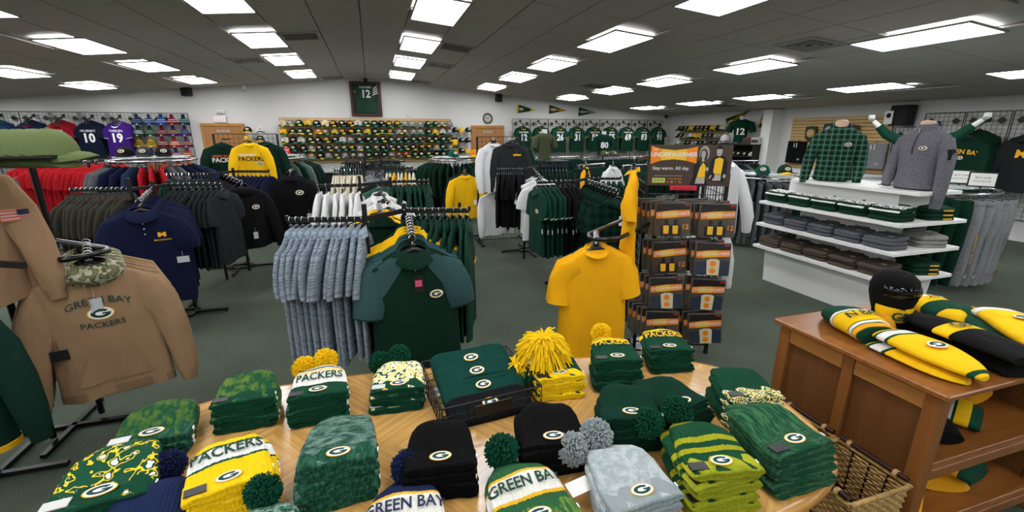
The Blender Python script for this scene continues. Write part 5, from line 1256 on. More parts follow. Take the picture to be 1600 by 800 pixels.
art('printed_face_detail', dk, [ell(.0035, .007, 8, .645, .79), ell(.0035, .007, 8, .664, .79), ell(.012, .005, 8, .655, .715), ell(.0035, .007, 8, .832, .86), ell(.0035, .007, 8, .852, .86), ell(.013, .007, 8, .843, .785), [(.812, .74), (.818, .73), (.867, .73), (.873, .74), (.866, .722), (.843, .71), (.818, .722)], [(.81, .9), (.875, .9), (.87, .985), (.815, .985)], ell(.045, .10, 16, .77, .26)], .0015)
art('printed_football_lace', skin, [[(.745, .2), (.76, .18), (.78, .26), (.765, .28)]], .0018)
t2 = thing('notice_strip', 'bright pink-red notice strip hanging under the brown poster', 'notice', (sc_.x + snrm.x * .03, sc_.y + snrm.y * .03, 0), sang)
b = MB(); b.bbox((-.03, 0, 1.41), (.20, .004, .036), .001); obj('card', b, plain('e0304a', .5, name='pink_red_card'), t2); b = MB(); text_mb(b, 'LIMITED QUANTITY', .018, -.03, 1.405, None, .004, bold=.006); obj('lettering', b, plain('7d1a2c', .6, name='dark_red_print'), t2)
# packets on pegs
PKW, PKH = .25, .245
def packet_parts(kind):
    b1 = MB(); R = []
    for (q, th) in ((0, .002), (.1, .008), (.5, .012), (.9, .008), (1.0, .002)):
        R.append([(-PKW / 2 * (1 if abs(q - .5) > .3 else 1.01), -th, -PKH * q), (0, -th * 1.5, -PKH * q), (PKW / 2, -th, -PKH * q), (PKW / 2, th, -PKH * q), (0, th * 1.5, -PKH * q), (-PKW / 2, th, -PKH * q)])
    b1.rings(R, 0)
    def pan(poly, l): return [(x, -.0215 - l, -z) for x, z in poly]
    x0 = PKW / 2 - .008
    hd = MB(); hd.add(pan([(-x0, .006), (x0, .006), (x0, .048), (0, .052), (-x0, .066)], 0), [tuple(range(5))])
    bn = MB(); bn.add(pan([(-x0, .068), (-.02, .056), (x0, .05), (x0, .098), (-.02, .110), (-x0, .116)], .0004), [tuple(range(6))])
    yc = pan([(-.07, .064), (.03, .056), (.03, .102), (-.07, .112)], .0008); bn.add(yc, [(0, 1, 2, 3)], 1)
    tx = text_mb(MB(), 'UNDERWARMER', .033, 0, -.083, None, .0232, bold=.008, sx=.93, rot=.06)
    if kind == 0:
        ph = MB()
        for cx_ in (-.045, .02):
            ph.add(pan([(cx_ - .04, .238), (cx_ - .042, .18), (cx_ - .022, .155), (cx_ + .022, .155), (cx_ + .042, .18), (cx_ + .04, .238)], .0006), [tuple(range(6))]); ph.add(pan(ell(.015, .019, 10, cx_, .138), .0006), [tuple(range(10))])
        sh = MB()
        for cx_ in (-.045, .02): sh.add(pan([(cx_ - .018, .225), (cx_ - .02, .165), (cx_ + .02, .165), (cx_ + .018, .225)], .0009), [(0, 1, 2, 3)])
        ex2 = text_mb(MB(), '12', .05, .088, -.175, None, .0232, bold=.02)
    else:
        ph = MB(); ph.add(pan([(-.115, .238), (-.115, .15), (-.05, .135), (-.04, .238)], .0006), [(0, 1, 2, 3)]); ph.add(pan([(.05, .238), (.055, .125), (.115, .13), (.115, .238)], .0006), [(0, 1, 2, 3)])
        sh = MB(); sh.add(pan([(-.036, .24), (-.042, .13), (-.012, .118), (.03, .118), (.05, .13), (.048, .24)], .0009), [tuple(range(6))])
        ex2 = MB(); ex2.add(pan(ell(.022, .022, 12, .003, .155), .0012), [tuple(range(12))]); ex2.add(pan(ell(.022, .022, 12, .003, .208), .0012), [tuple(range(12))])
    fl = MB(); fl.add([(-PKW / 2 - .004, -.026, .002), (PKW / 2 + .004, -.026, .002), (PKW / 2 + .006, -.024, -PKH - .004), (-PKW / 2 - .004, -.024, -PKH - .004)], [(0, 1, 2, 3)])
    rt = MB(); rt.box((PKW / 2 - .03, -.0235, -.016), (.035, .001, .008))
    return [x.mesh(n) for x, n in ((b1, 'pouch'), (hd, 'header_print'), (bn, 'orange_band'), (tx, 'lettering'), (ph, 'photo_print'), (sh, 'shirt_print'), (ex2, 'price_print'), (fl, 'clear_film'), (rt, 'red_seal'))]
PK = [packet_parts(0), packet_parts(1)]
FILM = film(.35, .015); pkb = plain('5d564d', .3, name='dark_packet'); pblue = plain('2a3a4c', .5, name='slate_print'); redp = plain('d02a2a', .5, name='red_seal')
rows4 = [(1.335, 'top', (0, 0), (5, 5)), (1.045, 'second', (0, 1), (3, 4)), (.765, 'third', (1, 1), (3, 2)), (.485, 'bottom', (0, 1), (5, 4))]
for (z, rn_, kinds, cnt) in rows4:
    for c_ in (0, 1):
        xx = (-.155, .16)[c_] + (.04 if z < 1.1 and z > .5 else 0) * 0
        b = MB(); b.tube([(xx, 0, z), (xx, -.30, z + .01), (xx, -.31, z + .03)], .004, 5); obj('peg_hook', b, BLACK, t)
        for k in range(cnt[c_]):
            dep = .29 - k * .052; kd = kinds[c_] if k == 0 else 0
            lx_ = xx + (-.028 * k if c_ == 0 else -.034 * k); p = Vector((sc_.x, sc_.y, 0)) + sdir * lx_ + snrm * dep; p.z = z - .004 + .004 * math.sin(k * 2)
            side = ['left', 'right'][c_]
            lab = f'front packet on the {side} peg, {rn_} row of the wire stand' if k == 0 else f'{ORD[k]} packet back on the {side} peg, {rn_} row of wire stand'
            o = thing('clothing_packet', lab, 'packet', p, 0, 'orange printed packets', None, (random.uniform(-.14, -.03), random.uniform(-.12, .04), sang + random.uniform(-.06, .06)))
            q = PK[kd]; mm = [pkb, dk, [orng, yelp], M_WHITE, dk if kd == 0 else pblue, yelp if kd == 0 else plain('e0d5b4', .6, name='cream_print'), orng, FILM, redp]
            for nm, me, m_ in zip(('pouch', 'header_print', 'orange_band', 'lettering', 'photo_print', 'shirt_print', 'price_print', 'clear_film', 'red_seal'), q, mm):
                if k > 2 and nm in ('lettering', 'price_print', 'shirt_print', 'photo_print'): continue
                obj(nm, me, m_, o)
# gold shirts on a U-shaped rail
g0 = at(932, 370, 1.17); 
b_end = Vector((2.0, 2.98, 1.2)); rdir = (Vector((b_end.x, b_end.y, 0)) - Vector((g0.x, g0.y, 0)))
t = thing('clothing_rack', 'black glossy U-shaped rail holding gold shirts beside the packet stand', 'clothing rack', (b_end.x, b_end.y, 0))
rd = Vector((g0.x, g0.y, g0.z)) - b_end; pr_ = Vector((-rd.y, rd.x, 0)).normalized() * .11
b = MB(); e = rd * 1.0; e.z = g0.z - .014; r0_ = Vector((0, 0, 1.19 - .014))
cpts = [r0_ + pr_] + [e * .9 + Vector((0, 0, r0_.z * .1)) * 0 + pr_]
cpts = [Vector((pr_.x, pr_.y, 1.17)), Vector((rd.x * .88 + pr_.x, rd.y * .88 + pr_.y, 1.156)), Vector((rd.x * .97 + pr_.x * .6, rd.y * .97 + pr_.y * .6, 1.154)), Vector((rd.x, rd.y, 1.154)), Vector((rd.x * .97 - pr_.x * .6, rd.y * .97 - pr_.y * .6, 1.154)), Vector((rd.x * .88 - pr_.x, rd.y * .88 - pr_.y, 1.156)), Vector((-pr_.x, -pr_.y, 1.17))]
b.tube(cpts, .014, 8); obj('u_rail', b, GLOSSK, t)
b = MB(); b.tube([(pr_.x, pr_.y, .02), (pr_.x, pr_.y, 1.2)], .016, 8); obj('post', b, GLOSSK, t); b = MB(); b.tube([(-pr_.x, -pr_.y, .02), (-pr_.x, -pr_.y, 1.2)], .016, 8); obj('post', b, GLOSSK, t); b = MB(); b.bbox((0, 0, .015), (.4, .4, .03), .006); obj('base_plate', b, GLOSSK, t)
dirn = (Vector((-g0.x * .25, -g0.y, 0))).normalized()
for k in range(5):
    p = g0 + Vector((.018 * k, .035 * k, .003)); mt = w3(gold_c) if k < 4 else w3(pgreen2)
    garment('t_shirt', mt, p, face_rz(dirn) + .12 + random.gauss(0, .03), 'gold shirt seen from the back hanging in front of packet stand' if k == 0 else f'gold shirt, {ORD[k]} in line behind the front gold shirt' if k < 4 else 'green shirt behind the gold shirts by the packet stand', 'gold shirts by the packet stand', None, 1.05 + .01 * k, 1.2 if k == 0 else .7, 0, 0 if k == 0 else None)
p = atY(992, 236, 2.75); garment('t_shirt', w3(gold_c), Vector((p.x, p.y, 1.66)), face_rz(Vector((-.85, .52, 0))), 'gold shirt edge-on at the left side of the packet stand', None, 't-shirt', 1.0, 1.3, 0, 1)
stand = [o for o in bpy.data.objects if o.name.startswith('packet_stand')][0]
iv = Matrix.Rotation(-sang, 3, 'Z'); b = MB(); bar(b, iv @ (S0 + Vector((-.0, 0, 1.645)) - Vector((sc_.x, sc_.y, 0))), iv @ (Vector((p.x, p.y - .04, 1.645)) - Vector((sc_.x, sc_.y, 0))), .014, .025); obj('side_arm', b, BLACK, stand)
p = atY(1148, 248, 3.75); garment('long_sleeve_shirt', w3(white_c), Vector((p.x - .1, p.y, p.z + .06)), .2, 'white shirt hanging behind the right side of the packet stand', 'white shirts behind the packet stand', 'shirt', 1.05, 1.6, 0, 0)
garment('long_sleeve_shirt', w3(white_c), Vector((p.x - .18, p.y + .05, .98)), .2, 'white shirt hanging low behind the packet stand', 'white shirts behind the packet stand', 'shirt', 1.05, 1.6, 0, 1)
t = thing('clothing_rack', 'black two-level arm holding white shirts behind the packet stand', 'clothing rack', (p.x - .1, p.y + .3, 0))
for zz in (p.z + .045, .965):
    b = MB(); bar(b, (0, 0, zz), (-.02, -.34, zz), .014, .025); obj('arm', b, BLACK, t)
b = MB(); b.box((0, 0, .9), (.03, .03, 1.8)); obj('post', b, BLACK, t); b = MB(); b.bbox((0, 0, .012), (.4, .4, .024), .005); obj('base_plate', b, BLACK, t)
# ================================================================ LEFT FOREGROUND: TAN HOODIES
ft = Vector((-1.50, 2.86, 1.205)); bt = Vector((-1.93, 3.15, 1.22))
t = thing('clothing_rack', 'black glossy U-shaped rail carrying the facing tan hoodie', 'clothing rack', (-2.0, 3.0, 0))
o_ = Vector((-2.0, 3.0, 0)); dv = (ft - bt); dv.z = 0; dv.normalize(); sd = Vector((-dv.y, dv.x, 0)) * .13
U = [bt + sd, ft - dv * .06 + sd, ft - dv * .0 + sd * .75, ft + dv * .02, ft - dv * 0 - sd * .75, ft - dv * .06 - sd, bt - sd]
b = MB(); b.tube([q - o_ - Vector((0, 0, .015)) for q in U], .015, 10); obj('u_rail', b, GLOSSK, t)
for q in (bt + sd, bt - sd):
    b = MB(); b.tube([(q.x + 2.0, q.y - 3.0, .02), (q.x + 2.0, q.y - 3.0, 1.72)], .017, 8); obj('post', b, GLOSSK, t)
for k_ in range(4): b = MB(); a_ = k_ * PI / 2; bar(b, (.05, .15, .02), (.05 + .3 * math.cos(a_), .15 + .3 * math.sin(a_), .02), .03, .025); obj('base_foot', b, GLOSSK, t)
FL = Vector((.33, -1, 0))
for k in range(5):
    p = ft - dv * .05 * k + Vector((0, .055 * k, .004)); first = k == 0
    ex = (('text', 'GREEN BAY', 0, .165, .050, 'green', .006, 1.0, -1.6), ('text', 'PACKERS', 0, .30, .044, 'green', .006, 1.0, .9), ('logo', 0, .235, .11), ('tag', -.008, .19, .05, .075, 'silver'), ('tag', -.19, .42, .07, .055, 'black')) if first else ()
    g = garment('hoodie', (tan_c, tan_c, camo), p, face_rz(FL) + (0 if first else random.gauss(0, .05)), 'tan hoodie with green lettering and oval emblem facing the table' if first else f'tan hoodie, {ORD[k]} behind the lettered tan hoodie', 'tan hoodies on the left rail', None, 1.05 if first else 1.06, 1.1 if first else .7, 0, 1 if first else None, ex)
    if first:
        B = kind_parts('hoodie', 1)['B']
        b = MB(); vs = []; pol = [(-.15, .60), (-.09, .46), (.09, .46), (.15, .60)]
        for i in range(9):
            u = i / 8; x0 = -.085 + .17 * u; x1 = -.15 + .30 * u
            for j in range(5):
                q = j / 4; x = x0 + (x1 - x0) * q; z = .45 + .17 * q; vs.append((x, B.front(x, Z0 - z) - .007, Z0 - z))
        b.add(vs, [(i * 5 + j, i * 5 + j + 1, (i + 1) * 5 + j + 1, (i + 1) * 5 + j) for i in range(8) for j in range(4)], 0, True); obj('front_pocket', b, tan_c, g)
        b = MB(); R = []
        for dz in (.655, .675, .70): 
            w_, t_ = B.wt(dz); R.append([(w_ * 1.01 * math.copysign(abs(math.cos(a)) ** .7, math.cos(a)), t_ * 1.1 * math.copysign(abs(math.sin(a)) ** .7, math.sin(a)) + B.off(w_ * math.cos(a), dz), Z0 - dz) for a in [2 * PI * i / 26 for i in range(26)]])
        b.rings(R); obj('hem_band', b, cloth('82664b', .5, name='tan_ribbing'), g)
        for s in (-1, 1):
            b = MB(); b.tube([(s * .03, -.06, Z0 - .05), (s * .035, -.066, Z0 - .12), (s * .03, -.064, Z0 - .19)], .003, 5); obj('drawstring', b, tan_c, g)
        b = MB(); b.box((.03, -.045, Z0 - .03), (.09, .004, .014)); obj('size_strip', b, plain('d8501c', .6, name='orange_strip'), g)
# tall rail at the left picture edge: tan hoodies seen from the sleeve, green caps on top
t = thing('clothing_rack', 'tall black rack at the left edge with olive caps on its shelf', 'clothing rack', (-2.1, 2.75, 0))
b = MB(); bar(b, (0, 0, 1.775), (.62, -.06, 1.775), .016, .03); obj('arm', b, BLACK, t)
b = MB(); b.box((0, 0, .9), (.03, .03, 1.8)); obj('post', b, BLACK, t)
b = MB(); bar(b, (0, 0, 1.24), (.55, -.25, 1.24), .016, .03); obj('arm', b, BLACK, t)
b = MB(); b.bbox((.33, -.12, 1.715), (.80, .22, .012), .003); obj('shelf', b, BLACK, t); b = MB(); b.box((0, -.06, 1.70), (.02, .16, .02)); obj('shelf_bracket', b, BLACK, t)
for k_ in range(4): b = MB(); a_ = k_ * PI / 2; bar(b, (0, 0, .02), (.32 * math.cos(a_), .32 * math.sin(a_), .02), .03, .025); obj('base_foot', b, BLACK, t)
US = [plain('b85a50', .7, name='flag_red'), plain('c9a9a0', .7, name='flag_pale'), plain('1c2440', .7, name='flag_navy'), plain('b07a30', .7, name='flag_border')]
for k, (dx, dy, rr) in enumerate(((.48, -.06, -.6), (.36, -.02, -.55), (.24, .0, -.5))):
    g = garment('hoodie', (tan_c, tan_c, camo), Vector((-2.1 + dx - .30, 2.75 + dy - .03, 1.79)), -rr, ['tan hoodie with flag patch on sleeve at the left picture edge', 'tan hoodie just behind the flag-patched one at left edge', 'tan hoodie innermost behind the flag-patched one at left edge'][k], 'tan hoodies at the left edge', None, 1.0, 1.2, 0, k)
    if k == 0:
        b = MB(); b.box((0, 0, 0), (.105, .003, .062), 3); b.box((0, -.002, 0), (.098, .003, .055), 1)
        for j in range(4): b.box((0, -.004, -.024 + j * .0155), (.098, .002, .0075), 0)
        b.box((.028, -.006, .014), (.04, .002, .027), 2); obj('flag_patch', b, US, g, (.245, -.05, Z0 - .27), (0, 0, .12))
        b = MB(); b.tube([(-.02, -.002, -.03), (.012, -.002, .012), (0, -.002, .032), (-.012, -.002, .012), (.02, -.002, -.03)], .008, 4); b.box((0, -.008, .002), (.018, .003, .02), 1); obj('ribbon_patch', b, [EX['silver'], plain('8a4a58', .7, name='faded_red')], g, (.262, -.052, Z0 - .37))
sage = cloth('66744a', .15, name='sage_cotton')
for k in range(9):
    cap((-1.84 + .052 * k, 2.66, 1.725), PI / 2 + random.uniform(-.03, .03), sage, sage, 'sage green cap with its peak showing, last of the nested row' if k == 8 else f'sage green cap, {ORD[k]} from left in the nested row', 'nested sage green caps', 0, None, 1.0 - .01 * (8 - k), .32 if k < 8 else .03)
jm = cloth('0b2a20', .6, name='bottle_green_nylon')
for k, (dx, dy) in enumerate(((.50, -.42), (.33, -.25))):
    g = garment('jacket', jm, Vector((-2.1 + dx - .38, 2.75 + dy + .05, 1.22)), .45, ['dark green jacket with gold hem at the left picture edge', 'dark green jacket behind the gold-hemmed one'][k], 'dark green jackets at the left edge', None, 1.05, 1.3, 0, k)
    B = kind_parts('jacket', k)['B']; b = MB(); R = []
    for dz in (.70, .715, .728):
        w_, t_ = B.wt(min(dz, .72)); R.append([(w_ * 1.012 * math.copysign(abs(math.cos(a)) ** .7, math.cos(a)), t_ * 1.08 * math.copysign(abs(math.sin(a)) ** .7, math.sin(a)) + B.off(w_ * math.cos(a), dz), Z0 - dz) for a in [2 * PI * i / 26 for i in range(26)]])
    b.rings(R); obj('hem_band', b, cloth('d8a21a', .3, name='gold_hem'), g)
    b = MB(); b.bbox((.29, -.05, Z0 - .42), (.05, .03, .10), .008); obj('sleeve_panel', b, cloth('d8a21a', .3, name='gold_hem'), g)
# ================================================================ WHITE TIERED UNIT
UX0, UX1, UY0, UY1 = 4.58, 5.50, 2.74, 4.34
t = thing('tiered_display', 'white tiered display unit stacked with folded clothes', 'display unit', ((UX0 + UX1) / 2, (UY0 + UY1) / 2, 0)); uc = Vector(((UX0 + UX1) / 2, (UY0 + UY1) / 2, 0))
b = MB(); R = []
for z, k in ((0, -.12), (.43, -.10)): R.append([(UX0 - uc.x - k, UY0 - uc.y - k, z), (UX1 - uc.x + k, UY0 - uc.y - k, z), (UX1 - uc.x + k, UY1 - uc.y + k, z), (UX0 - uc.x - k, UY1 - uc.y + k, z)])
b.rings(R, 0, True, False); obj('base', b, WHITEP, t)
SHZ = [.455, .735, 1.01]
for z in SHZ: b = MB(); b.bbox((0, 0, z - .0175), (UX1 - UX0, UY1 - UY0, .035), .003); obj('shelf', b, WHITEP, t)
for (z0, z1, kx, ky_) in ((.455, .70, .27, .36), (.735, .975, .27, .36), (1.01, 1.265, .22, .20)):
    b = MB(); b.box((0, 0, (z0 + z1) / 2), (UX1 - UX0 - 2 * kx, UY1 - UY0 - 2 * ky_, z1 - z0)); obj('core', b, WHITEP, t)
b = MB(); b.bbox((-.05, -.155, 1.283), (.58, 1.33, .035), .003); obj('top_shelf', b, WHITEP, t)
FS = [fold_mesh(.30, .27, .042, 10 + k) for k in range(4)]
fgreen = cloth('0b3022', .5); fgrey = cloth('4b4c52', .5, c2='5e5f66', hs=(60, 60, 60), name='purple_grey_fleece'); fbrown = cloth('4e453b', .5, name='brown_shell'); flt = cloth('7d7c76', .5, c2='8e8d86', hs=(60, 60, 60), name='stone_marl')
def folded(p, rz, m, label, grp, k, deco=None, s=1.0):
    o = thing('folded_shirt', label, 'folded shirt', p, rz, grp, (s, s, s), (random.uniform(-.03, .03) + (.12 if deco else 0), 0, rz + random.uniform(-.06, .06)))
    obj('folded_cloth', FS[k % 4], m, o)
    b = MB(); b.tube([(-.08, .11, .044), (-.05, .075, .05), (0, .06, .052), (.05, .075, .05), (.08, .11, .044)], [.008, .012, .012, .012, .008], 6); obj('collar', b, m, o)
    if deco == 'text':
        b = MB(); text_mb(b, 'PACKERS', .115, 0, 0, None, .053, bold=.035, sx=.6); lay(b); b.v = [(x, y - .04, z) for x, y, z in b.v]; obj('lettering', b, M_WHITE, o)
        b = MB(); b.box((0, -.122, .034), (.26, .025, .014)); b.box((0, .05, .0475), (.26, .03, .008)); obj('white_stripe', b, M_WHITE, o)
    elif deco == 'logo':
        g = lay(logo_mb(.05, None, .046)); g.v = [(x + .06, y - .02, z) for x, y, z in g.v]; obj('logo', g, LOGO_MATS, o)
    elif deco == 'gold':
        b = MB(); b.box((.05, -.125, .03), (.09, .02, .012)); obj('gold_edge', b, M_GOLDP, o)
    return o
RNS = ['bottom', 'middle', 'upper']
for r, (m, nm, deco, n) in enumerate(((fbrown, 'brown jacket', 'logo', 3), (fgrey, 'purple-grey fleece', 'logo', 3), (fgreen, 'green shirt', 'text', 3))):
    for c_ in range(5):
        y = 4.17 - c_ * .305
        for k in range(n):
            lab = f'folded {nm}, {["lowest","middle","topmost"][k]} in pile {ORD[c_]} from left, {RNS[r]} white shelf'
            folded(Vector((4.76 + random.uniform(-.012, .012), y, SHZ[r] + .001 + .040 * k)), -PI / 2, m, lab, f'folded clothes on the {RNS[r]} white shelf', k + c_, deco if k == n - 1 else None)
    for k in range(3):
        m2 = [fgreen, flt, fgreen][r]; lab = f'folded {["green","stone grey","green"][r]} garment, {["lowest","middle","topmost"][k]} at the near end, {RNS[r]} white shelf'
        folded(Vector((5.22, 2.90, SHZ[r] + .001 + .040 * k)), -PI * .1, m2, lab, f'folded clothes at the near end, {RNS[r]} white shelf', k, 'gold' if r != 1 else 'logo', 1.0)
# ================================================================ DRESSED TORSOS
def torso(p, face, label, m, hem, arms, kind, s=1.0, skin_='c9a890', collar=True):
    t = thing('dressed_torso', label, 'mannequin torso', p, face_rz(face), 'dressed torsos on the white unit', (s, s, s))
    prof = [(.185, .125, .0), (.185, .13, .03), (.175, .12, .15), (.18, .125, .28), (.205, .135, .40), (.215, .125, .47), (.20, .105, .525), (.14, .085, .56), (.085, .07, .58)]
    n = 32; R = []
    for rx, ry, z in prof:
        R.append([(rx * math.copysign(abs(math.cos(a)) ** .85, math.cos(a)), ry * math.copysign(abs(math.sin(a)) ** .85, math.sin(a)) + .006 * math.sin(5 * a + z * 20) * (1 if z < .4 else .3), z) for a in [2 * PI * i / n for i in range(n)]])
    b = MB(); b.rings(R); obj('shirt_body', b, m, t)
    for sd, path in zip((-1, 1), arms):
        b = MB(); b.tube(path, [.062, .075, .07, .062, .056, .048, .044][:len(path)], 14); sl_ = obj('sleeve', b, m, t)
        e0, e1 = Vector(path[-2]), Vector(path[-1]); b = MB(); b.tube([e1 - (e1 - e0).normalized() * .02, e1 + (e1 - e0).normalized() * .04], [.046, .043], 12); obj('cuff', b, m, sl_)
    b = MB(); R = [[(rx * math.cos(a), ry * math.sin(a) - .01, z) for a in [2 * PI * i / 20 for i in range(20)]] for rx, ry, z in ((.07, .065, .55), (.062, .062, .60), (.06, .06, .645), (.05, .05, .66), (.02, .02, .664))]
    b.rings(R); obj('neck_form', b, plain(skin_, .5, name='mannequin_skin'), t)
    sf = lambda x, z: -float(np.interp(z, [q[2] for q in prof], [q[1] for q in prof])) * max(.05, 1 - (abs(x) / .205) ** 2.35) ** .425
    g = logo_mb(.07, lambda x, z: sf(x + .09, z + .40), .01); g.v = [(x + .09, y, z + .40) for x, y, z in g.v]; obj('logo', g, LOGO_MATS, t)
    if kind == 'shirt':
        b = MB(); R = []
        for q, (rx, ry, z0, z1) in enumerate(((.074, .068, .57, .545), (.082, .076, .625, .585), (.10, .095, .60, .545), (.112, .11, .575, .49))):
            R.append([(rx * math.cos(a), ry * math.sin(a) - .008, z0 + (z1 - z0) * ((1 - math.sin(a)) / 2) ** 3) for a in [2 * PI * i / 24 for i in range(24)]])
        b.rings(R, 0, False); obj('collar', b, m, t)
        for s_ in (-1, 1):
            b = MB(); vs = []
            for j in range(5):
                for i in range(6):
                    x = s_ * (.045 + .09 * i / 5); z = .42 - .1 * j / 4 if not (j == 4 and i in (2, 3)) else .30; vs.append((x, sf(x, z) - .009, z))
            b.add(vs, [(j * 6 + i, j * 6 + i + 1, j * 6 + i + 7, j * 6 + i + 6) for j in range(4) for i in range(5)], 0, True); obj('chest_pocket', b, m, t)
        b = MB(); b.add([(x, sf(0, z) - .008, z) for z in (.52, .4, .3, .2, .1, .02) for x in (-.018, .018)], [(2 * i, 2 * i + 1, 2 * i + 3, 2 * i + 2) for i in range(5)]); obj('button_placket', b, m, t)
    else:
        b = MB(); R = []
        for rx, ry, z in ((.10, .09, .55), (.085, .078, .59), (.08, .074, .64), (.074, .068, .645), (.075, .07, .60)): R.append([(rx * math.cos(a), ry * math.sin(a) - .012, z - .02 * (1 - math.sin(a)) / 2) for a in [2 * PI * i / 24 for i in range(24)]])
        b.rings(R, 0, False); obj('stand_collar', b, m, t)
        b = MB(); b.tube([(0, sf(0, z) - .006, z) for z in (.58, .52, .46, .40, .34)], .004, 5); obj('zip', b, BLACK, t); b = MB(); b.box((.0, sf(0, .56) - .016, .565), (.012, .006, .05)); obj('zip_pull', b, CHROME, t)
        b = MB(); b.bbox((.262, -.02, .34), (.05, .07, .11), .01); obj('sleeve_patch', b, char_c, t)
    b = MB(); b.bbox((0, 0, -.006), (.26, .2, .012), .003); obj('stand', b, BLACK, t)
    return t
pl1 = plaid('1f4d3c', '0c231b', '93a79c', .058)
p = Vector((4.93, 3.74, 1.315)); torso(p, (-.78, -.62), 'green plaid shirt on a headless torso on the white unit', pl1, 0, [[(-.12, 0, .49), (-.18, 0, .46), (-.225, .0, .34), (-.25, -.01, .22), (-.26, -.04, .1), (-.265, -.07, 0.0)], [(.12, 0, .49), (.18, 0, .46), (.22, .0, .34), (.235, -.01, .22), (.235, -.04, .1), (.23, -.07, .03)]], 'shirt', .97)
zgrey = cloth('57565c', .5, c2='74737a', hs=(90, 90, 90), name='grey_marl_fleece')
p = Vector((4.95, 2.93, 1.315)); torso(p, (-1, .08), 'grey marled zip-neck pullover on a headless torso on the white unit', zgrey, 0, [[(-.12, 0, .49), (-.18, 0, .46), (-.225, .0, .34), (-.24, -.02, .22), (-.235, -.05, .12), (-.22, -.08, .045)], [(.12, 0, .49), (.18, 0, .46), (.228, .0, .32), (.242, -.01, .16), (.25, -.02, 0.0), (.252, -.03, -.14)]], 'zip', .93)
for k, (px, py) in enumerate(((1282, 277), (1390, 290))):
    q = at(px, py, 1.302); o = obj('sign_holder', MB().bbox((0, 0, .006), (.19, .06, .012), .002), BLACK if k == 0 else plain('a9acb0', .3, name='clear_acrylic'), None, q, (0, 0, -PI / 2 + .1)); tag(o, ['black sign holder lying in front of the plaid torso', 'clear sign holder lying in front of the zip-neck torso'][k], 'sign holder'); b = MB(); b.box((0, .01, .013), (.17, .04, .002)); obj('card_slot', b, plain('26272a', .3, name='slot_dark'), o)
# torso with raised arms behind
hp = Vector((7.0, 4.2, 1.36)); t = thing('raised_arm_mannequin', 'white mannequin in green sleeves raising both fists behind the grey pullover', 'mannequin', hp, face_rz((-.85, -.5)))
b = MB(); b.rings([[(rx * math.cos(a), ry * math.sin(a), z) for a in [2 * PI * i / 20 for i in range(20)]] for rx, ry, z in ((.16, .11, 0), (.16, .11, .15), (.2, .13, .32), (.2, .11, .40), (.12, .08, .45), (.06, .06, .47))]); obj('shirt_body', b, cloth('123f2e', .5), t)
whm = plain('e6e6e4', .35, name='mannequin_white')
for s in (-1, 1):
    b = MB(); b.tube([(s * .15, 0, .38), (s * .23, 0, .37), (s * .36, -.02, .44), (s * .46, -.03, .55)], [.06, .07, .06, .05], 12); sl_ = obj('sleeve', b, cloth('123f2e', .5), t)
    b = MB(); b.tube([(s * .44, -.03, .53), (s * .53, -.03, .62)], [.036, .028], 10); arm = obj('forearm', b, whm, t)
    b = MB(); b.bbox((s * .56, -.03, .665), (.07, .05, .075), .018); hand = obj('fist', b, whm, t)
    for f in range(4): b = MB(); b.tube([(s * .56 - .026 + .018 * f, -.05, .70 - .003 * abs(f - 1.5)), (s * .56 - .026 + .018 * f, -.068, .685), (s * .56 - .026 + .018 * f, -.064, .66), (s * .56 - .026 + .018 * f, -.05, .65)], .0095, 6); obj('finger', b, whm, hand)
    b = MB(); b.tube([(s * .56 + s * -.035, -.04, .65), (s * .56 - s * .02, -.075, .658), (s * .56 + s * .005, -.078, .665)], .010, 6); obj('thumb', b, whm, hand)
b = MB(); b.tube([(0, 0, -.1), (0, 0, .02)], .02, 8); obj('pole', b, CHROME, t)
# ================================================================ RIGHT-HAND RACKS
def trousers_mesh(seed):
    r = random.Random(seed); b = MB(); ph = r.uniform(0, 6)
    for s in (-1, 1):
        R = []
        for z, ha, hb, cx_ in ((-.09, .085, .03, .06), (-.14, .095, .034, .065), (-.30, .098, .04, .07), (-.55, .082, .036, .072), (-.85, .066, .032, .075), (-1.04, .055, .028, .076), (-1.08, .05, .026, .076)):
            R.append([(s * cx_ + ha * math.cos(a), hb * math.sin(a) + .012 * math.sin(z * 9 + ph + s), z) for a in [2 * PI * i / 12 for i in range(12)]])
        b.rings(R)
    legs = b.mesh('legs'); b = MB(); b.rings([[(.15 * kx * math.copysign(abs(math.cos(a)) ** .7, math.cos(a)), .036 * kx * math.sin(a), z) for a in [2 * PI * i / 18 for i in range(18)]] for z, kx in ((-.075, .97), (-.085, 1.0), (-.125, 1.02), (-.13, 1.0))]); wb = b.mesh('waistband')
    b = MB(); b.tube([(-.14, 0, -.07), (0, 0, -.055), (.14, 0, -.07)], .006, 5); b.box((-.13, 0, -.085), (.014, .03, .04)); b.box((.13, 0, -.085), (.014, .03, .04)); b.tube([(0, 0, -.055), (0, 0, -.02), (.016, 0, -.005), (.01, 0, .008), (-.012, 0, .004)], .0032, 5); hg = b.mesh('hanger')
    lt = text_mb(MB(), 'GREEN BAY', .07, 0, 0, None, .0, bold=.015); lt.v = [(-.158, -z * .9, -.62 - x) for x, y, z in lt.v]
    return legs, wb, hg, lt.mesh('lettering')
TM = [trousers_mesh(k) for k in range(3)]
def trousers(p, rz, m, label, grp, txt=None, s=1.0, thick=1.0):
    o = thing('sweatpants', label, 'sweatpants', p, rz, grp, (s, s * thick, s)); q = TM[random.randrange(3)]
    obj('legs', q[0], m, o); obj('waistband', q[1], m, o); obj('hanger', q[2], HANGM, o)
    if txt: obj('lettering', TM[0][3], txt, o); g = logo_mb(.06, None, .152); g.v = [(y, -x, z - .95) for x, y, z in g.v]; obj('logo', g, LOGO_MATS, o)
    return o
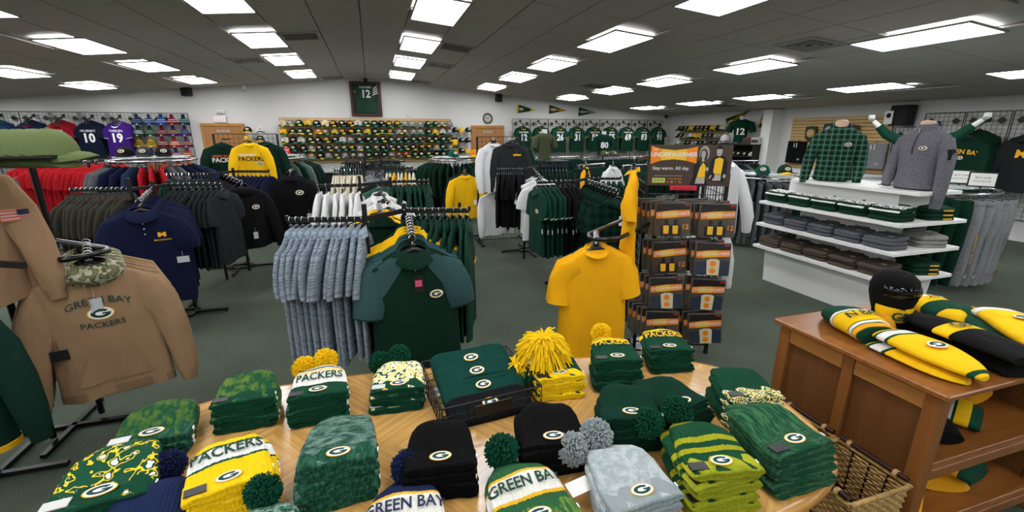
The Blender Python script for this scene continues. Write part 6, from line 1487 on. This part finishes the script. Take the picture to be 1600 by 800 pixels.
K1 = Vector((6.75, 4.0, 0)); ZK = 1.16
round_rack('large chrome round rack of sweatpants right of the white unit', K1, .8, ZK, [], 0, 1, 0, '', '')
nK = 20
for k in range(nK):
    a = -PI * 1.0 + PI * .80 * k / (nK - 1); p = Vector((K1.x + .8 * math.cos(a), K1.y + .8 * math.sin(a), ZK))
    m = cloth('0b2f22', .6) if k < 9 else lgrey_c; gl = k >= 9
    if k in (2, 5): m = grey_c
    lab = f'{"light grey" if gl else "grey" if k in (2, 5) else "dark green"} sweatpants on round rack right of the white unit, {ORD[k]} from left'
    tr = trousers(p, a + PI / 2 + PI / 2 * 1.3 + random.gauss(0, .08), m, lab, 'sweatpants on the right round rack', (M_GREENP if k % 3 else M_GOLDP) if gl else None, 1.0, .8)
for k, (px, py) in enumerate(((1499, 272), (1532, 277))):
    p = at(px, py + 16, ZK + .06); t = thing('card_sign', ['white card sign, left one of two on the right round rack', 'white card sign, right one of two on the round rack'][k], 'sign', p, face_rz((-.9, -.45)), 'card signs'); b = MB(); b.bbox((0, 0, .09), (.24, .012, .17), .004); obj('frame', b, BLACK, t); b = MB(); b.box((0, -.007, .09), (.21, .002, .14)); obj('card', b, PAPER, t); b = MB(); text_mb(b, 'BUY ONE', .03, 0, .11, None, .009, bold=.003); obj('lettering', b, plain('5d6166', .7, name='grey_print'), t); b = MB(); text_mb(b, 'SALE 20% OFF', .024, 0, .07, None, .009, bold=.003); obj('lettering', b, plain('5d6166', .7, name='grey_print'), t); b = MB(); b.box((0, 0, .0), (.02, .02, .02)); obj('stem', b, BLACK, t)
for k in range(3): cap(at(1450 + 12 * k, 289, ZK + .06) + Vector((.3, .3, 0)), 1 + k, CC['e'][1], CC['g'][1], f'green cap, {ORD[k]} on the right round rack', 'caps on the right round rack', 1, None, 1.1)
K2 = Vector((6.35, 6.05, 0))
round_rack('chrome round rack of grey sweatpants under the slatwall', K2, .62, 1.13, [], 0, 1, 0, '', '')
for k in range(18):
    a = -PI * 1.02 + PI * .9 * k / 17; p = Vector((K2.x + .62 * math.cos(a), K2.y + .62 * math.sin(a), 1.13))
    m = camo if k < 2 else grey_c if k < 10 else cloth('0b2f22', .6)
    trousers(p, a + PI + .25 + random.gauss(0, .06), m, f'{"camouflage" if k < 2 else "grey" if k < 10 else "dark green"} sweatpants on round rack left of the white unit, {ORD[k]} from left', 'sweatpants on the round rack left of the white unit', None, 1.0, .9)
cap((K2.x - .3, K2.y - .3, 1.19), -.8, CC['e'][1], CC['g'][1], 'green cap on the round rack under the slatwall', 'caps on the right round racks', 1, None, 1.2); cap((K2.x + .1, K2.y - .35, 1.19), -.5, CC['g'][1], CC['y'][1], 'green cap with yellow peak on the round rack under slatwall', 'caps on the right round racks', 1, None, 1.2)
# grey polos and dark rows left of it
p = atY(1163, 262, 6.9); rr_ = [Vector((p.x - .9, 7.4, 1.30)), Vector((p.x + .6, 7.2, 1.30))]
t = thing('clothing_rack', 'chrome straight rack of dark shirts behind the packet stand', 'clothing rack', rr_[0].copy() * 1); t.location.z = 0; v_ = rr_[1] - rr_[0]
b = MB(); b.tube([(0, 0, 1.286), (v_.x, v_.y, 1.286)], .014, 6); obj('rail', b, CHROME, t)
for f in (.05, .95): b = MB(); b.tube([(v_.x * f, v_.y * f, .02), (v_.x * f, v_.y * f, 1.28)], .016, 6); obj('post', b, CHROME, t); b = MB(); bar(b, (v_.x * f, v_.y * f - .3, .02), (v_.x * f, v_.y * f + .3, .02), .03, .03); obj('base_foot', b, CHROME, t)
hang_row('polo_shirt', [w3(pgreen), w3(black_c), w3(pgreen), w3(grey_c)], rr_[1], rr_[0], 18, 'dark shirt on the straight rack behind the packet stand', 'dark shirts behind the packet stand', thick=.9, lod=1)
g = garment('polo_shirt', w3(lgrey_c), atY(1160, 272, 6.5) + Vector((0, 0, .06)), .1, 'light grey polo facing front beside the camouflage sweatpants', None, None, 1.0, 1.3, 0, 1, (('placket',), ('tag', .03, .12, .04, .1, 'white'), ('tag', -.11, .2, .06, .05, 'black')))
b = MB(); q = atY(1160, 272, 6.5); t = thing('clothing_stand', 'black arm holding the light grey polo', 'display arm', (q.x, q.y + .35, 0)); bar(b, (0, 0, q.z + .045), (0, -.4, q.z + .045), .014, .025); obj('arm', b, BLACK, t); b = MB(); b.box((0, 0, (q.z + .05) / 2), (.03, .03, q.z + .05)); obj('post', b, BLACK, t); b = MB(); b.bbox((0, 0, .012), (.4, .4, .024), .005); obj('base_plate', b, BLACK, t)
far_row(1010, 1135, 252, 8.9, 24, [w3(pgreen), w3(black_c), w3(pgreen)], 'dark shirts in the far row right of the poster', 'far right row of dark shirts')
# ================================================================ RIGHT WALL
RW = -PI / 2
slatwall('slatwall', 'maple slatwall with hanging shorts on the right wall', (XR - .025, 8.16, 0), 2.44, .95, 2.19, RW)
for k in range(7):
    y = 6.05 - .66 * k + .3
    if y < 2.4: break
    grid_panel((XR - .05, y - .3, 2.2 - .92), RW, f'black wire grid panel on the right wall, {ORD[k]} from the slatwall', 'wire grid panels on the right wall')
o = grid_panel((XR - .05, 6.55, 1.95 - .92), RW, 'lower black wire grid panel on the right wall beside slatwall', 'wire grid panels on the right wall')
def wall_hoodies(y, z, m, label, n, txt=None, kind='hoodie', s=1.2):
    faceout((XR - .08, y, z), RW, f'slanted display arm carrying the {label}', 'slanted arms on the right wall', .5, .2)
    for k in range(n):
        p = Vector((XR - .08 - .46 + .09 * k, y, z - .184 + .036 * k + .004)); ex = (txt if k == 0 and txt else ())
        garment(kind, m, p, RW - .15, label if k == 0 else f'spare one hanging behind the {label}', 'hooded tops on the right wall', None, s, 1.1, 0 if k == 0 else 1, k % NV, ex)
wall_hoodies(5.35, 2.05, w3(cloth('0a2d20', .6)), 'green sweatshirt with gold lettering on the right wall', 4, (('text', 'GREEN BAY', 0, .2, .085, 'gold', .02, 1.0, -.6), ('logo', 0, .28, .08)), 'long_sleeve_shirt', 1.3)
wall_hoodies(6.1, 2.0, w3(grey_c), 'grey sweatshirt with green lettering on the right wall', 4, (('text', 'PACKERS', 0, .2, .07, 'green', .02, 1.0, 0.0), ('text', 'GREEN BAY', 0, .28, .06, 'green', .01, 1.0, 0.0)), 'hoodie', 1.2)
wall_hoodies(4.55, 2.05, w3(char_c), 'charcoal hoodie with gold lettering at the right picture edge', 3, (('text', 'M', 0, .22, .14, 'gold', .03, 1.2, 0.0),), 'hoodie', 1.25)
def shorts(y, z, m, label, grp, n=1):
    for k in range(n):
        o = thing('shorts', label, 'shorts', (XR - .14 - .06 * k, y, z), RW, grp)
        b = MB()
        for s in (-1, 1):
            b.rings([[(s * .13 + ha * math.cos(a), .035 * math.sin(a), zz) for a in [2 * PI * i / 12 for i in range(12)]] for zz, ha in ((-.02, .14), (-.2, .145), (-.45, .15), (-.55, .15))])
        obj('legs', b, m, o); b = MB(); b.rings([[(.27 * math.copysign(abs(math.cos(a)) ** .6, math.cos(a)), .04 * math.sin(a), zz) for a in [2 * PI * i / 16 for i in range(16)]] for zz in (0.0, -.05)]); obj('waistband', b, m, o)
        g = logo_mb(.07, None, .045); g.v = [(x + .13, yy, zz - .45) for x, yy, zz in g.v]; obj('logo', g, LOGO_MATS, o)
        b = MB(); b.box((-.04, -.045, -.1), (.02, .003, .1)); b.box((.03, -.045, -.1), (.02, .003, .12)); obj('drawstring', b, M_WHITE, o)
        b = MB(); b.tube([(0, .0, .0), (0, .06, .02), (0, .13, .02)], .006, 5); obj('peg_hook', b, BLACK, o)
shorts(9.05, 1.62, black_c, 'black shorts with white drawstring on the right slatwall', 'shorts on the slatwall'); shorts(7.15, 1.62, lgrey_c, 'grey shorts hanging at the near end of the right slatwall', 'shorts on the slatwall')
def hung_souvenir(y, z, label, main, ac):
    o = thing('novelty_banner', label, 'souvenir', (XR - .1, y, z), RW, 'souvenirs on the slatwall')
    b = MB(); b.prism([(-.14, 0), (.14, 0), (.16, -.1), (.14, -.28), (.06, -.34), (.05, -.62), (-.05, -.62), (-.06, -.34), (-.14, -.28), (-.16, -.1)], -.012, .012); obj('shape', b, plain(main, .5), o)
    b = MB(); b.prism(ell(.11, .10, 20, 0, -.16), -.02, -.012); obj('round_panel', b, plain(ac, .5), o); g = logo_mb(.12, None, .024); g.v = [(x, yy, zz - .16) for x, yy, zz in g.v]; obj('logo', g, LOGO_MATS, o)
    b = MB(); b.box((0, -.016, -.48), (.05, .008, .2)); obj('stem_panel', b, plain(ac, .5), o); b = MB(); b.tube([(0, .0, .0), (0, .06, .02), (0, .1, .02)], .006, 5); obj('peg_hook', b, BLACK, o)
hung_souvenir(8.75, 1.98, 'yellow and green oversized key-shaped souvenir on the slatwall', '1d2c22', 'c39a2c'); hung_souvenir(7.75, 2.0, 'dark souvenir pack hanging right of the plaid torso', '2a2d2c', '6a4a3a'); hung_souvenir(8.28, 2.04, 'small green souvenir behind the plaid torso', '1c3328', 'b9b4a8')
speaker(Vector((XR - .22, 6.68, 2.17)), RW, .40, 'large black speaker on the right wall above the grid'); 
b = MB(); b.bbox((0, 0, 0), (.16, .008, .26), .002); o = obj('flyer', b, PAPER, None, (XR - .40, 6.82, 2.13), (0, 0, RW)); tag(o, 'white flyer with dark helmet print stuck to the right speaker', 'flyer'); b = MB(); b.prism(ell(.045, .05, 14, 0, .04), -.007, -.004); obj('print', b, M_BLKP, o)
# caps on slatted back part of the right wall
slatwall('slatwall', 'short maple slatwall of caps in the back right corner', (XR - .025, 12.75, 0), 2.3, 1.35, 2.08, RW)
rc = ['gkgygkgkygww', 'kkswyygkgsss', 'wsgkskgwkgws']
for r in range(3):
    for k in range(11):
        ch = rc[r][k]; cap((XR - .17, 13.75 - .205 * k, 1.93 - .24 * r), RW + random.uniform(-.1, .1), CC[ch][1], CC[BR[ch]][1], f'{CC[ch][0]} cap, {RN[r]} row, {ORD[k]} from the corner on right wall', 'caps in the back right corner', 1, random.choice((None, M_YELTAG, M_TEALTAG)), 1.1)
# black shelving by the pier
t = thing('shelving_unit', 'black shelving with caps below the number 12 torso', 'shelving', (XR - .35, 10.95, 0)); bl = plain('101011', .6, name='black_laminate')
for (c_, d_) in (((.28, 0, .76), (.03, 2.0, 1.52)), ((0, 1.0, .76), (.6, .03, 1.52)), ((0, -1.0, .76), (.6, .03, 1.52)), ((0, 0, 1.505), (.62, 2.06, .03)), ((0, 0, 1.18), (.58, 2.0, .025)), ((0, 0, .85), (.58, 2.0, .025)), ((0, 0, .45), (.58, 2.0, .025)), ((0, 0, .05), (.58, 2.0, .06))):
    b = MB(); b.bbox(c_, d_, .004); obj('panel', b, bl, t)
for r, z in enumerate((1.195, .865)):
    for k in range(9): ch = 'ykkkkgkkw'[k]; cap((XR - .45, 11.8 - .21 * k, z), RW + random.uniform(-.2, .2), CC[ch][1], CC['k'][1], f'{CC[ch][0]} cap, {ORD[k]} from the corner, {["upper","lower"][r]} black shelf', 'caps on the black shelving', 1, None, 1.1)
mini_torso(Vector((XR - .40, 10.72, 1.555)), GJ, 'green jersey number 12 torso standing on the black shelving', '12', floor=False, rz=-.9, s=1.25)
b = MB(); b.rings([[(.15 * math.cos(q) * math.cos(a), .17 * math.cos(q) * math.sin(a), .16 * math.sin(q) + .12) for a in [2 * PI * i / 16 for i in range(16)]] for q in (-.75, -.4, 0, .4, .8, 1.2, 1.5)]); o = obj('football_helmet', b, plain('d8d8d4', .25, name='white_shell'), None, (XR - .42, 11.25, 1.525), (0, 0, -1.1)); tag(o, 'white football helmet left of the number 12 torso', 'helmet'); b = MB(); b.tube([(-.1, -.13, .08), (0, -.24, .04), (.1, -.13, .08)], .01, 5); b.tube([(-.1, -.13, .03), (0, -.24, -.005), (.1, -.13, .03)], .01, 5); obj('face_guard', b, BLACK, o); b = MB(); b.box((0, 0, .28), (.04, .24, .01)); obj('centre_stripe', b, M_GREENP, o)
for k, (y, m, lb) in enumerate(((10.35, '5a3326', 'small brown boxed souvenir beside the number 12 torso'), (10.05, 'b9b9b4', 'grey presentation box beside the pier'))):
    o = obj('souvenir_box', MB().bbox((0, 0, .09), (.28, .2, .18), .01), plain(m, .5), None, (XR - .42, y, 1.522), (0, 0, RW)); tag(o, lb, 'box'); b = MB(); b.box((0, -.104, .08), (.22, .006, .09)); obj('front_print', b, plain('3a2f2a', .6, name='dark_print'), o)
# ================================================================ WOODEN CABINET WITH FLEECE HATS
CH1, CH2 = '7d4a20', '96602c'
ow = wood(CH1, CH2, (4, 26, 26), .3, 'cherry_top'); ov = wood('7a4a22', '8d5a2b', (20, 20, 3), .35, 'cherry_upright'); op = wood('5f3a1c', '704724', (26, 26, 2.5), .4, 'cherry_panel'); orl = wood('96622f', 'a9743a', (20, 3, 20), .35, 'cherry_rail')
WX0, WX1, WY0, WY1, WZ = 2.05, 3.05, .94, 1.68, .85
wc = Vector(((WX0 + WX1) / 2, (WY0 + WY1) / 2, 0)); t = thing('wooden_cabinet', 'cherry wood open cabinet with fleece hats on top', 'cabinet', wc)
b = MB(); b.bbox((0, 0, WZ - .0125), (WX1 - WX0 + .05, WY1 - WY0 + .05, .025), .005); obj('cabinet_top', b, ow, t)
hx, hy = (WX1 - WX0) / 2, (WY1 - WY0) / 2
for sx in (-1, 1):
    for sy in (-1, 1): b = MB(); b.bbox((sx * (hx - .03), sy * (hy - .03), (WZ - .025) / 2), (.06, .06, WZ - .025), .004); obj('leg', b, ov, t)
for sx in (-1, 1):
    b = MB(); b.bbox((sx * (hx - .03), 0, WZ / 2), (.05, .05, WZ - .06), .004); obj('centre_stile', b, ov, t)
    for sy in (-1, 1):
        cy = sy * (hy - .03) / 2; L_ = hy - .03 - .055
        b = MB(); b.box((sx * (hx - .035), cy, .44), (.014, L_, .68)); obj('side_panel', b, op, t)
        b = MB(); b.bbox((sx * (hx - .022), cy, WZ - .07), (.03, L_, .085), .004); obj('top_rail', b, orl, t); b = MB(); b.bbox((sx * (hx - .022), cy, .13), (.03, L_, .07), .004); obj('bottom_rail', b, orl, t)
for z in (.14, .48): b = MB(); b.bbox((0, 0, z), (2 * hx - .07, 2 * hy - .02, .03), .004); obj('shelf', b, ow, t)
for z in (.10, .445): b = MB(); b.bbox((0, -hy + .012, z), (2 * hx - .12, .022, .05), .003); obj('shelf_lip', b, ov, t)
b = MB(); b.box((0, hy - .03, .45), (2 * hx - .12, .012, .72)); obj('back_panel', b, op, t)
fy = cloth('eebd14', .4, name='yellow_fleece'); fg = cloth('12402d', .4, name='green_fleece'); fk = cloth('0a0a0b', .4, name='black_fleece'); fgd = cloth('e0a020', .4, name='gold_fleece'); fwht = cloth('d9d8d2', .4, name='white_fleece')
# mannequin head
p = at(1386, 512, WZ); t = thing('mannequin_head', 'black display head wearing a yellow headband with dark letters', 'mannequin head', Vector((2.47, 1.44, WZ)), face_rz((-.62, -1)))
prof = [(.085, .09, 0), (.075, .085, .02), (.062, .068, .05), (.066, .075, .09), (.082, .098, .13), (.095, .112, .18), (.098, .116, .225), (.088, .102, .27), (.06, .07, .298), (.02, .025, .309)]
b = MB(); b.rings([[(rx * math.cos(a), ry * math.sin(a) + (.0 if z > .1 else .01), z) for a in [2 * PI * i / 28 for i in range(28)]] for rx, ry, z in prof]); b.add([(0, -.112, .165), (-.014, -.10, .14), (.014, -.10, .14), (0, -.128, .142)], [(0, 1, 3), (0, 3, 2), (1, 2, 3)], 0, True); obj('head_form', b, fk, t)
b = MB(); b.rings([[(rx * math.cos(a), ry * math.sin(a), z) for a in [PI * 1.2 + PI * .6 * i / 14 for i in range(15)]] for rx, ry, z in ((.099, .117, .195), (.104, .122, .215), (.100, .118, .24), (.096, .112, .25))], 0, False, True, False); obj('visor', b, plain('060608', .08, name='gloss_black'), t)
b = MB(); b.rings([[(rx * math.cos(a), ry * math.sin(a) + .002, z) for a in [PI * 1.12 + PI * .76 * i / 16 for i in range(17)]] for rx, ry, z in ((.070, .082, .058), (.076, .088, .07), (.090, .104, .125), (.088, .102, .14))], 0, False, True, False); obj('neck_band', b, fy, t)
b = MB(); text_mb(b, 'GB', .058, .0, .098, lambda x, z: -.104 * max(.1, 1 - (x / .09) ** 2) ** .5, .004, bold=.03); obj('lettering', b, M_GREENP, t)
# fleece hats: soft domes lying on their side
def dring(s, L, W_, Hh, ph, k=1.0, n=28):
    w_ = W_ / 2 * (.88 + .3 * s if s < .4 else max(.03, 1 - ((s - .4) / .6) ** 2.2) ** .5); h_ = Hh / 2 * max(.12, 1 - ((s - .42) / .62) ** 2) ** .5
    out = []
    for i in range(n):
        a = 2 * PI * i / n; c, q = math.cos(a), math.sin(a); wob = 1 + .05 * math.sin(3 * a + ph + 5 * s) + .03 * math.sin(7 * a + ph * 2 - 9 * s)
        out.append((w_ * k * math.copysign(abs(c) ** .85, c) * (1 + .02 * math.sin(9 * s + ph)), s * L, max(-.002, h_ + h_ * (k if q > 0 else 1.0) * q * (wob if q > 0 else 1))))
    return out
def dome_mesh(L, W_, Hh, seed):
    b = MB(); ph = random.Random(seed).uniform(0, 6)
    b.rings([dring(s, L, W_, Hh, ph) for s in (0, .04, .1, .2, .3, .4, .5, .6, .7, .8, .88, .94, .98, 1)]); return b.mesh('dome')
def band_mesh(L, W_, Hh, y0, y1, k, seed):
    b = MB(); ph = random.Random(seed).uniform(0, 6); m = max(3, int((y1 - y0) / L / .04) + 2)
    b.rings([dring(max(0.0, min(1.0, (y0 + (y1 - y0) * j / (m - 1)) / L)), L, W_, Hh, ph, k) for j in range(m)]); return b.mesh('band')
def dtop(L, W_, Hh):
    def f(x, y):
        s = max(0, min(1, y / L)); w_ = W_ / 2 * (.88 + .3 * s if s < .4 else max(.03, 1 - ((s - .4) / .6) ** 2.2) ** .5); h_ = Hh / 2 * max(.12, 1 - ((s - .42) / .62) ** 2) ** .5
        return -(h_ + h_ * 1.09 * max(0, 1 - min(1, abs(x) / w_) ** 2.35) ** .5)
    return f
def fleece(p, rz, size, m, label, bandsl=(), logo=None, letters=None, grp='fleece hats on the cabinet', tilt=0.0):
    L, W_, Hh = size; o = thing('fleece_hat', label, 'fleece hat', p, rz, grp, None, (tilt, 0, rz)); sd_ = hash_(label); obj('crown', dome_mesh(L, W_, Hh, sd_), m, o); f = dtop(L, W_, Hh)
    for (y0, y1, mm, k) in bandsl: obj('band', band_mesh(L, W_, Hh, y0, y1, 1.045, sd_), mm, o)
    if logo: g = logo_mb(logo[2], lambda x, z: f(x + logo[0], z + logo[1]), .006); lay(g); g.v = [(x + logo[0], y + logo[1], z) for x, y, z in g.v]; obj('logo', g, LOGO_MATS, o)
    if letters: b = MB(); text_mb(b, letters[0], letters[3], letters[1], letters[2], f, .008, bold=.02); lay(b); obj('lettering', b, letters[4], o)
    return o
def fleece_px(a, c, W_, Hh, m, label, bandsl=(), logo=None, letters=None, dz=0.0, flip=False):   # from the open end at a to the tip at c
    A, C = at(a[0], a[1], WZ + .002 + dz), at(c[0], c[1], WZ + .002 + dz); d = C - A; L = d.length
    return fleece(A, math.atan2(d.y, d.x) - PI / 2, (L, W_, Hh), m, label, [(y0 * L, y1 * L, mm, k) for y0, y1, mm, k in bandsl], (logo[0], logo[1] * L, logo[2]) if logo else None, (letters[0], letters[1], letters[2] * L, letters[3], letters[4]) if letters else None)
G = fg
fleece_px((1368, 538), (1292, 494), .22, .115, fg, 'green and yellow hat with lettered band at the cabinet corner', [(.10, .14, fwht, 1), (.16, .42, fy, 1), (.44, .48, fwht, 1), (.02, .08, fgd, 1)], None, ('N BAY', 0, .29, .06, M_GREENP))
fleece_px((1352, 512), (1395, 528), .13, .10, fgd, 'gold fleece lining folded beside the black head', ())
fleece_px((1376, 540), (1512, 602), .20, .035, fy, 'yellow and white fleece hat under the yellow emblem hat', [(.02, .06, fg, 1), (.06, .22, fwht, 1), (.22, .26, fg, 1)])
fleece_px((1388, 528), (1538, 596), .22, .06, fy, 'yellow fleece hat with oval emblem, topmost on the cabinet front', [(.03, .06, fg, 1), (.06, .17, fwht, 1), (.17, .20, fg, 1), (.93, .97, fg, 1)], (.0, .52, .095), None, .034)
fleece_px((1600, 590), (1388, 495), .24, .075, fk, 'long black fleece hat lying under the one with yellow patch', ())
fleece_px((1610, 570), (1405, 492), .22, .055, fk, 'long black fleece hat with yellow lettered patch', [(.43, .56, fy, 1)], None, ('GB', 0, .495, .075, M_GREENP), .074)
fleece_px((1425, 478), (1500, 512), .20, .10, fy, 'yellow and white hat behind the black head', [(.25, .32, fwht, 1), (.55, .8, fg, 1)], None, ('BAY', 0, .42, .05, M_GREENP))
fleece_px((1490, 495), (1545, 500), .16, .06, fgd, 'gold-edged green hat behind the black fleece hats', [(.0, .5, fg, 1)])
fleece_px((1530, 508), (1600, 560), .20, .075, fg, 'green hat with gold letters at the right picture edge', (), None, ('ERS', 0, .42, .07, M_GOLDP))
fleece_px((1556, 498), (1700, 590), .24, .08, fy, 'yellow fleece hat with emblem at the right picture edge', [(.02, .1, fwht, 1)], (.0, .33, .10), None, .05)
# goods on the cabinet shelves
for k, (x, y, z, m, lb, bn) in enumerate(((2.28, 1.03, .497, fk, 'black fleece hats at the left of upper cabinet shelf', ()), (2.62, 1.05, .497, fg, 'green and yellow hat on the upper cabinet shelf', ((.04, .09, fy, 1.05), (.1, .13, fwht, 1.05))), (2.80, 1.15, .52, fgd, 'gold hat at the right of upper cabinet shelf', ((.05, .08, fg, 1.05),)), (2.25, 1.0, .157, fgd, 'gold hat at the left of lower cabinet shelf', ()), (2.50, 1.05, .157, fgd, 'gold and green hat in the middle of lower shelf', ((.1, .16, fg, 1.05),)), (2.72, 1.04, .157, fg, 'green hat on the right of lower cabinet shelf', ((.03, .07, fgd, 1.05), (.12, .15, fwht, 1.05))), (2.62, 1.0, .235, fg, 'green and gold hat on the lower shelf pile', ((.05, .1, fgd, 1.05),)))):
    fleece(Vector((x, y, z)), random.uniform(-.5, .5), (.27, .24, .085), m, lb, bn, None, None, 'fleece hats on the cabinet shelves')
# ---------------- wicker baskets
wick = wood('8a6a3a', 'b8965a', (60, 60, 90), .7, 'wicker_cane'); rodm = plain('2c1410', .3, name='dark_rod')
def wicker(c, wx, wy, hz, label):
    t = thing('wicker_basket', label, 'basket', c, 0, 'wicker baskets'); nrow = int(hz / .0145); per = []
    def loop(k, n=60):
        out = []; tot = 2 * (wx + wy)
        for i in range(n):
            d = tot * i / n
            if d < wx: x, y, nx, ny = -wx / 2 + d, -wy / 2, 0, -1
            elif d < wx + wy: x, y, nx, ny = wx / 2, -wy / 2 + d - wx, 1, 0
            elif d < 2 * wx + wy: x, y, nx, ny = wx / 2 - (d - wx - wy), wy / 2, 0, 1
            else: x, y, nx, ny = -wx / 2, wy / 2 - (d - 2 * wx - wy), -1, 0
            q = .0045 * (1 if (i + k) % 2 else -1); out.append((x + nx * q, y + ny * q))
        return out
    b = MB(); fl = .86
    for k in range(nrow):
        z = .012 + k * .0145; f = fl + (1 - fl) * k / nrow; L_ = loop(k); b.tube([(x * f, y * f, z) for x, y in L_] + [(L_[0][0] * f, L_[0][1] * f, z)], .0068, 5, cap=False)
    obj('woven_wall', b, wick, t)
    b = MB(); L_ = [(-wx / 2, -wy / 2), (wx / 2, -wy / 2), (wx / 2, wy / 2), (-wx / 2, wy / 2), (-wx / 2, -wy / 2)]; b.tube([(x * 1.01, y * 1.01, hz + .006) for x, y in L_], .011, 8); obj('rim', b, wick, t)
    for (x, y) in [(sx * wx / 2 * .99, yy * wy / 2) for sx in (-1, 1) for yy in (-.5, 0, .5)] + [(xx * wx / 2, sy * wy / 2 * .99) for sy in (-1, 1) for xx in (-.4, .4)]:
        b = MB(); b.tube([(x * fl * .985, y * fl * .985, .01), (x * .985, y * .985, hz)], .005, 5); obj('stake', b, BLACK, t)
    b = MB(); b.box((0, 0, .01), (wx * fl, wy * fl, .012)); obj('bottom', b, wick, t)
    for sx in (-1, 1):
        b = MB(); b.tube([(sx * wx / 2, -wy / 2 + .01, hz + .028), (sx * wx / 2, wy / 2 - .01, hz + .028)], .011, 8); rd_ = obj('handle_rod', b, rodm, t)
        for yy in (-.32, .32): b = MB(); b.tube([(sx * wx / 2, wy * yy - .008, hz + .022), (sx * wx / 2, wy * yy + .008, hz + .022)], .02, 8); obj('binding', b, wick, rd_)
    return t
wicker(Vector((1.83, 1.09, 0)), .33, .30, .42, 'nearer open wicker basket between table and cabinet'); wicker(Vector((1.83, 1.405, 0)), .33, .30, .42, 'farther wicker basket squeezed between table and cabinet')
for k, (x, y, z, r, lb) in enumerate(((1.76, 1.06, .20, .3, 'gold striped cap lying in the nearer wicker basket'), (1.88, 1.14, .14, -.6, 'dark cap lying in the nearer wicker basket'))):
    fleece(Vector((x, y, z)), r, (.24, .22, .09), bands([(0, 'd8a21a'), (.03, '1c1c1c'), (.05, 'd8a21a'), (.08, 'e0ddd0'), (.11, 'd8a21a'), (.14, '1c1c1c'), (.17, 'd8a21a')]) if k == 0 else fk, lb, (), (0, .1, .1) if k == 0 else None, None, 'hats in the wicker basket')
fleece(Vector((2.02, .80, .02)), .5, (.3, .22, .14), fg, 'green and gold hat on the floor beside the cabinet', [(.05, .09, fgd, 1.04), (.12, .15, fwht, 1.04)], None, None, 'hats beside the cabinet')
